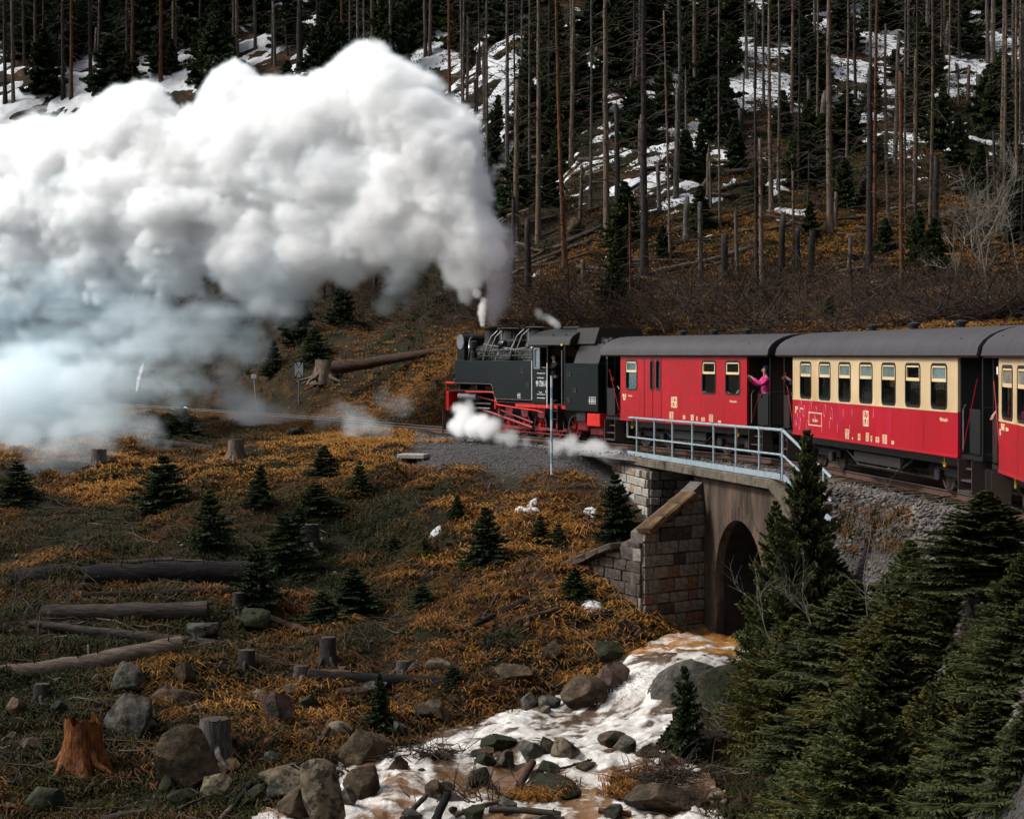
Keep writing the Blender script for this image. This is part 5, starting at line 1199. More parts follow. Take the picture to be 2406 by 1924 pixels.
# the huge boulder over which the fall drops
o = boulder(1425, 1556, 1800, 1745, 'granite', 'huge slanted boulder to the right of the waterfall', 52, 0, .42, .0, -.42, 'boulder', 9, .48, D=44.6)
o = boulder(1600, 1560, 1830, 1800, 'mossy', 'dark shaded rock under the right end of the huge boulder', 58, 0, .5, .0, 0, 'boulder', 7, .66, D=44.0)
boulder(1010, 888, 1044, 924, 'pale', 'pale rounded rock on the bank left of the locomotive', 60); boulder(668, 1000, 716, 1030, 'granite', 'flat grey rock in grass in front of the crossing sign', 61)
boulder(1372, 505, 1376, 509, 'brown', 'x', 62) if False else None
boulder(1332, 510, 1374, 552, 'brown', 'brown boulder on the hillside among fallen trunks right of the steam', 62)
boulder(1340 - 100, 1225, 1340 - 70, 1245, 'brown', 'small tan rock beside the left snow streak on the slope', 63)
# flat concrete slab on stones
g = G(972, 1084); t = thing('concrete_slab', 'flat weathered concrete slab lying on stones beside the gravel path', 'slab', g, R(-14))
w_ = 66 * g.y / F
o = MB().cbox(-w_ / 2, w_ / 2, -.42, .42, .12, .28, .02).build('slab', M_stone['pale'], t)
for x in (-.28, .3): MB().cbox(x - .12, x + .12, -.3, .3, -.15, .118, .03).build('support_stone', M_stone['dark'], t)
# ------------------------------------------------------------------ logs
def log(pts, w0, w1, kind, label, name='fallen_log', spikes=0, ends='weathered', lift=0.4, group=None, cat='log', detail=True, sides=14, seed=0):
    """pts: photo pixels along the log's centre; w = thickness in photo px at both ends"""
    r = random.Random(seed + int(pts[0][0])); raw = [(GW if 880 < px < 1580 and py > 1690 else G)(px, py + w0 * .35) for px, py in pts]; inw = pts[0][1] > 1690 and 880 < pts[0][0] < 1580
    ws = [w0 + (w1 - w0) * i / (len(pts) - 1) for i in range(len(pts))]
    rad = [w * p.y / F / 2 for w, p in zip(ws, raw)]
    Dm = sum(p.y for p in raw) / len(raw)
    raw = [P(px, py, Dm * .55 + p.y * .45 - (.25 if inw else 0)) for (px, py), p in zip(pts, raw)]
    if not detail:
        raw = [p + Vector((0, 0, max(0, hz(p.x, p.y) + j + .05 - p.z))) for p, j in zip(raw, rad)]
    # densify
    path = []; rr_ = []; K = 14 if detail else 6
    for i in range(K + 1):
        t = i / K * (len(raw) - 1); k = min(int(t), len(raw) - 2); f = t - k
        p = raw[k].lerp(raw[k + 1], f); j = rad[k] * (1 - f) + rad[k + 1] * f
        path.append(p + Vector((0, r.uniform(-.1, .1) * j, r.uniform(-.12, .12) * j))); rr_.append(j * r.uniform(.93, 1.06))
    base = path[0].copy()
    m = MB().tube([p - base for p in path], rr_, sides, cap=False)
    # bark roughness
    V = np.array(m.v); nn = fbm(V[:, 0] * .7, V[:, 1], V[:, 2], s=3.5, octv=3, seed=int(abs(base.x) * 10)); cen = np.repeat(np.array([(p - base)[:] for p in path]), sides, 0)
    V = cen + (V - cen) * (1 + .12 * nn[:, None]); m.v = [tuple(v) for v in V]
    if detail:
        o = thing(name, label, cat, base, group=group); m.build('trunk', M_log[kind], o, smooth='full')
        me_ = M_cut if ends == 'fresh' else (M_cutdark if ends == 'weathered' else M_log[kind])
        for e, s_ in ((0, -1), (K, 1)):
            c = path[e] - base; d = (path[e] - path[e - s_ if s_ > 0 else 1]).normalized() if s_ > 0 else (path[0] - path[1]).normalized()
            MB().tube([c - d * .02, c + d * .01], [rr_[e] * .97, rr_[e] * .93], sides).build('cut_end', me_, o)
        for k in range(spikes):
            i = r.randrange(1, K); p = path[i] - base; a = r.uniform(-.8, .8); L = r.uniform(.8, 2.2) * rr_[i]
            d = Vector((r.uniform(-.3, .3), math.sin(a) * .8, math.cos(a))).normalized()
            MB().tube([p + d * rr_[i] * .8, p + d * (rr_[i] + L * .5), p + d * (rr_[i] + L) + Vector((r.uniform(-.1, .1), 0, 0))], [.022, .014, .004], 5).build('branch_stub', M_log['dark'], o)
    else:
        m.f.append(tuple(range(sides))[::-1]); m.f.append(tuple(len(m.v) - sides + k for k in range(sides)))
        o = m.build(name, M_log[kind], smooth='full'); o.location = base; tag(o, label, cat, group)
    return o
for a in [
    ([(30, 1362), (320, 1352), (611, 1346)], 58, 60, 'dark', 'thick black charred log, biggest of the stacked logs on the left', 'fallen_log', 4, 'fresh'),
    ([(270, 1322), (405, 1315)], 12, 12, 'grey', 'thin grey log lying behind the thick black log', 'fallen_log', 0, 'fresh'),
    ([(130, 1402), (400, 1394), (556, 1386)], 16, 20, 'dark', 'thin dark log directly under the thick black log', 'fallen_log', 0),
    ([(100, 1440), (300, 1437), (488, 1435)], 38, 44, 'grey', 'grey-brown barked log below the thick black log', 'fallen_log', 2),
    ([(70, 1466), (300, 1492), (592, 1527)], 20, 29, 'grey', 'slim dark log passing behind the pale spiked log', 'fallen_log', 3),
    ([(-80, 1600), (150, 1567), (429, 1515)], 46, 44, 'pale', 'pale debarked log with short black branch spikes at the left edge', 'fallen_log', 11, 'fresh'),
    ([(595, 1436), (680, 1468), (756, 1494)], 15, 18, 'brown', 'thin brown log slanting down to the right below the bushes', 'fallen_log', 2),
    ([(726, 1590), (900, 1598), (1362, 1616)], 38, 27, 'dark', 'long log along the stream bank with reddish broken left end', 'fallen_log', 3),
    ([(726, 1586), (840, 1592)], 33, 36, 'red', 'short reddish peeled log lying at the left end of the long log', 'fallen_log', 0, 'fresh'),
    ([(789, 1627), (858, 1626)], 24, 24, 'brown', 'short cut log stub under the long log', 'fallen_log', 0, 'fresh'),
    ([(1206, 1592), (1280, 1578)], 13, 15, 'grey', 'short grey branch lying across the long log', 'fallen_log', 0),
    ([(1047, 1275), (1086, 1272)], 12, 12, 'grey', 'small grey log end left of the round spruce on the slope', 'fallen_log', 0),
    ([(1325, 1254), (1392, 1230)], 15, 13, 'grey', 'grey log on the slope left of the bridge spruce', 'fallen_log', 0),
    ([(1180, 1438), (1244, 1408)], 20, 19, 'dark', 'dark log end sticking up on the grassy slope', 'fallen_log', 0),
    ([(1010, 1500), (1103, 1477), (1162, 1444)], 14, 12, 'dark', 'long dark branch lying on the grassy slope', 'fallen_log', 2),
    ([(1210, 1460), (1312, 1430)], 12, 11, 'brown', 'brown branch left of the snow patch near the wall', 'fallen_log', 1),
    ([(1316, 1416), (1365, 1432)], 13, 13, 'red', 'short reddish log beside the snow patch near the wall', 'fallen_log', 0),
    ([(1318, 1472), (1400, 1448), (1440, 1436)], 14, 10, 'dark', 'dark branch below the snow patch near the wall', 'fallen_log', 2),
    ([(1462, 1460), (1500, 1492)], 22, 26, 'grey', 'sawn grey log pointing at the viewer by the wall foot', 'fallen_log', 0, 'fresh'),
    ([(1495, 1440), (1545, 1505)], 16, 16, 'brown', 'brown broken log leaning at the wall foot', 'fallen_log', 0),
    ([(257, 1034), (380, 1040), (502, 1056)], 14, 20, 'grey', 'grey log beside the root stump below the steam', 'fallen_log', 0, 'fresh'),
    ([(130, 1090), (205, 1098)], 22, 22, 'grey', 'grey log half hidden in steam at the left', 'fallen_log', 0),
    ([(1184, 1895), (1220, 1845), (1252, 1790)], 20, 17, 'brown', 'leaning dead branch standing up out of the stream', 'driftwood', 1),
    ([(1150, 1900), (1230, 1903), (1316, 1912)], 17, 15, 'grey', 'weathered grey driftwood log lying at the bottom', 'driftwood', 1),
    ([(1070, 1915), (1120, 1895), (1185, 1880)], 13, 10, 'brown', 'brown driftwood branch left of the leaning branch', 'driftwood', 1),
    ([(945, 1924), (975, 1895), (1002, 1868)], 15, 12, 'grey', 'grey driftwood pole in the left cascade', 'driftwood', 0),
    ([(1022, 1930), (1035, 1900), (1052, 1866)], 22, 20, 'dark', 'dark upright driftwood stump at the bottom', 'driftwood', 0),
    ([(1407, 1902), (1482, 1912)], 12, 14, 'red', 'reddish round log at the bottom right of the stream', 'driftwood', 0, 'fresh'),
    ([(1240, 1815), (1330, 1802), (1390, 1784)], 6, 5, 'dark', 'thin dark branch lying across the white water', 'driftwood', 3),
    ([(990, 1770), (1030, 1780), (1070, 1764)], 16, 9, 'dark', 'dark branch jammed in the left arm of the stream', 'driftwood', 5),
    ([(705, 1795), (745, 1750), (772, 1712)], 13, 15, 'brown', 'brown log leaning on the squared cut stone', 'fallen_log', 0),
    ([(520, 1935), (560, 1880), (590, 1840)], 13, 16, 'dark', 'dark mossy branch beside the pale slabs', 'fallen_log', 2),
    ([(500, 1945), (545, 1895)], 14, 12, 'pale', 'pale stick under the dark mossy branch', 'fallen_log', 0),
    ([(240, 1925), (345, 1905)], 20, 16, 'grey', 'grey log at the bottom edge left of centre', 'fallen_log', 0),
    ([(80, 1935), (110, 1885), (140, 1858)], 14, 9, 'dark', 'dark root-like branch at the bottom left corner', 'fallen_log', 2),
    ([(784, 864), (900, 848), (1029, 824), (1110, 818)], 32, 8, 'brown', 'felled tree trunk with upright dead branches above the crossing sign', 'fallen_log', 9, 'fresh'),
]: log(*a)
hl_ = [((1217, 633), (1407, 606), 9, 'brown'), ((1226, 626), (1412, 560), 12, 'grey'), ((1248, 584), (1332, 582), 6, 'grey'), ((1332, 569), (1416, 542), 13, 'grey'), ((1482, 613), (1619, 622), 11, 'brown'),
       ((1540, 650), (1764, 586), 15, 'pale'), ((1482, 560), (1641, 540), 7, 'grey'), ((1526, 586), (1764, 542), 10, 'grey'), ((1597, 406), (1773, 414), 15, 'grey'), ((1610, 397), (1667, 362), 12, 'grey'), ((1625, 485), (1661, 423), 11, 'pale'),
       ((1460, 463), (1504, 430), 9, 'grey'), ((1482, 679), (1632, 672), 6, 'brown'), ((1385, 430), (1500, 428), 6, 'grey'), ((1210, 478), (1262, 470), 7, 'grey'), ((2175, 194), (2280, 159), 8, 'brown'), ((2219, 375), (2316, 361), 7, 'grey'),
       ((2219, 410), (2330, 380), 7, 'brown'), ((2214, 485), (2267, 502), 9, 'brown'), ((2236, 566), (2320, 557), 8, 'brown'), ((2122, 311), (2183, 308), 9, 'brown'), ((2148, 507), (2188, 496), 7, 'grey'), ((1910, 524), (2029, 511), 7, 'grey'),
       ((1932, 734), (2038, 736), 8, 'pale'), ((1963, 639), (2020, 635), 6, 'grey'), ((1880, 240), (1960, 205), 9, 'grey'), ((1590, 520), (1700, 505), 6, 'grey'), ((1130, 700), (1290, 690), 8, 'dark'), ((1700, 720), (1860, 712), 6, 'grey'), ((2060, 700), (2230, 708), 6, 'brown'),
       ((1045, 225), (1120, 205), 6, 'brown'), ((1040, 262), (1115, 255), 7, 'brown'), ((1060, 180), (1140, 200), 6, 'brown'), ((80, 172), (150, 165), 6, 'grey'), ((95, 218), (135, 190), 7, 'grey')]
_rl = random.Random(31)
for _ in range(85):
    px_ = _rl.uniform(1090, 2390); py_ = _rl.uniform(330, 690); L_ = _rl.uniform(50, 170) * (.6 + .4 * (py_ - 330) / 360); s_ = _rl.uniform(-.55, .35)
    hl_.append(((px_ - L_ / 2, py_ - s_ * L_ / 2), (px_ + L_ / 2, py_ + s_ * L_ / 2), _rl.uniform(6, 12), _rl.choice(['brown', 'grey', 'pale', 'pale'])))
for a, b2, w, k in hl_:
    o = log([a, ((a[0] + b2[0]) / 2, (a[1] + b2[1]) / 2), b2], w, w * .8, k, 'x', 'fallen_tree', detail=False, sides=8, group='fallen trunks on the hillside', cat='fallen tree')
    lab(o, {'brown': 'brown fallen trunk', 'grey': 'grey fallen trunk', 'pale': 'pale fallen trunk', 'dark': 'dark fallen trunk'}[k], hzone((a[0] + b2[0]) / 2), (a[0] + b2[0]) / 2)
# ------------------------------------------------------------------ stumps
def stump(x0, x1, ytop, ybot, kind, label, roots=6, cutm=None, flare=1.5, rootlen=1.0, m_=None, seed=0):
    cx_ = (x0 + x1) / 2; g = G(cx_, ybot - 4); D = g.y; r0 = (x1 - x0) * D / F / 2; H = (ybot - ytop) * D / F; r = random.Random(seed + int(x0)); n = 24
    t = thing('tree_stump', label, 'stump', g); m = MB(); K = 9; mm = m_ or M_bark[kind]
    for j in range(K + 1):
        f = j / K; z = -.25 + (H + .25) * f
        for k in range(n):
            a = 2 * math.pi * k / n; lobe = max(0, math.cos(a * roots / 1.0 + seed)) ; fl = 1 + (flare - 1) * (1 - f) ** 2.2 * (.5 + lobe)
            rr_ = r0 * fl * (1 + .06 * math.sin(3 * a + seed) + .04 * r.uniform(-1, 1)) * (1 if j < K else .98)
            m.v.append((rr_ * math.cos(a), rr_ * math.sin(a), z + (r.uniform(-.06, .06) * H * (3.2 if m_ else 1) if j >= K - (1 if m_ else 0) else 0)))
    for j in range(K):
        for k in range(n): k2 = (k + 1) % n; m.f.append((j * n + k, j * n + k2, (j + 1) * n + k2, (j + 1) * n + k))
    m.build('trunk', mm, t, smooth='full')
    if not m_: MB().lathe([(r0 * .9, H - .06), (r0 * .93, H + .0), (r0 * .3, H + .015)], (0, 0, 0), n).build('cut_top', cutm or M_cutdark, t)
    for k in range(roots):
        a = 2 * math.pi * k / roots + r.uniform(-.3, .3); L = r0 * (1.3 + r.random()) * rootlen
        pts = [(math.cos(a) * r0 * .8, math.sin(a) * r0 * .8, H * .35), (math.cos(a) * r0 * 1.3, math.sin(a) * r0 * 1.3, H * .1), (math.cos(a + .15) * (r0 + L * .7), math.sin(a + .15) * (r0 + L * .7), -.05), (math.cos(a + .25) * (r0 + L), math.sin(a + .25) * (r0 + L), -.25)]
        MB().tube(pts, [r0 * .28, r0 * .22, r0 * .12, r0 * .05], 7).build('root', mm, t, smooth='full')
stump(150, 236, 1695, 1800, 'orange', 'bright orange split tree stump at the lower left', 6, None, 1.8, 1, M_resin, 1)
stump(470, 540, 1692, 1780, 'grey', 'dark grey lichen-covered stump right of the tilted slab', 5, seed=2); stump(705, 750, 1236, 1292, 'dark', 'black burnt stump behind the spreading spruces', 5, seed=3, flare=1.15)
stump(752, 790, 1500, 1566, 'dark', 'dark stump at the lower end of the thin slanting log', 5, seed=4, flare=1.2); stump(742, 790, 850, 896, 'tan', 'brown stump at the butt of the felled trunk above the crossing sign', 6, seed=5, flare=1.7)
stump(536, 572, 1036, 1088, 'tan', 'pale stump with long spreading bare roots below the steam', 9, seed=6, flare=1.9, rootlen=2.3); stump(545, 575, 1396, 1452, 'dark', 'dark stump carrying the end of the thin dark log', 4, seed=7, flare=1.1)
stump(930, 966, 1556, 1586, 'grey', 'small grey stump just above the long log', 4, seed=8, flare=1.2); stump(690, 726, 1568, 1600, 'grey', 'small cut stump left of the long log', 4, seed=9, flare=1.2)
stump(80, 118, 1610, 1650, 'dark', 'dark stump supporting the pale spiked log', 4, seed=10, flare=1.1); stump(560, 600, 1530, 1570, 'dark', 'dark stump under the right end of the slim dark log', 4, seed=11, flare=1.1)
stump(215, 250, 1060, 1100, 'grey', 'grey stump by the log half hidden in steam', 4, seed=12, flare=1.3)
# ------------------------------------------------------------------ standing dead trunks
def snag(px, pyb, pyt, w, kind, pxt=None, seed=0, cut=False):
    r = random.Random(seed * 13 + int(px)); g = G(px, pyb); D = g.y; pxt = pxt if pxt is not None else px + r.uniform(-6, 6)
    if pyt <= 0: pyt = -r.uniform(120, 420)
    top = P(pxt, pyt, D); H = (top - g).length; rb = w * D / F / 2; rt = rb * (max(.28, 1 - H / 26.0) if H > 4 else .82)
    K = max(5, int(H / .8)); path = [Vector((0, 0, -.5))]; rad = [rb * 1.25]
    bx, by = [r.uniform(-.12, .12) * min(1, (H / 14) ** 2) for _ in range(2)]
    for i in range(K + 1):
        f = i / K; p = (top - g) * f + Vector((bx * math.sin(f * 3.1), by * math.sin(f * 3.1), 0)) + Vector((r.uniform(-.3, .3) * rb * .3, 0, 0)); path.append(p); rad.append((rb * (1 + .25 * max(0, .1 - f) * 10) * (1 - f) + rt * f) * r.uniform(.95, 1.05))
    m = MB().tube(path, rad, 9)
    for i in range(9): x, y, z = m.v[len(m.v) - 9 + i]; m.v[len(m.v) - 9 + i] = (x, y, z + r.uniform(-.3, .35) * (H < 9) * min(1, H / 3))
    o = m.build('dead_spruce_trunk', M_bark[kind], smooth='full'); o.location = g
    # dead twig whorls
    if H > 3:
        nb = int(min(H, 22) * 9); S = []; RR = []
        for _ in range(nb):
            f = r.uniform(.08, 1); a = r.uniform(0, 6.28); p = (top - g) * f; L = r.choice([.25, .4, .55, .9, 1.5]) * r.uniform(.6, 1.3) * (1 if kind != 'dark' else 1.3)
            d = np.array((math.cos(a), math.sin(a), 0)); q0 = np.array(p[:]) + d * rb * .5; dr = -r.uniform(.1, .5) * L
            S.append([q0, q0 + d * L * .5 + (0, 0, .03 + dr * .3), q0 + d * L + (0, 0, dr)]); RR.append([.022, .015, .005])
        V, Fc = nptubes(S, RR, 3); me = npmesh('dead_twigs', V, Fc, M_twigdark); tw = obj('dead_twigs', me, M_twigdark, o); tw['kind'] = 'stuff'
    tall = 'tall' if (pyb - pyt) > 250 else ('short' if (pyb - pyt) < 140 else 'broken-off')
    kk = {'grey': 'grey', 'tan': 'tan', 'orange': 'orange-barked', 'dark': 'dark'}[kind]; th = 'thin ' if w < 15 else ('thick ' if w > 27 else '')
    tag(o, 'x', 'dead tree', 'standing dead spruce trunks'); lab(o, f'{tall} {th}{kk} dead trunk', hzone(px), px)
SN = [(1212, 565, 190, 15, 'tan'), (1264, 569, 0, 13, 'tan'), (1328, 640, 0, 13, 'orange', 1303), (1342, 388, 0, 12, 'tan'), (1387, 498, 0, 8, 'grey'), (1362, 229, 119, 9, 'grey'), (1400, 203, 115, 8, 'grey'),
      (1427, 560, 0, 17, 'tan'), (1450, 507, 256, 14, 'dark'), (1480, 304, 185, 8, 'grey'), (1503, 392, 287, 10, 'grey'), (1514, 653, -5, 19, 'dark', 1512), (1575, 617, 26, 7, 'tan', 1560), (1588, 472, 207, 15, 'grey'), (1599, 247, 0, 10, 'grey'),
      (1634, 273, 0, 10, 'tan'), (1695, 172, 115, 6, 'grey'), (1737, 330, 260, 11, 'grey'), (1778, 683, 0, 9, 'dark'), (1791, 688, 335, 12, 'tan'), (1550, 498, 392, 11, 'grey'), (1612, 569, 472, 17, 'grey'), (1647, 666, 489, 13, 'grey'), (1664, 467, 357, 10, 'tan'),
      (1482, 714, 485, 6, 'orange'), (1489, 542, 467, 10, 'tan'), (1240, 692, 525, 17, 'dark'), (1363, 511, 414, 10, 'grey'), (1700, 657, 560, 19, 'dark'), (1733, 661, 503, 10, 'grey'), (1372, 661, 613, 13, 'grey'), (1458, 535, 460, 22, 'grey'),
      (1813, 498, 0, 11, 'tan'), (1859, 264, 0, 8, 'tan'), (1915, 170, 0, 8, 'grey'), (1951, 546, 0, 17, 'tan'), (1901, 304, 187, 11, 'grey'), (1932, 330, 225, 17, 'grey'), (2055, 555, 0, 11, 'orange', 2068), (2042, 639, 167, 18, 'dark', 2044),
      (2089, 555, 57, 10, 'tan', 2080), (2102, 410, 86, 12, 'grey', 2111), (2119, 687, 176, 13, 'orange', 2116), (2150, 476, 126, 11, 'tan'), (2178, 170, 0, 12, 'grey'), (2214, 141, 4, 12, 'tan'), (2223, 132, 56, 12, 'grey'), (2322, 154, 0, 10, 'grey'),
      (2333, 176, 0, 12, 'tan', 2337), (2353, 454, 0, 13, 'tan', 2361), (2381, 308, 0, 10, 'grey', 2385), (1866, 648, 419, 7, 'tan'), (1835, 652, 511, 17, 'dark'), (1904, 652, 546, 18, 'dark'), (1994, 657, 560, 11, 'grey'), (2197, 529, 370, 15, 'dark'),
      (2289, 286, 216, 15, 'grey'), (2274, 247, 159, 9, 'tan'), (2302, 242, 176, 17, 'grey'), (2324, 529, 379, 6, 'grey'), (1832, 476, 353, 7, 'grey'), (2253, 190, 150, 10, 'grey'), (2245, 75, 26, 8, 'grey'), (1875, 640, 540, 16, 'dark'), (1963, 530, 455, 12, 'grey'), (2402, 300, 20, 14, 'grey'),
      (1191, 467, 0, 12, 'grey'), (1095, 310, 45, 8, 'tan'), (1057, 278, 0, 9, 'orange'), (1141, 278, 106, 11, 'tan'), (1119, 273, 128, 8, 'grey'), (1010, 134, 0, 9, 'tan'), (1000, 134, 0, 9, 'grey'), (977, 106, 0, 8, 'orange'), (888, 90, 0, 8, 'tan'), (871, 70, 0, 7, 'grey'),
      (917, 90, 0, 6, 'grey'), (803, 120, 0, 6, 'orange'), (748, 150, 0, 7, 'dark'), (703, 170, 0, 16, 'dark'), (676, 130, 66, 5, 'dark'), (548, 140, 0, 9, 'grey'), (558, 140, 0, 9, 'tan'), (415, 150, 0, 5, 'dark'), (378, 195, 0, 10, 'orange'), (298, 215, 0, 9, 'dark'), (309, 215, 0, 9, 'orange'),
      (213, 208, 0, 10, 'dark'), (167, 235, 0, 9, 'orange'), (149, 235, 0, 11, 'dark'), (31, 245, 0, 9, 'tan'), (12, 245, 0, 10, 'dark'), (231, 160, 0, 7, 'grey'), (58, 130, 50, 9, 'dark'), (1205, 640, 470, 11, 'dark'), (1170, 620, 520, 9, 'dark'), (780, 690, 500, 9, 'grey'), (760, 700, 560, 8, 'dark'), (880, 690, 590, 10, 'dark'),
      (1225, 330, 0, 7, 'grey'), (1290, 300, 0, 7, 'dark'), (1660, 200, 0, 7, 'dark'), (1755, 190, 0, 8, 'grey'), (2010, 230, 0, 8, 'dark'), (2135, 260, 0, 7, 'grey'), (2255, 140, 0, 7, 'dark'), (640, 150, 0, 7, 'dark'), (470, 130, 0, 7, 'dark'), (100, 150, 0, 7, 'dark'), (600, 120, 0, 8, 'grey')]
_rs = random.Random(17)
for _ in range(62):
    px_ = _rs.uniform(1080, 2406) if _rs.random() < .75 else _rs.uniform(0, 1000); yb_ = _rs.uniform(120, 600) if px_ > 1000 else _rs.uniform(90, 220)
    SN.append((px_, yb_, 0 if _rs.random() < .55 else yb_ - _rs.uniform(60, 240), _rs.uniform(5, 9), _rs.choice(['grey', 'tan', 'dark', 'grey'])))
for i, a in enumerate(SN): snag(a[0], a[1], a[2], a[3], a[4], a[5] if len(a) > 5 else None, seed=i)
# ------------------------------------------------------------------ snow lying on the hillside
sx_ = np.arange(-62, 62, .32); sy_ = np.arange(78, 182, .32); SX, SY = np.meshgrid(sx_, sy_); xf, yf = SX.ravel(), SY.ravel(); gh = height(xf, yf)
alt = np.clip((gh - 9) / 12, -1.0, 1.0)
nmask = fbm(xf * .8 + .6 * vnoise(xf * .3, yf * .3, seed=8), yf, s=.22, octv=3, seed=71) * .85 + fbm(xf * .6, yf * 1.4, s=.7, octv=4, seed=72, gain=.7) * 1.45
patch = -0.41 + .42 * alt + nmask - .35 * smooth(-8, -30, xf) * 0
ppx = CX + xf * F / yf; ppy = HY + (EYE - gh) * F / yf
patch = patch - .25 * smooth(1500, 1700, ppx) * smooth(240, 420, ppy) - .5 * smooth(450, 560, ppy)
patch += .45 * np.exp(-((ppx - 1770) / 90)**2 - ((ppy - 150) / 80)**2) + .35 * np.exp(-((ppx - 1160) / 90)**2 - ((ppy - 200) / 130)**2) + .3 * np.exp(-((ppx - 2060) / 110)**2 - ((ppy - 150) / 70)**2) + .25 * np.exp(-((ppx - 1230) / 60)**2 - ((ppy - 200) / 100)**2)
zt_ = gh + np.clip(patch * .6, -.4, .16)
keepf = grid_faces(len(sx_), len(sy_)); keepf = keepf[(patch[keepf] > -.45).any(1)]; used = np.unique(keepf); ix = -np.ones(len(xf), int); ix[used] = np.arange(len(used))
o = obj('lying_snow', npmesh('lying_snow', np.c_[xf, yf, zt_][used], ix[keepf], M_snow, smooth=True), M_snow); tag(o, 'patchy old snow lying between the trees on the hillside', 'snow', kind='stuff')
def snow_patch(px, py, w, h, label, seed):
    g = G(px, py); D = g.y; rw = w * D / F / 2 * 1.15; rd = max(rw * .8, h * D / F / 2 / .28 * .6); r = random.Random(seed); m = MB(); n = 22; rings = 5
    for j in range(rings + 1):
        for k in range(n):
            a = 2 * math.pi * k / n; f = j / rings; e = 1 + .3 * math.sin(2 * a + seed) + .18 * math.sin(5 * a + seed * 2)
            m.v.append([g.x + rw * f * e * math.cos(a), g.y + rd * f * e * math.sin(a), 0])
    X = np.array(m.v); z = height(X[:, 0], X[:, 1])
    for i, v in enumerate(m.v): f = (i // n) / rings; m.v[i] = (v[0] - g.x, v[1] - g.y, z[i] + .15 * (1 - f ** 6) - .05 * (f > .99) - g.z)
    for j in range(rings):
        for k in range(n): k2 = (k + 1) % n; m.f.append((j * n + k, j * n + k2, (j + 1) * n + k2, (j + 1) * n + k))
    o = m.build('snow_patch', M_snow, smooth='full'); o.location = g; tag(o, label, 'snow patch')
for a in [(1236, 1205, 42, 26, 'slanting streak of snow on the rusty slope below the gravel path', 1), (1250, 1187, 18, 9, 'small snow spot at the upper end of the slanting snow streak', 2), (1024, 1253, 24, 9, 'small snow spot on the slope left of the round spruce', 3),
          (1388, 1207, 30, 10, 'thin snow patch left of the bridge spruce', 4), (1392, 1429, 56, 20, 'largest snow patch in the meadow, near the wing wall foot', 5), (1366, 1411, 14, 8, 'tiny snow dot above the largest meadow snow patch', 6), (1466, 1256, 16, 6, 'tiny snow dot at the right foot of the bridge spruce', 7)]: snow_patch(*a)
# ------------------------------------------------------------------ grass, as tufts of bent blades
def tufts(name, x, y, L, nb, width, tint, m, label, seed=0, spread=.12, upright=.5, curl=1.0, zoff=0.0):
    r = np.random.default_rng(seed); n = len(x); N = n * nb
    z = height(x, y) - .03 + zoff; X = np.repeat(x, nb) + r.normal(0, spread, N); Y = np.repeat(y, nb) + r.normal(0, spread, N); Z = np.repeat(z, nb)
    base_a = np.repeat(r.uniform(0, 6.28, n), nb); a = base_a + r.normal(0, 1.1, N); l = np.repeat(L, nb) * r.uniform(.55, 1.25, N)
    dx, dy = np.cos(a), np.sin(a); out = r.uniform(.25, 1, N) * curl; w = width * r.uniform(.6, 1.4, N)
    up = upright * r.uniform(.6, 1.3, N)
    p0 = np.stack([X, Y, Z], 1); p1 = p0 + np.stack([dx * l * .35 * out, dy * l * .35 * out, l * .62 * up], 1); p2 = p1 + np.stack([dx * l * .5 * out, dy * l * .5 * out, l * .12 * up - l * .22 * out], 1)
    sd = np.stack([-dy, dx, np.zeros(N)], 1) * w[:, None]; 
    V = np.stack([p0 - sd, p0 + sd, p1 - sd * .8, p1 + sd * .8, p2], 1).reshape(-1, 3); b = (np.arange(N) * 5)[:, None, None]
    Fc = (np.array([(0, 1, 3), (0, 3, 2), (2, 3, 4)])[None] + b).reshape(-1, 3)
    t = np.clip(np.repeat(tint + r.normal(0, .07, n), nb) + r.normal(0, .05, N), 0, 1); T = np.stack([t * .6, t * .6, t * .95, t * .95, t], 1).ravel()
    o = obj(name, npmesh(name, V, Fc, m, attrs={'tint': T}), m); tag(o, label, 'grass' if 'grass' in name else 'undergrowth', kind='stuff'); return o
def visible_xy(n, D0, D1, pw=1.0, pad=1.08, seed=0, xr=None):
    r = np.random.default_rng(seed); D = D0 + (D1 - D0) * r.uniform(0, 1, n) ** pw; lim = 1203 / F * pad; X = r.uniform(-lim, lim, n) * D; return X, D
def dry(x, y):
    q_, w_, d_ = stream_q(x, y); sd = track_sd(x, y); k = (d_ > .05) | (q_ > 1.25)
    k &= (sd < -2.0) | (sd > 2.2) | ((y > 73) & (np.abs(sd) > 1.5))
    # bridge footprint
    s = (x - bA[0]) * bu[0] + (y - bA[1]) * bu[1]; w = (x - bA[0]) * bb[0] + (y - bA[1]) * bb[1]
    k &= ~((s > -3.8) & (s < 15) & (w > -.3) & (w < 6))
    # gravel path by the line
    px = CX + x * F / y; z = height(x, y); py = HY + (EYE - z) * F / y
    path = ((py > 1042 - (px - 960) * .02) & (py < 1100 - (px - 960) * .07 + (px > 1130) * 30) & (px > 960) & (px < 1440)) | ((px > 1120) & (px < 1330) & (py > 1050) & (py < 1125 - abs(px - 1215) * .3))
    path &= y < 74
    bank = (px > 1950) & (y < 48)
    return k & ~path & ~bank, px, py, z
M_ = 43000
x, y = visible_xy(M_, 36.5, 93, .95, seed=2); k, px, py, z = dry(x, y); x, y, px, py = x[k], y[k], px[k], py[k]
t1 = fbm(x, y, s=.16, octv=3, seed=80); t2 = fbm(x, y, s=.6, octv=2, seed=81)
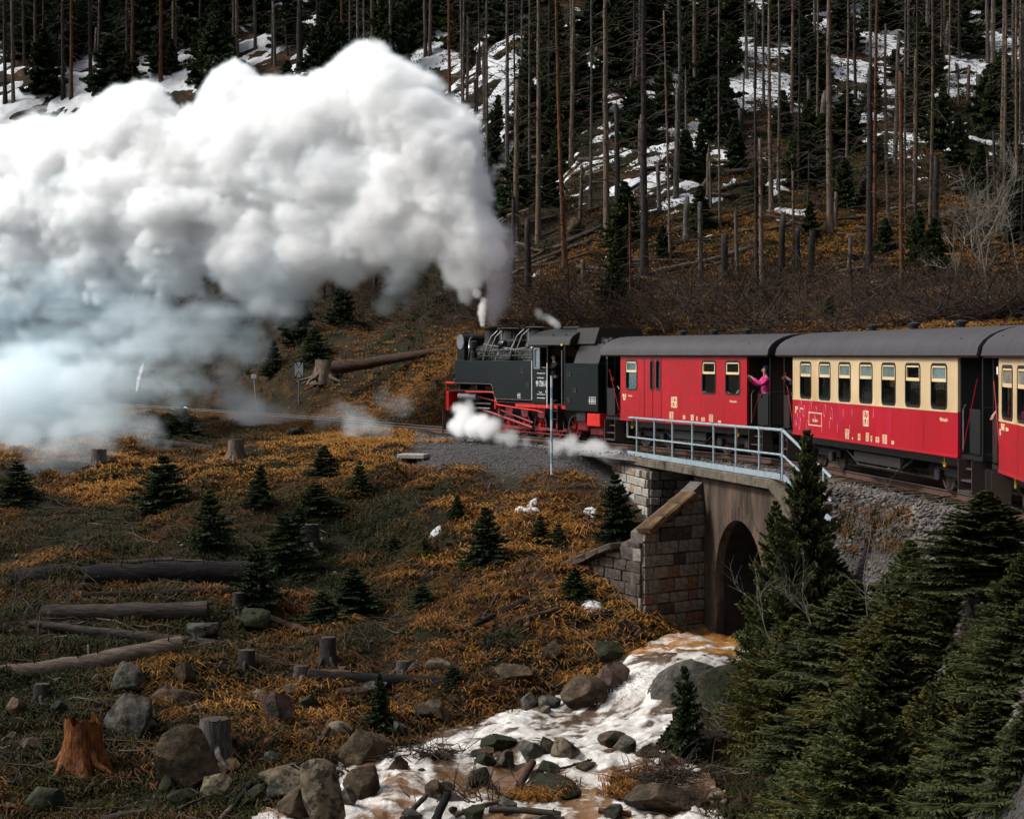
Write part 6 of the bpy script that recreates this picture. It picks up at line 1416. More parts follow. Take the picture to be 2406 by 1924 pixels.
warm = .74 + .75 * t1 + .35 * t2 + .34 * smooth(1180, 990, py) - .18 * smooth(1350, 1700, py) + .15 * smooth(950, 1300, px) * smooth(1500, 1250, py) + .3 * np.exp(-((px - 1080) / 250)**2 - ((py - 1665) / 40)**2)  # lower tint towards the foreground paints the light falloff into the grass
dens = fbm(x, y, s=.5, octv=2, seed=82) + rng.normal(0, .25, len(x)); k = dens > -.62
L = (.50 + .22 * t2 + .18 * rng.random(len(x)))
L = np.where(y > 60, L * .9, L)
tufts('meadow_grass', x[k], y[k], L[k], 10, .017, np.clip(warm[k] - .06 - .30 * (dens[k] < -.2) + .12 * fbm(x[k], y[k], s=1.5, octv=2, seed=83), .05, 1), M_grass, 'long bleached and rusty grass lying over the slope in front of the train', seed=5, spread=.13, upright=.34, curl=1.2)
# bank behind the rails and the open hillside
x, y = visible_xy(16000, 72, 118, 1.2, seed=12); sd = track_sd(x, y); z = height(x, y); px = CX + x * F / y; py = HY + (EYE - z) * F / y
t1 = fbm(x, y, s=.13, octv=3, seed=90); warm = .42 + .8 * t1 + .75 * np.exp(-((px - 860) / 300)**2 - ((py - 850) / 110)**2) - .1 * smooth(600, 300, py)
k = (sd > np.where(y > 74, 1.0, 2.0)) & (py > 230) & (rng.random(len(x)) < .9)
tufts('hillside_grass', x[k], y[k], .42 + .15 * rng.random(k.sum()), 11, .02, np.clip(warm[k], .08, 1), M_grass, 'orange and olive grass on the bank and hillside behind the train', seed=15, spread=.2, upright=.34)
def cushions(name, x, y, Rr, nl, leaf, tint, m, label, seed=0):
    r = np.random.default_rng(seed); n = len(x); N = n * nl; z = height(x, y)
    u = r.normal(0, 1, (N, 3)); u /= np.linalg.norm(u, axis=1, keepdims=True); u[:, 2] = np.abs(u[:, 2]); RR_ = np.repeat(Rr, nl)[:, None] * np.array([1, 1, .62]); rad = r.uniform(.55, 1.05, (N, 1))
    c = np.stack([np.repeat(x, nl), np.repeat(y, nl), np.repeat(z, nl) - .04], 1) + u * RR_ * rad
    a = r.normal(0, 1, (N, 3)); a += u * .8; a /= np.linalg.norm(a, axis=1, keepdims=True); b = np.cross(a, r.normal(0, 1, (N, 3))); b /= np.maximum(np.linalg.norm(b, axis=1, keepdims=True), 1e-5)
    l = leaf * r.uniform(.6, 1.5, (N, 1)); V = np.stack([c - a * l, c + b * l * .38, c + a * l, c - b * l * .38], 1).reshape(-1, 3)
    t = np.clip(np.repeat(tint, nl) + r.normal(0, .08, N) + (u[:, 2] - .5) * .1, 0, 1); o = obj(name, npmesh(name, V, np.arange(N * 4).reshape(-1, 4), m, attrs={'tint': np.repeat(t, 4)}), m); tag(o, label, 'undergrowth', kind='stuff'); return o
# low bilberry and heather cushions
x, y = visible_xy(17000, 76, 150, 1.0, seed=22); sd = track_sd(x, y); c_ = fbm(x, y, s=.3, octv=3, seed=95); k = (sd > 4) & (c_ > -.12 - .25 * smooth(100, 120, y))
cushions('hillside_undergrowth', x[k], y[k], .28 + .35 * rng.random(k.sum()) ** 2, 22, .085, np.clip(.4 + .9 * fbm(x[k], y[k], s=.2, octv=2, seed=96), 0, 1), M_bush, 'low dark bilberry cushions covering the hillside', seed=25)
x, y = visible_xy(16000, 36.5, 76, 1.0, seed=32); k, px, py, z = dry(x, y); c_ = fbm(x, y, s=.22, octv=3, seed=97) + .18 * smooth(1250, 1500, py) + .3 * np.exp(-((px - 850) / 260)**2 - ((py - 1240) / 110)**2) - .3 * smooth(1100, 1000, py); k &= c_ > .14
cushions('meadow_undergrowth', x[k], y[k], .16 + (.3 + .35 * np.exp(-((px[k] - 780) / 300)**2 - ((py[k] - 1220) / 160)**2)) * rng.random(k.sum()) ** 2, 26, .05, np.clip(.42 + .9 * fbm(x[k], y[k], s=.4, octv=2, seed=98), 0, 1), M_bush, 'dark green low bushes and moss among the grass in front', seed=35)
# low grass growing up to the rails beyond the locomotive
i_ = np.where(TRK[:, 1] > 75)[0]; i_ = rng.choice(i_, 6000); off = rng.uniform(-3.2, 1.8, 6000); off = np.where(np.abs(np.abs(off) - .55) < .14, -1.2, off); x = TRK[i_, 0] + TN[i_, 0] * off; y = TRK[i_, 1] + TN[i_, 1] * off
tufts('trackside_grass', x, y, rng.uniform(.14, .3, 6000), 9, .014, np.clip(.66 + .5 * fbm(x, y, s=.3, octv=2, seed=110), 0, 1), M_grass, 'short bleached grass growing between and beside the rails at the left', seed=66, spread=.12, upright=.4)
_bp = [G(random.uniform(1985, 2150), random.uniform(1185, 1300)) for _ in range(170)]
tufts('bank_grass', np.array([g.x for g in _bp]), np.array([g.y for g in _bp]), rng.uniform(.25, .5, 170), 12, .012, rng.uniform(.35, .8, 170), M_grass, 'rusty grass patch growing on the ballast bank right of the bridge', seed=68, spread=.1, upright=.45)
# dead sticks strewn over the meadow and the banks
def sticks(name, n, D0, D1, seed, L, rad, label, m=M_twigdark, filt=None):
    r = np.random.default_rng(seed); x, y = visible_xy(n, D0, D1, 1, seed=seed); k, px, py, z = dry(x, y); k |= (y < 44) & (rng.random(n) < .25); 
    if filt is not None: k &= filt(px, py)
    x, y = x[k], y[k]; n = len(x); a = r.uniform(0, 6.28, n); l = r.uniform(*L, n); S = 5; pts = []
    for s in range(S):
        f = s / (S - 1) - .5; X = x + np.cos(a) * l * f + r.normal(0, .03, n); Y = y + np.sin(a) * l * f; pts.append(np.stack([X, Y, height(X, Y) + .03 + r.uniform(0, .14, n)], 1))
    V, Fc = nptubes(np.stack(pts, 1), np.linspace(1, .4, S)[None] * (rad * r.uniform(.5, 1.8, n))[:, None], 4); o = obj(name, npmesh(name, V, Fc, m), m); tag(o, label, 'sticks', kind='stuff')
sticks('dead_sticks', 1300, 36.5, 66, 201, (.4, 1.6), .016, 'dead brown sticks strewn through the meadow grass', M_twigdark)
sticks('fallen_sticks', 160, 36.5, 62, 202, (.5, 2.2), .022, 'grey broken branches lying about on the slope', M_twig)
# ------------------------------------------------------------------ gravel and ballast stones
def stones(name, x, y, s, m, label, seed, zo=0.0):
    z = height(x, y) + zo; V, Fc = scatter_rocks(np.c_[x, y, z + s * .25], s, seed); o = obj(name, npmesh(name, V, Fc, m), m); tag(o, label, 'gravel', kind='stuff')
M_bst = mat('ballast_stone', [(0.03, 0.028, 0.028), (0.12, 0.105, 0.1), (0.26, 0.235, 0.21)], 1.3, 0.9, bs=0.3, detail=6)
r = np.random.default_rng(77); n = 26000
_ia = np.where((TRK[:, 1] > 22) & (TRK[:, 1] < 48))[0]; i = r.choice(_ia, n); off = -r.uniform(.8, 8.0, n); x = TRK[i, 0] + TN[i, 0] * off + r.normal(0, .3, n); y = TRK[i, 1] + TN[i, 1] * off + r.normal(0, .3, n)
sd = track_sd(x, y); q_, _, d_ = stream_q(x, y); px = CX + x * F / y
k = (y > 24) & (y < 46.5) & (sd < -.9) & (px > 1880) & (d_ > .6); x, y = x[k], y[k]
stones('ballast_bank', x, y, r.uniform(.035, .095, len(x)), M_bst, 'loose grey-brown ballast stones on the bank below the carriages', 5)
i = r.integers(0, len(TRK), 14000); off = r.uniform(-1.9, 1.9, 14000); x = TRK[i, 0] + TN[i, 0] * off + r.normal(0, .2, 14000); y = TRK[i, 1] + TN[i, 1] * off + r.normal(0, .2, 14000); k = (y > 28) & (y < 74); x, y = x[k], y[k]
V, Fc = scatter_rocks(np.c_[x, y, np.full(len(x), -.2)], r.uniform(.025, .055, len(x)), 6); o = obj('track_ballast', npmesh('track_ballast', V, Fc, M_bst), M_bst); tag(o, 'dark crushed ballast between the rails', 'ballast', kind='stuff')
x, y = visible_xy(60000, 58, 75, 1, seed=42); z = height(x, y); px = CX + x * F / y; py = HY + (EYE - z) * F / y
k = ((py > 1040) & (py < 1100 - (px - 960) * .05 + (px > 1130) * 30) & (px > 930) & (px < 1445)) & (track_sd(x, y) < -1.5); k &= r.random(len(x)) < .5
x, y = x[k], y[k]; stones('path_gravel', x, y, r.uniform(.02, .05, len(x)), mat('path_stone', [(0.05, 0.05, 0.055), (0.12, 0.12, 0.13), (0.2, 0.2, 0.21)], 1.3, 0.9, bs=0.2), 'grey crushed gravel of the path beside the line', 7)
# small natural stones among the grass, both banks
x, y = visible_xy(2600, 36.5, 60, 1, seed=43); q_, _, d_ = stream_q(x, y); k = (d_ > -.5) & (r.random(len(x)) < np.where(d_ < 1.2, 1, .35)); x, y = x[k], y[k]
stones('bank_stones', x, y, r.uniform(.03, .13, len(x)) , mat('bank_stone', [(0.03, 0.022, 0.016), (0.09, 0.07, 0.05), (0.18, 0.15, 0.11)], 1.3, 0.9, bs=0.3), 'small brown stones scattered along the stream bank', 8)
# ------------------------------------------------------------------ spruces
def needle_tree(seed, H=1.0, Wd=.30, levels=30, per=7, twigs=18, nl=.035, dens=1.0, droop=.3, low=.04, bare=0.0, tipw=1.0):
    """unit-height spruce; returns crown mesh data and trunk mesh data"""
    r = np.random.default_rng(seed); base = []; dirs = []; Ls = []
    for lv in range(levels):
        f = low + (1 - low) * (lv + r.uniform(-.3, .3)) / levels; f = min(max(f, 0.02), .985)
        n = per + r.integers(-1, 2); a0 = r.uniform(0, 6.28)
        for k in range(n):
            a = a0 + 6.28 * k / n + r.normal(0, .25); prof = (1 - f) ** 1.0 * 1.12 * (1 - .25 * math.exp(-f * 9)); L = Wd * prof * r.uniform(.5, 1.3) + .012
            el = .75 * f ** 2 - .05 - .22 * (1 - f) + r.normal(0, .08)
            base.append((0, 0, f)); dirs.append((math.cos(a) * math.cos(el), math.sin(a) * math.cos(el), math.sin(el))); Ls.append(L)
    base = np.array(base); dirs = np.array(dirs); Ls = np.array(Ls); B = len(Ls)
    # branch axis points, drooping then lifting at the tip
    T = twigs; t = np.linspace(.12, 1, T)[None, :, None]
    ax = base[:, None, :] + dirs[:, None, :] * Ls[:, None, None] * t; ax[..., 2] += (-droop * Ls[:, None] * (t[..., 0] * (1 - t[..., 0])) * 1.2)
    side = np.stack([-dirs[:, 1], dirs[:, 0], np.zeros(B)], 1); side /= np.linalg.norm(side, axis=1, keepdims=True)
    V = []; Tn = []
    for sgn in (-1, 1, 0, 2):
        tl = (Ls[:, None] * .42 * (1 - t[..., 0] * .75) + nl * .5) * r.uniform(.6, 1.3, (B, T))
        if sgn == 0: d = dirs[:, None, :] + r.normal(0, .35, (B, T, 3)); tl = tl * .6
        elif sgn == 2: d = dirs[:, None, :] * .5 + r.normal(0, .5, (B, T, 3)) + np.array([0, 0, -.5]); tl = tl * .5
        else: d = dirs[:, None, :] * .75 + side[:, None, :] * sgn * .8 + r.normal(0, .22, (B, T, 3)) + np.array([0, 0, -.12])
        d /= np.linalg.norm(d, axis=2, keepdims=True); p0 = ax.reshape(-1, 3); d = d.reshape(-1, 3); tl = tl.reshape(-1); tip = p0 + d * tl[:, None]
        wv = np.cross(d, r.normal(0, 1, d.shape)); wv /= np.maximum(np.linalg.norm(wv, axis=1, keepdims=True), 1e-5); w = (nl * .30 * tipw) * r.uniform(.7, 1.3, len(tl))
        mid = p0 + d * (tl * .5)[:, None]; wv2 = np.cross(d, wv)
        # two crossed kite-shaped sprays with needles towards the tip
        for q in (wv, wv2):
            V.append(np.stack([p0, mid + q * w[:, None], tip, mid - q * w[:, None]], 1))
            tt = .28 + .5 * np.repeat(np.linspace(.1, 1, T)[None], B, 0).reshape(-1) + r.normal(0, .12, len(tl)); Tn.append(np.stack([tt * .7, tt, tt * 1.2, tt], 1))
    V = np.concatenate(V); Tn = np.clip(np.concatenate(Tn), 0, 1); k = r.random(len(V)) < dens; V, Tn = V[k], Tn[k]
    Fc = np.arange(len(V) * 4).reshape(-1, 4)
    S = [[(0, 0, -.08), (0.004, 0, .4), (0, .003, .8), (0, 0, 1.0)]]; RR = [[.02, .014, .007, .002]]
    tv, tf = nptubes(S, RR, 7)
    bp = np.stack([base, base + dirs * Ls[:, None] * .5 + np.c_[np.zeros((B, 2)), -droop * Ls * .3], base + dirs * Ls[:, None] * .9], 1); sel = r.random(B) < .8
    bv, bf = nptubes(bp[sel], np.tile([.004, .0025, .001], (sel.sum(), 1)), 3)
    TV = np.concatenate([tv, bv]); TF = np.concatenate([tf, bf + len(tv)])
    return V.reshape(-1, 3), Fc, Tn.ravel(), TV, TF
def spruce_pair(seed, m, **kw):
    V, Fc, Tn, TV, TF = needle_tree(seed, **kw); return npmesh('crown', V, Fc, m, attrs={'tint': Tn}), npmesh('trunk', TV, TF, M_bark['dark'])
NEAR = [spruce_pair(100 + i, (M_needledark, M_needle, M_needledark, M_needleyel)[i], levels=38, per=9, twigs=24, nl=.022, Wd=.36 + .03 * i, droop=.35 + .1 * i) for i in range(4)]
MIDS = [spruce_pair(200 + i, M_needlehill, levels=20 - 2 * i, per=7, twigs=13, nl=.045, Wd=.36 + .05 * i, tipw=1.2, dens=.85) for i in range(4)]
HILL = [spruce_pair(300 + i, M_needlehill, levels=17, per=6, twigs=8, nl=.07, Wd=.26 + .05 * i, tipw=1.7) for i in range(4)]
def spruce(px, ya, D, halfw, label, pair, name='young_spruce', base=None, z0=None, rz=None, parts=True, cat='spruce', group=None):
    x = (px - CX) * D / F; zb_ = hz(x, D) if z0 is None else z0; H = max(.5, EYE - (ya - HY) * D / F - zb_); W_ = halfw * D / F; crown, trunk = pair
    vw = .36
    t = thing(name, label, cat, (x, D, zb_ - .03), random.uniform(0, 6.28) if rz is None else rz, group)
    t.rotation_euler = (random.uniform(-.06, .06), random.uniform(-.06, .06), t.rotation_euler[2])
    e_ = random.uniform(.82, 1.2); s = (W_ / vw * e_, W_ / vw / e_, H)
    for nm, me in (('crown', crown), ('trunk', trunk)):
        o = bpy.data.objects.new(nm, me); COL.objects.link(o); o.parent = t; o.scale = s if nm == 'crown' else (H * .8, H * .8, H)
        if nm == 'trunk': o.scale = (s[0] * .9, s[1] * .9, H)
    return t
def S_(px, yb, ya, hw, label, k, **kw): g = G(px, yb); return spruce(px, ya, g.y, hw, label, MIDS[k], **kw)
for i, a in enumerate([(608, 1187, 1090, 42, 'dense dark young spruce standing alone below the drifting steam'), (842, 1152, 1078, 30, 'little spruce above the dark undergrowth, left of the concrete slab'), (497, 1292, 1148, 58, 'broad spruce above the end of the thick black log'),
        (678, 1335, 1198, 72, 'spreading spruce beside the black burnt stump'), (1145, 1330, 1188, 66, 'round dark spruce in the middle of the open slope'), (1452, 1270, 1108, 64, 'dark spruce standing against the abutment pier'), (1270, 1265, 1205, 28, 'small spruce left of the bridge spruce among rusty grass'),
        (1312, 1275, 1225, 24, 'small yellowish spruce next to the grey slope log'), (893, 1702, 1578, 44, 'young spruce growing in front of the long log'), (385, 1200, 1065, 75, 'bushy dark spruce left of the lone one, under the steam'), (420, 1030, 950, 70, 'low bushy spruce half veiled by steam near the left signs'),
        (742, 1195, 1130, 55, 'low wide spruce bush on the meadow right of the lone spruce'), (760, 1125, 1045, 52, 'dark spruce bush behind the drifting steam in front of the rail'), (832, 1440, 1330, 80, 'low sprawling spruce left of the meadow centre'), (760, 1470, 1385, 60, 'low green spruce bush under the spreading spruce'), (990, 1425, 1370, 45, 'small round spruce in the meadow centre'),
        (1000, 1300, 1262, 22, 'tiny spruce by the small snow spot'), (925, 1290, 1255, 20, 'tiny spruce on the brown hummock'), (600, 1440, 1275, 70, 'tall loose spruce right of the stacked logs'), (740, 838, 770, 40, 'dark spruce on the bank above the crossing sign'),
        (560, 800, 700, 45, 'blue-green spruce seen through thin steam'), (640, 880, 800, 30, 'small spruce left of the crossing sign post'), (2000, 100, 40, 20, 'x'), (1065, 1615, 1560, 40, 'low spruce above the long log on the right half'), (1350, 1400, 1330, 45, 'green bush at the top of the low wall'), (1618, 1780, 1555, 55, 'thin loose spruce growing in front of the huge boulder'),
        (40, 1180, 1080, 60, 'dark spruce at the left edge under the steam'), (700, 1245, 1185, 34, 'small spruce directly above the black burnt stump'), (1075, 1215, 1160, 24, 'little spruce on the slope under the gravel path end')]):
    if a[4] != 'x': S_(a[0], a[1], a[2], a[3], a[4], i % 4)
# foreground cluster on the right
FR = [(1905, 1004, 41.0, 128, 'tall spruce with yellow tip beside the end of the railing', 0), (1838, 1175, 42.5, 110, 'spruce in front of the right side of the arch', 1), (2003, 1358, 38.0, 190, 'mid-height spruce in the middle of the right thicket', 2), (2147, 1400, 32.0, 190, 'spruce with upright leader behind the nearest one', 3),
      (2054, 1600, 28.0, 230, 'nearest pale green spruce at the bottom of the right thicket', 1), (2321, 1148, 29.8, 210, 'tall dark spruce in front of the third carriage', 0), (2140, 1262, 34.5, 130, 'slender spruce in front of the ballast bank', 2), (2312, 1482, 26.8, 190, 'bushy spruce low at the right edge', 3),
      (1901, 1745, 34.5, 150, 'yellow-tipped young spruce low at the left of the thicket', 2), (2302, 1640, 25.0, 170, 'yellowish spruce at the bottom right', 0), (1865, 1440, 40.0, 150, 'spreading spruce overhanging the culvert outlet', 3), (1930, 1600, 37.0, 190, 'broad spruce over the right bank of the stream', 0), (2220, 1330, 31.5, 130, 'narrow spruce left of the tall dark one', 1),
      (2090, 1500, 30.3, 180, 'dense spruce between the middle and nearest ones', 2), (1800, 1320, 43.5, 70, 'small spruce branch-tree hanging over the arch edge', 1), (2200, 1600, 28.3, 170, 'dark spruce behind the yellowish one', 3), (1950, 1280, 41.5, 120, 'spruce just below the brown kerb wall', 2), (2390, 1300, 27.6, 120, 'dark spruce cut by the right edge', 1),
      (2250, 1500, 27.6, 150, 'dense spruce between the bushy one and the spruce cut by the edge', 2), (2370, 1560, 25.6, 150, 'lower spruce at the right edge under the bushy one', 3), (2425, 1400, 25.8, 190, 'tall spruce mostly outside the right edge of the picture', 2), (2430, 1620, 23.5, 170, 'low spruce mostly outside the right edge of the picture', 0), (2200, 1730, 26.5, 150, 'dark low spruce right of the nearest one', 0), (1990, 1700, 32.5, 140, 'low spruce tucked left of the nearest one', 3), (2085, 1340, 37.5, 130, 'slim spruce above the middle of the thicket', 0), (1960, 1440, 39.5, 150, 'dark spruce filling the upper left of the thicket', 1)]
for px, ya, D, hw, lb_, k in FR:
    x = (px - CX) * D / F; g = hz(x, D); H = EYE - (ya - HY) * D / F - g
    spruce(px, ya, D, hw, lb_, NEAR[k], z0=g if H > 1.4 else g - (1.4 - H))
# spruces on the hillside
hs_ = [(1240, 330, 180), (1290, 480, 110), (1470, 200, 200), (1535, 160, 220), (1675, 330, 150), (1720, 180, 130), (1455, 690, 150), (1440, 720, 110), (1245, 300, 120), (1370, 280, 170), (1490, 330, 140), (1600, 120, 200), (1650, 400, 110), (1730, 400, 120), (1880, 430, 120), (1990, 360, 150), (2210, 350, 150), (2250, 380, 110),
       (2330, 300, 150), (2160, 620, 130), (2190, 640, 130), (2255, 110, 150), (1838, 90, 200), (1700, 60, 180), (2100, 60, 200), (2180, 50, 180), (2360, 60, 200), (1840, 320, 110), (2050, 260, 100), (1160, 380, 100), (1150, 480, 110), (1235, 440, 100), (1560, 300, 160), (1620, 260, 160), (1945, 760, 60), (1780, 470, 90), (1985, 480, 110), (2150, 300, 120), (1300, 150, 150), (1410, 90, 160),
       (1110, 380, 90), (1165, 320, 100), (250, 60, 150), (340, 110, 170), (60, 60, 150), (440, 90, 170), (500, 130, 130), (620, 70, 150), (680, 100, 140), (790, 150, 130), (860, 60, 170), (940, 60, 160), (1030, 60, 160), (160, 110, 130), (1090, 110, 140), (1180, 90, 160), (1310, 420, 100), (700, 800, 120), (800, 760, 110), (2300, 460, 120), (2370, 420, 130), (1900, 560, 90), (2080, 600, 90), (1560, 610, 80), (1640, 560, 80)]
rh = random.Random(9)
for _ in range(165):
    px = rh.uniform(-60, 2460); yb = rh.uniform(-60, 330) if rh.random() < .72 else rh.uniform(330, 600)
    if px < 1180 and yb > 230: yb = rh.uniform(-40, 200)
    if yb > 60 and (abs(px - 1770) < 60 or abs(px - 1160) < 40): continue
    hs_.append((px, yb, rh.uniform(70, 170) * (1.0 if yb > 60 else 1.5)))
for k, (px, yb, hpx) in enumerate(hs_):
    g = G(px, yb, lo=70); pr = HILL[rh.randrange(4)]; H = hpx * g.y / F
    t = spruce(px, yb - hpx, g.y, hpx * rh.uniform(.28, .46), 'x', pr, name='hill_spruce', group='young spruces on the hillside')
    sz = 'tall' if H > 4.2 else ('mid-sized' if H > 2.6 else 'small'); ban = ' at the top' if yb < 90 else (' in the snow' if yb < 300 else ' lower down')
    lab(t, f'{sz} green spruce{ban}', hzone(px), px)
# ------------------------------------------------------------------ dead brushwood along the foot of the hill
def arcs(n, cx0, cx1, py0, py1, Lr, rad, seed, up=.5, D=None):
    r = np.random.default_rng(seed); P0 = []; 
    px = r.uniform(cx0, cx1, n); py = r.uniform(py0, py1, n)
    D_ = D(px, py) if D else None; X = (px - CX) * D_ / F; Y = D_; Z = height(X, Y) + r.uniform(-.1, .25, n)
    a = r.uniform(0, 6.28, n); el = r.normal(up, .45, n); L = r.uniform(*Lr, n); d = np.stack([np.cos(a) * np.cos(el), np.sin(a) * np.cos(el) * .7, np.abs(np.sin(el)) + .05], 1)
    S = 6; p = np.stack([X, Y, Z], 1); path = [p.copy()]; dd = d.copy()
    cv = r.normal(0, .14, (n, 3)); cv[:, 2] -= .10
    for s in range(S - 1): dd = dd + cv + r.normal(0, .1, (n, 3)); dd /= np.linalg.norm(dd, axis=1, keepdims=True); p = p + dd * (L / (S - 1))[:, None]; path.append(p.copy())
    PP = np.stack(path, 1); RR = np.linspace(1, .2, S)[None] * (rad * r.uniform(.5, 1.6, n))[:, None]; return PP, RR
def Dfoot(px, py): 
    # ground distance along the foot of the hill, sampled
    key = np.clip((px - 400) / 100, 0, 21).astype(int); out = np.empty(len(px))
    tab = _foot; i = np.clip((px - 400) / 100, 0, 20.999); a = i.astype(int); f = i - a; j = np.clip((py - 620) / 30, 0, 5.999); b_ = j.astype(int); g_ = j - b_
    return (tab[a, b_] * (1 - f) * (1 - g_) + tab[a + 1, b_] * f * (1 - g_) + tab[a, b_ + 1] * (1 - f) * g_ + tab[a + 1, b_ + 1] * f * g_)
_foot = np.array([[G(400 + 100 * i, 620 + 30 * j, lo=66).y for j in range(7)] for i in range(22)])
PP, RR = arcs(5200, 1080, 2460, 655, 800, (.7, 2.6), .016, 1, .45, Dfoot); P2, R2 = arcs(1500, 480, 1100, 650, 770, (.7, 2.4), .016, 2, .5, Dfoot); P3, R3 = arcs(700, 1080, 2460, 690, 790, (2, 4.2), .028, 4, .3, Dfoot)
V, Fc = nptubes(np.concatenate([PP, P2, P3]), np.concatenate([RR, R2, R3]), 3)
o = obj('brushwood', npmesh('brushwood', V, Fc, M_twigdark), M_twigdark); tag(o, 'tangle of dead brown brushwood along the foot of the hill behind the train', 'brushwood', kind='stuff')
# debris mound, driftwood twigs, twigs by the boulder: things of their own
def twig_pile(name, label, cat, px, py, n, spread, L, rad, m, seed, up=.4, lift=0):
    g = GW(px, py); r = np.random.default_rng(seed); p = np.stack([r.normal(0, spread, n), r.normal(0, spread * .6, n), r.uniform(-.05, .2, n) + lift], 1); a = r.uniform(0, 6.28, n); el = r.normal(up, .4, n)
    d = np.stack([np.cos(a) * np.cos(el), np.sin(a) * np.cos(el), np.sin(el)], 1); S = 5; path = [p.copy()]; l = L * r.uniform(.5, 1.3, n)
    for s in range(S - 1): d = d + r.normal(0, .2, (n, 3)); d /= np.linalg.norm(d, axis=1, keepdims=True); p = p + d * (l / (S - 1))[:, None]; path.append(p.copy())
    V, Fc = nptubes(np.stack(path, 1), np.linspace(1, .3, S)[None] * (rad * r.uniform(.5, 1.5, n))[:, None], 4); o = obj(name, npmesh(name, V, Fc, m), m); o.location = g; tag(o, label, cat); return o
boulder(1425, 1835, 1670, 1915, 'brown', 'low earth mound overgrown with grass in the lower right of the stream', 70, 0, .6, .2)
tw = twig_pile('twig_pile', 'heap of brown twigs caught on the grassy mound in the stream', 'twig pile', 1570, 1862, 240, .42, .8, .012, M_twigdark, 1, .25, .28); tw['kind'] = 'stuff'
tw = twig_pile('twig_pile', 'snagged dark twigs over the left arm of the stream', 'twig pile', 1000, 1790, 90, .45, .8, .014, M_twigdark, 2, .2, .15); tw['kind'] = 'stuff'
tw = twig_pile('twig_pile', 'upright black twigs in the driftwood at the bottom', 'twig pile', 1120, 1885, 50, .5, .7, .014, M_twigdark, 3, .8, .1); tw['kind'] = 'stuff'
gm_ = [(GW(px, py)) for px, py in ((1455, 1850), (1490, 1840), (1440, 1865), (1520, 1880), (1310, 1865), (1250, 1875), (1480, 1860), (1540, 1890), (1230, 1880), (1270, 1885))]
xx = np.array([g.x for g in gm_ for _ in range(8)]) + rng.normal(0, .14, 80); yy = np.array([g.y for g in gm_ for _ in range(8)]) + rng.normal(0, .12, 80)
o = tufts('stream_grass', xx, yy, np.full(80, .4), 26, .012, rng.uniform(.65, 1, 80), M_grass, 'orange grass clumps on the islands of the stream', seed=45, spread=.1, upright=.6, zoff=.42)
# ------------------------------------------------------------------ bare trees and shrubs
def bare_tree(name, label, cat, base, H, lean, m, seed, levels=4, r0=.05, spread=.7, kids=(3, 5)):
    r = random.Random(seed); S = []; RR = []
    def grow(p, d, L, rad, lv):
        pts = [p]; q = p; dd = d
        for s in range(5): dd = (dd + Vector((r.gauss(0, .13), r.gauss(0, .13), r.gauss(.03, .1)))).normalized(); q = q + dd * L / 5; pts.append(q)
        S.append([v[:] for v in pts]); RR.append([rad * (1 - .13 * i) for i in range(6)])
        if lv <= 0: return
        for k in range(r.randint(*kids)):
            i = r.randint(1, 5); nd = (dd + Vector((r.gauss(0, spread), r.gauss(0, spread), r.gauss(.1, spread * .6)))).normalized(); grow(pts[i], nd, L * r.uniform(.45, .75), rad * .55, lv - 1)
    grow(Vector((0, 0, -.1)), Vector(lean).normalized(), H, r0, levels)
    V, Fc = nptubes(S[1:], RR[1:], 4); tv, tf = nptubes(S[:1], RR[:1], 7)
    t = thing(name, label, cat, base); obj('branches', npmesh('branches', V, Fc, m), m, t); obj('trunk', npmesh('trunk', tv, tf, m), m, t); return t
for i, (px, py, H, ln, lb_) in enumerate([(2240, 690, 2.4, (.1, 0, 1), 'pale bare shrub at the foot of the hill near the right edge'), (2330, 720, 3.0, (-.2, 0, 1), 'large pale bare tree behind the third carriage at the right edge'), (2395, 640, 3.0, (-.4, 0, 1), 'pale bare tree cut by the right picture edge'), (2280, 600, 2.2, (-.1, 0, 1), 'greyish bare tree above the pale shrub at the right')]):
    bare_tree('bare_tree', lb_, 'bare tree', G(px, py, lo=64), H, ln, M_twigpale, 20 + i, 4, .05, .6, (4, 5))
for i, (px, py, H, ln, lb_, m) in enumerate([(90, 1500, .9, (.2, 0, 1), 'pale leafless shrub in front of the stacked logs at the left edge', M_twig), (30, 1440, 1.2, (.1, 0, 1), 'tall thin leafless shrub at the left edge beside the black log', M_twig), (150, 1440, .8, (.3, 0, 1), 'arching leafless shrub over the thin dark log', M_twig), (20, 1850, .8, (.3, 0, 1), 'bare black twigs in the bottom left corner', M_twigdark)]):
    bare_tree('bare_shrub', lb_, 'bare shrub', G(px, py), H, ln, m, 40 + i, 3, .022, .6, (4, 6))
for i, (px, py, D, H, ln, lb_) in enumerate([(1815, 1500, 39.5, 1.3, (-.5, 0, 1), 'pale leafless sapling reaching over the culvert outlet'), (1925, 1530, 38, 1.5, (-.05, 0, 1), 'straight pale sapling in the right thicket'), (2040, 1450, 37, 1.5, (-.2, 0, 1), 'pale forked sapling in front of the ballast bank'), (2090, 1470, 36.5, 1.6, (.05, 0, 1), 'slim bare sapling left of the slender spruce'), (2210, 1560, 33, 1.4, (0, 0, 1), 'thin bare stem at the right of the thicket')]):
    p = P(px, py, D); bare_tree('bare_sapling', lb_, 'bare sapling', p, H, ln, M_twigpale, 60 + i, 3, .014, .4, (3, 4))
p = P(1790, 1745, 41.5); bare_tree('bare_branch', 'grey fallen branch spreading over the stream below the huge boulder', 'branch', p, 1.3, (-1, -.1, .15), M_twigpale, 71, 3, .03, .45, (4, 5)); p = P(1800, 1700, 42); bare_tree('bare_branch', 'upper grey bare branch beside the huge boulder', 'branch', p, 1.2, (-1, 0, .35), M_twigpale, 73, 3, .022, .45, (3, 5))
apply_labels()
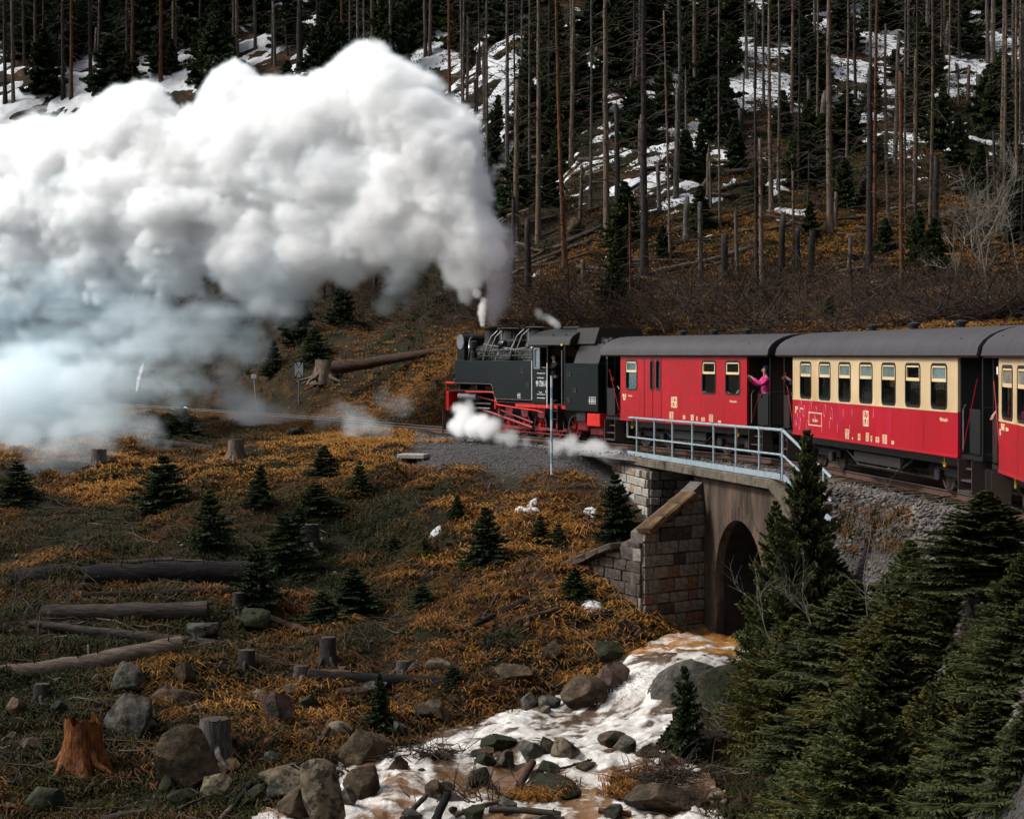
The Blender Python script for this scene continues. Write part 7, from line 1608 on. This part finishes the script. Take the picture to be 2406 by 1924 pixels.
# ------------------------------------------------------------------ signs and posts
g = G(702, 955); t = thing('crossing_sign', 'white board with two black chevrons on a grey post beside the rail', 'sign', g, R(8)); D = g.y
ztop_ = EYE - (849 - HY) * D / F - g.z; zbt = EYE - (888 - HY) * D / F - g.z; w_ = 23 * D / F / 2
MB().tube([(0, .03, -.3), (0, .03, ztop_ - .05)], .035, 8).build('post', mat('galvanised_post', [(0.14, 0.15, 0.16), (0.24, 0.25, 0.26)], 5, .6, .4, bs=0), t)
MB().cbox(-w_, w_, -.02, .01, zbt, ztop_, .006).build('board', mat('sign_white', [(0.82, 0.84, 0.86), (0.92, 0.93, 0.94)], 3, .5, bs=0), t)
M_sb = mat('sign_black', [(0.01, 0.01, 0.01), (0.02, 0.02, 0.02)], 3, .5, bs=0)
m = MB(); e = .035; h_ = (zbt + ztop_) / 2
for a in ((-w_, -w_ + e, zbt, ztop_), (w_ - e, w_, zbt, ztop_), (-w_ + e, w_ - e, zbt, zbt + e), (-w_ + e, w_ - e, ztop_ - e, ztop_)): m.box(a[0], a[1], -.028, -.021, a[2], a[3])
m.build('border', M_sb, t)
for s in (1, -1):
    zE = ztop_ - e if s > 0 else zbt + e; zc_ = h_ + s * .05; th = .085
    for q in (-1, 1):
        m = MB(); x0, x1 = q * (w_ - e - .01), 0
        m.add([(x0, -.027, zE), (x0 - q * th, -.027, zE), (x1, -.027, zc_ + s * .04), (x1, -.027, zc_), (x0, -.022, zE), (x0 - q * th, -.022, zE), (x1, -.022, zc_ + s * .04), (x1, -.022, zc_)], [(0, 1, 2, 3), (7, 6, 5, 4), (0, 4, 5, 1), (1, 5, 6, 2), (2, 6, 7, 3), (3, 7, 4, 0)])
        m.build('chevron_stroke', M_sb, t)
g = G(604, 962); D = g.y; t = thing('marker_post', 'slightly leaning post with small blank white square plate', 'sign', g); zt_ = EYE - (887 - HY) * D / F - g.z; lx = -.17
MB().tube([(0, 0, -.3), (lx, 0, zt_)], .03, 8).build('post', mat('painted_post', [(0.3, 0.32, 0.34), (0.42, 0.44, 0.46)], 5, .6, bs=0), t)
MB().cbox(lx - .14, lx + .14, -.05, -.03, zt_ - .06, zt_ + .17, .005).build('plate', mat('plate_white', [(0.6, 0.62, 0.63), (0.7, 0.72, 0.73)], 3, .5, bs=0), t)
g = G(1044, 1020); D = g.y; t = thing('wooden_post', 'short brown wooden post in front of the locomotive buffers', 'post', g); H = (1014 - 955) * D / F
MB().cbox(-.085, .085, -.085, .085, -.3, H, .02).build('shaft', M_log['brown'], t); MB().cbox(-.1, .1, -.1, .1, H + .002, H + .03, .01).build('cap', M_log['grey'], t)
p = P(1296, 1072, 61.3); t = thing('striped_pole', 'slim pale blue and white pole standing beside the locomotive cab', 'pole', (p.x, p.y, hz(p.x, p.y)), 0); H = EYE - (884 - HY) * p.y / F - t.location.z
Mb = mat('pole_blue', [(0.1, 0.32, 0.42), (0.25, 0.42, 0.5)], 5, .5, bs=0); Mw = mat('pole_white', [(0.5, 0.55, 0.58), (0.6, 0.64, 0.66)], 5, .5, bs=0)
for k in range(9): MB().tube([(0, 0, H * k / 9 - (.2 if k == 0 else 0)), (0, 0, H * (k + 1) / 9)], .04, 8).build('pole_section', Mb if k % 2 else Mw, t, smooth=True)
MB().tube([(0, 0, H), (0, 0, H + .02)], .05, 8).build('pole_cap', Mb, t)
# ------------------------------------------------------------------ people
M_skin = mat('skin', [(0.42, 0.22, 0.15), (0.55, 0.32, 0.23)], 3, .6, bs=0)
def cloth(c): return mat('cloth', [tuple(x * .8 for x in c), c], 6, .85, bs=.2)
def skin_mesh(name, J, E, m, parent, sub=1, root=0):
    me = bpy.data.meshes.new(name); me.from_pydata([j[:3] for j in J], E, []); o = bpy.data.objects.new(name, me); COL.objects.link(o)
    md = o.modifiers.new('s', 'SKIN'); md.use_smooth_shade = True
    for i, j in enumerate(J): me.skin_vertices[0].data[i].radius = (j[3], j[4] if len(j) > 4 else j[3])
    me.skin_vertices[0].data[root].use_root = True
    o.modifiers.new('b', 'SUBSURF').levels = sub; o.modifiers[-1].render_levels = sub
    dg = bpy.context.evaluated_depsgraph_get(); me2 = bpy.data.meshes.new_from_object(o.evaluated_get(dg)); bpy.data.objects.remove(o); me2.materials.clear(); me2.name = name
    return obj(name, me2, m, parent)
def person(label, loc, rz, coat, trousers, hair, arms, seated=False, hat=None, s=1.0, headturn=0.0, group=None):
    """upright adult facing local -y; arms: list of (elbow, hand) for left(+x), right(-x)"""
    t = thing('person', label, 'person', loc, rz, group); t.scale = (s, s, s)
    hip = .46 if seated else .92; k = hip - .92
    J = [(0, 0, hip, .15, .11), (0, 0, hip + .28, .16, .11), (0, .0, hip + .46, .17, .11), (0, 0, hip + .55, .07), (0, -.01, hip + .62, .058), (0, -.015, hip + .70, .085, .095), (0, -.01, hip + .80, .075, .09)]
    E = [(0, 1), (1, 2), (2, 3), (3, 4), (4, 5), (5, 6)]
    for sx in (1, -1):
        b = len(J)
        if seated: J += [(sx * .1, 0, hip - .02, .09), (sx * .1, -.42, hip, .075), (sx * .1, -.42, .08, .05), (sx * .1, -.55, .04, .045)]
        else: J += [(sx * .1, 0, hip - .06, .09), (sx * .11, -.01, .5, .07), (sx * .11, .02, .1, .05), (sx * .11, -.13, .04, .045)]
        E += [(0, b), (b, b + 1), (b + 1, b + 2), (b + 2, b + 3)]
    for sx, (el, ha) in zip((1, -1), arms):
        b = len(J); J += [(sx * .2, 0, hip + .46, .062), (*el, .045), (*ha, .032)]; E += [(2, b), (b, b + 1), (b + 1, b + 2)]
        d = (Vector(ha) - Vector(el)).normalized(); c = len(J); J += [(*(Vector(ha) + d * .06), .038, .02)]; E.append((b + 2, c))
        sd_ = d.cross(Vector((0, 0, 1))); sd_ = sd_.normalized() if sd_.length > .1 else Vector((1, 0, 0))
        for q in range(4):
            f = len(J); p0 = Vector(ha) + d * .10 + sd_ * (q - 1.5) * .02; p1 = p0 + d * .05 + Vector((0, 0, -.01)); J += [(*p0, .009), (*p1, .008)]; E += [(c, f), (f, f + 1)]
        f = len(J); p0 = Vector(ha) + d * .05 + sd_ * .045; J += [(*p0, .011), (*(p0 + d * .035 + sd_ * .01), .009)]; E += [(c, f), (f, f + 1)]
    body = skin_mesh('body', J, E, M_skin, t, 2)
    # coat over trunk and sleeves
    J2 = [(0, 0, hip - .12, .18, .14), (0, 0, hip + .1, .175, .135), (0, 0, hip + .3, .19, .14), (0, 0, hip + .47, .18, .125), (0, 0, hip + .555, .08, .08)]; E2 = [(0, 1), (1, 2), (2, 3), (3, 4)]
    for sx, (el, ha) in zip((1, -1), arms):
        b = len(J2); J2 += [(sx * .21, 0, hip + .46, .085), (*el, .066), (*(Vector(el).lerp(Vector(ha), .93)), .05)]; E2 += [(3, b), (b, b + 1), (b + 1, b + 2)]
    skin_mesh('jacket', J2, E2, coat, t, 1)
    J3 = [(0, 0, hip - .02, .165, .125)]; E3 = []
    for sx in (1, -1):
        b = len(J3); J3 += ([(sx * .1, -.05, hip, .105), (sx * .1, -.42, hip, .088), (sx * .1, -.42, .1, .065)] if seated else [(sx * .1, 0, hip - .1, .108), (sx * .11, -.01, .5, .084), (sx * .11, .02, .08, .07)]); E3 += [(0, b), (b, b + 1), (b + 1, b + 2)]
    skin_mesh('trousers', J3, E3, trousers, t, 1)
    z = hip + .745
    hm = MB().lathe([(.03, -.13), (.098, -.09), (.112, 0), (.105, .06), (.06, .115), (.01, .125)], (0, .022, z + .01), 14); hm.v = [(x, y + (.03 if y < -.04 and z_ < z + .05 else 0), z_) for x, y, z_ in hm.v]
    hm.build('hair' if hat is None else 'hat', hair if hat is None else hat, t, smooth='full')
    MB().lathe([(.018, -.02), (.012, .02), (.004, .035)], (0, -.105, z - .03), 6).build('nose', M_skin, t)
    for sx in (1, -1):
        MB().lathe([(.003, -.004), (.014, 0), (.003, .004)], (sx * .033, -.103, z + .005), 8, 'y').build('eye', M_sb, t); MB().lathe([(.02, -.008), (.02, .008)], (sx * .088, -.01, z - .015), 8, 'x').build('ear', M_skin, t)
    MB().box(-.025, .025, -.105, -.098, z - .072, z - .062).build('mouth', M_red, t)
    return t
def in_car(O, h, x, y, z): n_ = nrm(h); u = unit(h); cx0, cy0 = O[0] + 1.25 * n_[0], O[1] + 1.25 * n_[1]; return (cx0 + u[0] * x - n_[0] * y, cy0 + u[1] * x - n_[1] * y, z)
navy, pink, teal, blackc, jeans = cloth((0.02, 0.03, 0.08)), cloth((0.75, 0.06, 0.28)), cloth((0.08, 0.35, 0.45)), cloth((0.015, 0.015, 0.018)), cloth((0.03, 0.05, 0.1))
hb, hd, hr = cloth((0.06, 0.03, 0.015)), cloth((0.015, 0.012, 0.012)), cloth((0.5, 0.08, 0.1))
def face_out(h): return R(h) + R(180) + math.pi / 2 + math.pi / 2  # local -y towards the viewer's side of the line
def rz_out(h, turn=0): return R(h - 90 + turn)
up = [((.30, -.18, 1.2), (.12, -.42, 1.42)), ((-.30, -.2, 1.2), (-.08, -.44, 1.40))]
p1 = person('person in pink jacket and dark blue hat photographing from the carriage platform', in_car(O1, h1, -.62, 1.0, .95), rz_out(h1, -20), pink, blackc, hd, up, hat=navy)
p2 = person('person in navy jacket with a camera behind the person in pink', in_car(O2, h2, L2_ + .6, .85, .95), rz_out(h2, 10), navy, jeans, hb, up)
def phone(pp_, rz, label):
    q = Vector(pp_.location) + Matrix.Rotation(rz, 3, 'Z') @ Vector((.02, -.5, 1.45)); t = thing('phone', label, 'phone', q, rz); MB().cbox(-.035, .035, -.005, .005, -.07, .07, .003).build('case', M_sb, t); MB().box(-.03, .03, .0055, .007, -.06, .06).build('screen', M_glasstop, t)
    MB().lathe([(.008, 0), (.008, .003)], (.02, -.009, .05), 8, 'y').build('lens', M_steel, t)
phone(p1, rz_out(h1, -20), 'black phone held up by the pink-sleeved person'); phone(p2, rz_out(h2, 10), 'dark camera phone held up by the person in navy')
p3 = person('person in black raising a phone between the last two carriages', in_car(O3, h3, L3_ + .62, .95, .95), rz_out(h3, 10), blackc, blackc, hd, [((.34, -.15, 1.3), (.36, -.3, 1.68)), ((-.25, -.05, 1.15), (-.2, -.2, .98))])
q = Vector(p3.location) + Matrix.Rotation(rz_out(h3, 10), 3, 'Z') @ Vector((.37, -.36, 1.8)); t = thing('phone', 'phone in the raised hand between the last two carriages', 'phone', q, rz_out(h3, 10)); MB().cbox(-.035, .035, -.005, .005, -.07, .07, .003).build('case', M_white, t); MB().box(-.03, .03, .0055, .007, -.06, .06).build('screen', M_sb, t)
rest = [((.27, -.1, .72), (.12, -.3, .62)), ((-.27, -.1, .72), (-.12, -.3, .62))]
seat = lambda zx, zy: L3(zx, zy)[0]
for lb_, x, y, coat, hair, hat, tn in (('seated passenger in blue behind the leftmost window of the cream carriage', seat(262, 640), .8, navy, hb, None, 60), ('seated passenger with pink hat and jacket behind the third window of the cream carriage', seat(640, 700), .88, cloth((0.8, 0.08, 0.16)), hr, hr, 80),
        ('seated passenger in a light blue jacket behind the fourth window of the cream carriage', seat(822, 700), .88, teal, hb, None, 80), ('dark-clothed passenger facing out behind the fifth window of the cream carriage', seat(1000, 650), .52, blackc, hb, None, 10), ('dim pale passenger behind the rightmost window of the cream carriage', seat(1420, 720), .5, cloth((.1, .1, .09)), hd, None, -30)):
    person(lb_, in_car(O2, h2, x, y, 1.02), rz_out(h2, tn), coat, jeans, hair, rest, seated=True, hat=hat)
person('white-haired passenger behind the right window of the red baggage carriage', in_car(O1, h1, L2(1355, 760)[0], .8, 1.0), rz_out(h1, 60), cloth((.35, .35, .36)), jeans, cloth((.4, .4, .4)), rest, seated=True)
person('seated passenger in dark red behind the first window of the last carriage', in_car(O3, h3, L3_ - .7, .8, 1.02), rz_out(h3, 60), cloth((.25, .02, .05)), jeans, hd, rest, seated=True)
person('locomotive driver in black with an arm on the open cab window', in_car(OL, hL, 3.75, .78, 1.3), rz_out(hL, 0), blackc, blackc, hd, [((.3, -.25, 1.22), (.12, -.48, 1.27)), ((-.28, -.1, 1.2), (-.2, -.35, 1.1))], hat=blackc)
# ------------------------------------------------------------------ steam: real volumes, density worked out on a grid
def vapor_mat(name, thin, thick, dens, aniso=0.0):
    m = bpy.data.materials.new(name); m.use_nodes = True; nt = m.node_tree; nt.nodes.clear()
    v = nt.nodes.new('ShaderNodeVolumePrincipled'); o = nt.nodes.new('ShaderNodeOutputMaterial'); a = nt.nodes.new('ShaderNodeAttribute'); a.attribute_name = 'density'
    c = ramp(nt, a.outputs['Fac'], [(0.0, thin), (0.25, tuple((p * .35 + q * .65) for p, q in zip(thin, thick))), (0.6, thick)])
    nt.links.new(c, v.inputs['Color']); v.inputs['Density'].default_value = dens; v.inputs['Anisotropy'].default_value = aniso
    nt.links.new(v.outputs[0], o.inputs['Volume']); return m
M_steam = vapor_mat('white_steam', (0.76, 0.90, 0.97), (1, 1, 1), 3.2, .0)
M_smoke = vapor_mat('grey_smoke', (0.42, 0.45, 0.52), (0.36, 0.34, 0.38), 1.0, .0)
def vapour(name, label, puffs, vox, m, nscale=.45, nstr=.55, soft=.35, seed=0, dmul=1.0, bias=0.0):
    """puffs: (x, y, z, r, strength)"""
    pf = np.array(puffs, float); pad = pf[:, 3] * 1.25
    lo = (pf[:, :3] - pad[:, None]).min(0); hi = (pf[:, :3] + pad[:, None]).max(0); n = np.maximum(8, np.ceil((hi - lo) / vox).astype(int)) + 1
    ax = [np.linspace(lo[i], hi[i], n[i], dtype=np.float32) for i in range(3)]
    f = np.zeros(n, np.float32); st = np.zeros(n, np.float32)
    for x, y, z, r, s in pf:
        R_ = r * 1.3; sl = [slice(max(0, np.searchsorted(ax[i], c - R_)), np.searchsorted(ax[i], c + R_)) for i, c in enumerate((x, y, z))]
        dx = (ax[0][sl[0]] - x)[:, None, None]; dy = (ax[1][sl[1]] - y)[None, :, None]; dz = (ax[2][sl[2]] - z)[None, None, :]
        w = np.clip(1 - (dx * dx + dy * dy + dz * dz) / (R_ * R_), 0, None) ** 2; k = tuple(sl); f[k] += w; st[k] += w * s
    act = np.where(f.ravel() > 0.004)[0]; i3 = np.unravel_index(act, n)
    X, Y, Z = ax[0][i3[0]], ax[1][i3[1]], ax[2][i3[2]]
    q1 = vnoise(X * nscale * .9, Y * nscale * .9, Z * nscale * .9, seed + 99) / nscale * .45; q2 = vnoise(X * nscale * .9 + 9, Y * nscale * .9, Z * nscale * .9, seed + 98) / nscale * .45
    na_ = fbm(X + q1, Y + q2, Z + q1, s=nscale, octv=6, seed=seed, gain=.70); nb = fbm(X + q2, Y + q1, Z, s=nscale * 1.3, octv=5, seed=seed + 40, billow=True, gain=.62)
    nf = vnoise(X * .25, Y * .25, Z * .25, seed + 5); g = np.minimum(f.ravel()[act], 1.15)
    d = (g - .40 + bias + nstr * (.75 * na_ + .55 * (nb + .1)) + .10 * nf) / soft
    d = np.clip(d, 0, 1) ** 1.2 * (st.ravel()[act] / np.maximum(f.ravel()[act], 1e-6)) * dmul * np.clip(1 + .5 * nf, .4, 1.5)
    full = np.zeros(f.size, np.float32); full[act] = np.clip(d, 0, None)
    # keep the borders empty
    full = full.reshape(n); full[[0, -1]] = 0; full[:, [0, -1]] = 0; full[:, :, [0, -1]] = 0
    me = bpy.data.meshes.new(name); me.vertices.add(full.size)
    at = me.attributes.new('d', 'FLOAT', 'POINT'); at.data.foreach_set('value', full.ravel())
    o = bpy.data.objects.new(name, me); COL.objects.link(o); me.materials.append(m)
    ng = bpy.data.node_groups.new(name + '_grid', 'GeometryNodeTree')
    ng.interface.new_socket('Geometry', in_out='INPUT', socket_type='NodeSocketGeometry'); ng.interface.new_socket('Geometry', in_out='OUTPUT', socket_type='NodeSocketGeometry')
    N = ng.nodes; Lk = ng.links.new; gi = N.new('NodeGroupInput'); go = N.new('NodeGroupOutput')
    pos = N.new('GeometryNodeInputPosition'); sub = N.new('ShaderNodeVectorMath'); sub.operation = 'SUBTRACT'; sub.inputs[1].default_value = tuple(map(float, lo))
    mul = N.new('ShaderNodeVectorMath'); mul.operation = 'MULTIPLY'; mul.inputs[1].default_value = tuple(float((n[i] - 1) / (hi[i] - lo[i])) for i in range(3))
    Lk(pos.outputs[0], sub.inputs[0]); Lk(sub.outputs[0], mul.inputs[0]); sep = N.new('ShaderNodeSeparateXYZ'); Lk(mul.outputs[0], sep.inputs[0])
    rs = []
    for i in range(3):
        q = N.new('ShaderNodeMath'); q.operation = 'ROUND'; Lk(sep.outputs[i], q.inputs[0]); c = N.new('ShaderNodeClamp'); c.inputs['Max'].default_value = float(n[i] - 1); Lk(q.outputs[0], c.inputs[0])
        fi = N.new('FunctionNodeFloatToInt'); Lk(c.outputs[0], fi.inputs[0]); rs.append(fi.outputs[0])
    def im(a, op, b):
        q = N.new('FunctionNodeIntegerMath'); q.operation = op; Lk(a, q.inputs[0])
        if isinstance(b, int): q.inputs[1].default_value = b
        else: Lk(b, q.inputs[1])
        return q.outputs[0]
    idx_ = im(im(im(im(rs[0], 'MULTIPLY', int(n[1])), 'ADD', rs[1]), 'MULTIPLY', int(n[2])), 'ADD', rs[2])
    na = N.new('GeometryNodeInputNamedAttribute'); na.data_type = 'FLOAT'; na.inputs['Name'].default_value = 'd'
    si = N.new('GeometryNodeSampleIndex'); si.data_type = 'FLOAT'; si.domain = 'POINT'; Lk(gi.outputs[0], si.inputs['Geometry']); Lk(na.outputs[0], si.inputs['Value']); Lk(idx_, si.inputs['Index'])
    vc = N.new('GeometryNodeVolumeCube'); Lk(si.outputs[0], vc.inputs['Density']); vc.inputs['Min'].default_value = tuple(map(float, lo)); vc.inputs['Max'].default_value = tuple(map(float, hi))
    for i, s in enumerate(('Resolution X', 'Resolution Y', 'Resolution Z')): vc.inputs[s].default_value = int(n[i])
    sm = N.new('GeometryNodeSetMaterial'); sm.inputs['Material'].default_value = m; Lk(vc.outputs[0], sm.inputs[0]); Lk(sm.outputs[0], go.inputs[0])
    md = o.modifiers.new('grid', 'NODES'); md.node_group = ng
    tag(o, label, 'steam', kind='stuff'); print(name, tuple(n), full.size); return o
def pp(L, Df, s=1.0, dr=1.0):
    out = []
    for a in L:
        px, py, r = a[:3]; D = Df(px) if callable(Df) else Df; D += (a[4] if len(a) > 4 else 0); p = P(px, py, D); out.append((p.x, p.y, p.z, r * D / F * dr, s * (a[3] if len(a) > 3 else 1)))
    return out
Dm_ = lambda px: 73.5 + max(0, (1180 - px)) / 1200 * 13
upper = [(1168, 600, 38, .8), (1120, 560, 70), (1085, 480, 105), (1040, 400, 125), (1000, 330, 130), (950, 260, 120), (890, 220, 120), (860, 155, 80), (800, 250, 120), (720, 270, 120), (630, 265, 115), (550, 195, 66), (560, 300, 130), (460, 340, 115),
         (350, 290, 105), (290, 250, 70), (240, 310, 105), (330, 400, 150), (140, 350, 100), (40, 350, 95), (-70, 360, 110), (-60, 490, 170), (100, 480, 160), (250, 480, 150), (420, 470, 150), (580, 430, 150), (720, 420, 150, .8), (860, 430, 140, .7), (960, 490, 120, .8),
         (1030, 560, 80, .6), (1070, 640, 50, .6), (1130, 600, 52, .8), (1110, 660, 40, .6), (1095, 700, 26, .3), (880, 560, 100, .6), (760, 570, 115, .55), (620, 610, 110, .5), (820, 640, 60, .25), (700, 660, 70, .3), (960, 600, 60, .35), (580, 590, 120, .6), (400, 600, 130, .7), (240, 620, 140, .8), (80, 640, 140, .8), (-90, 660, 170, .8)]
lower = [(660, 690, 85, .35), (560, 750, 85, .28), (450, 760, 100, .22), (330, 770, 110, .22), (180, 780, 130, .3), (30, 800, 140, .3), (-90, 850, 150, .3), (600, 820, 36, .12), (480, 870, 70, .14), (330, 880, 90, .2, -3), (200, 940, 85, .25, -6), (50, 970, 110, .3, -8),
         (-60, 1010, 110, .3, -10), (140, 1040, 45, .12, -12), (60, 1060, 80, .22, -12), (200, 1000, 80, .24, -10), (300, 970, 70, .2, -8), (420, 940, 60, .16, -5), (-20, 930, 130, .35, -6), (120, 890, 120, .35, -5), (110, 1090, 70, .15, -15), (230, 1080, 50, .1, -14), (0, 1130, 60, .12, -16), (350, 1010, 40, .12, -11), (940, 660, 50, .22), (900, 720, 28, .15), (800, 640, 50, .2)]
vapour('steam_plume', 'huge white plume of steam blown back to the left from the locomotive chimney', pp(upper, Dm_, 1.0, 1.0), .12, M_steam, seed=11, nscale=.42, nstr=.85, soft=.26, bias=.06)
vapour('thin_steam', 'thin blue-white steam sinking below the big plume on the left', pp(lower, Dm_, 1.0, 1.3), .16, M_steam, seed=31, nscale=.46, nstr=1.45, soft=.6, bias=.04, dmul=.75)
M_steam2 = vapor_mat('white_steam_jet', (0.85, 0.92, 0.96), (1, 1, 1), 5.0)
vapour('grey_smoke', 'dark grey smoke rising from the locomotive chimney', pp([(1158, 758, 18, 1), (1161, 740, 24), (1164, 720, 30), (1167, 698, 34), (1170, 675, 38), (1173, 650, 42), (1175, 622, 46), (1178, 590, 48), (1180, 556, 46, .7)], 71.6), .08, M_smoke, seed=51, nscale=1.0, nstr=.8, soft=.8, bias=.15)
vapour('whistle_steam', 'narrow white jet of steam beside the chimney', pp([(1134, 762, 8), (1133, 750, 10), (1132, 736, 12), (1134, 720, 13), (1137, 706, 10, .6), (1120, 690, 16, .3)], 72.2), .06, M_steam2, seed=52, nscale=1.8, nstr=.3, soft=.4, bias=.15)
vapour('safety_valve_steam', 'small puff of steam above the locomotive cab', pp([(1312, 768, 12), (1304, 760, 15), (1294, 752, 14, .8), (1270, 742, 16, .4), (1262, 732, 14, .3), (1285, 745, 12, .4)], 68.5), .06, M_steam2, seed=53, nscale=1.6, nstr=.5, soft=.6, dmul=.6)
vapour('cylinder_steam', 'white steam escaping low beside the front wheels of the locomotive', pp([(1080, 962, 24, .8), (1068, 1000, 24), (1130, 990, 30), (1160, 1000, 26, .6), (1200, 1025, 28, .4), (1235, 1040, 24, .3), (1095, 985, 32), (1085, 1010, 26), (1115, 1000, 32), (1145, 1015, 28, .8), (1175, 1028, 24, .5), (1205, 1038, 20, .3), (1075, 990, 18, .7), (1100, 950, 16, .4)], lambda px: 69.3 - (px - 1080) * .03), .08, M_steam2, seed=54, nscale=1.1, nstr=.8, soft=.6, bias=.1, dmul=.8)
vapour('ground_steam', 'white steam drifting over the gravel beside the rear of the locomotive', pp([(1295, 1036, 14, .5), (1315, 1045, 22, .8), (1345, 1050, 30), (1400, 1048, 30, .8), (1300, 1060, 20, .5), (1440, 1075, 24, .6), (1380, 1056, 26), (1420, 1062, 26), (1455, 1062, 22, .8), (1480, 1060, 16, .5), (1340, 1030, 20, .4)], lambda px: 62.5 - (px - 1300) * .012), .08, M_steam2, seed=55, nscale=1.0, nstr=.8, soft=.7, bias=.1, dmul=.8)
vapour('drifting_steam', 'wispy steam drifting across the rails and grass in front of the crossing sign', pp([(760, 985, 40, .5), (800, 965, 45, .7), (840, 985, 45), (830, 1020, 42), (815, 1050, 34), (870, 1000, 36, .6), (905, 1010, 30, .4), (1030, 1040, 28, .5), (1045, 1060, 20, .4), (990, 1030, 30, .3), (940, 950, 40, .3), (900, 940, 40, .3)], lambda px: 76 - (px - 760) * .02), .12, M_steam, seed=56, nscale=.8, nstr=.8, soft=1.0, bias=.1, dmul=.3)
vapour('drifting_steam', 'pale steam curling around the two signs at the left end of the visible rail', pp([(545, 900, 40, .6), (575, 950, 46, .9), (560, 1000, 46, 1), (600, 1020, 44, .9), (640, 1010, 34, .6), (660, 970, 34, .5), (530, 940, 36, .5), (610, 970, 40, .8), (520, 870, 40, .5), (580, 840, 40, .4), (700, 990, 30, .4)], lambda px: 85), .14, M_steam, seed=57, nscale=.7, nstr=.8, soft=1.0, bias=.1, dmul=.3)
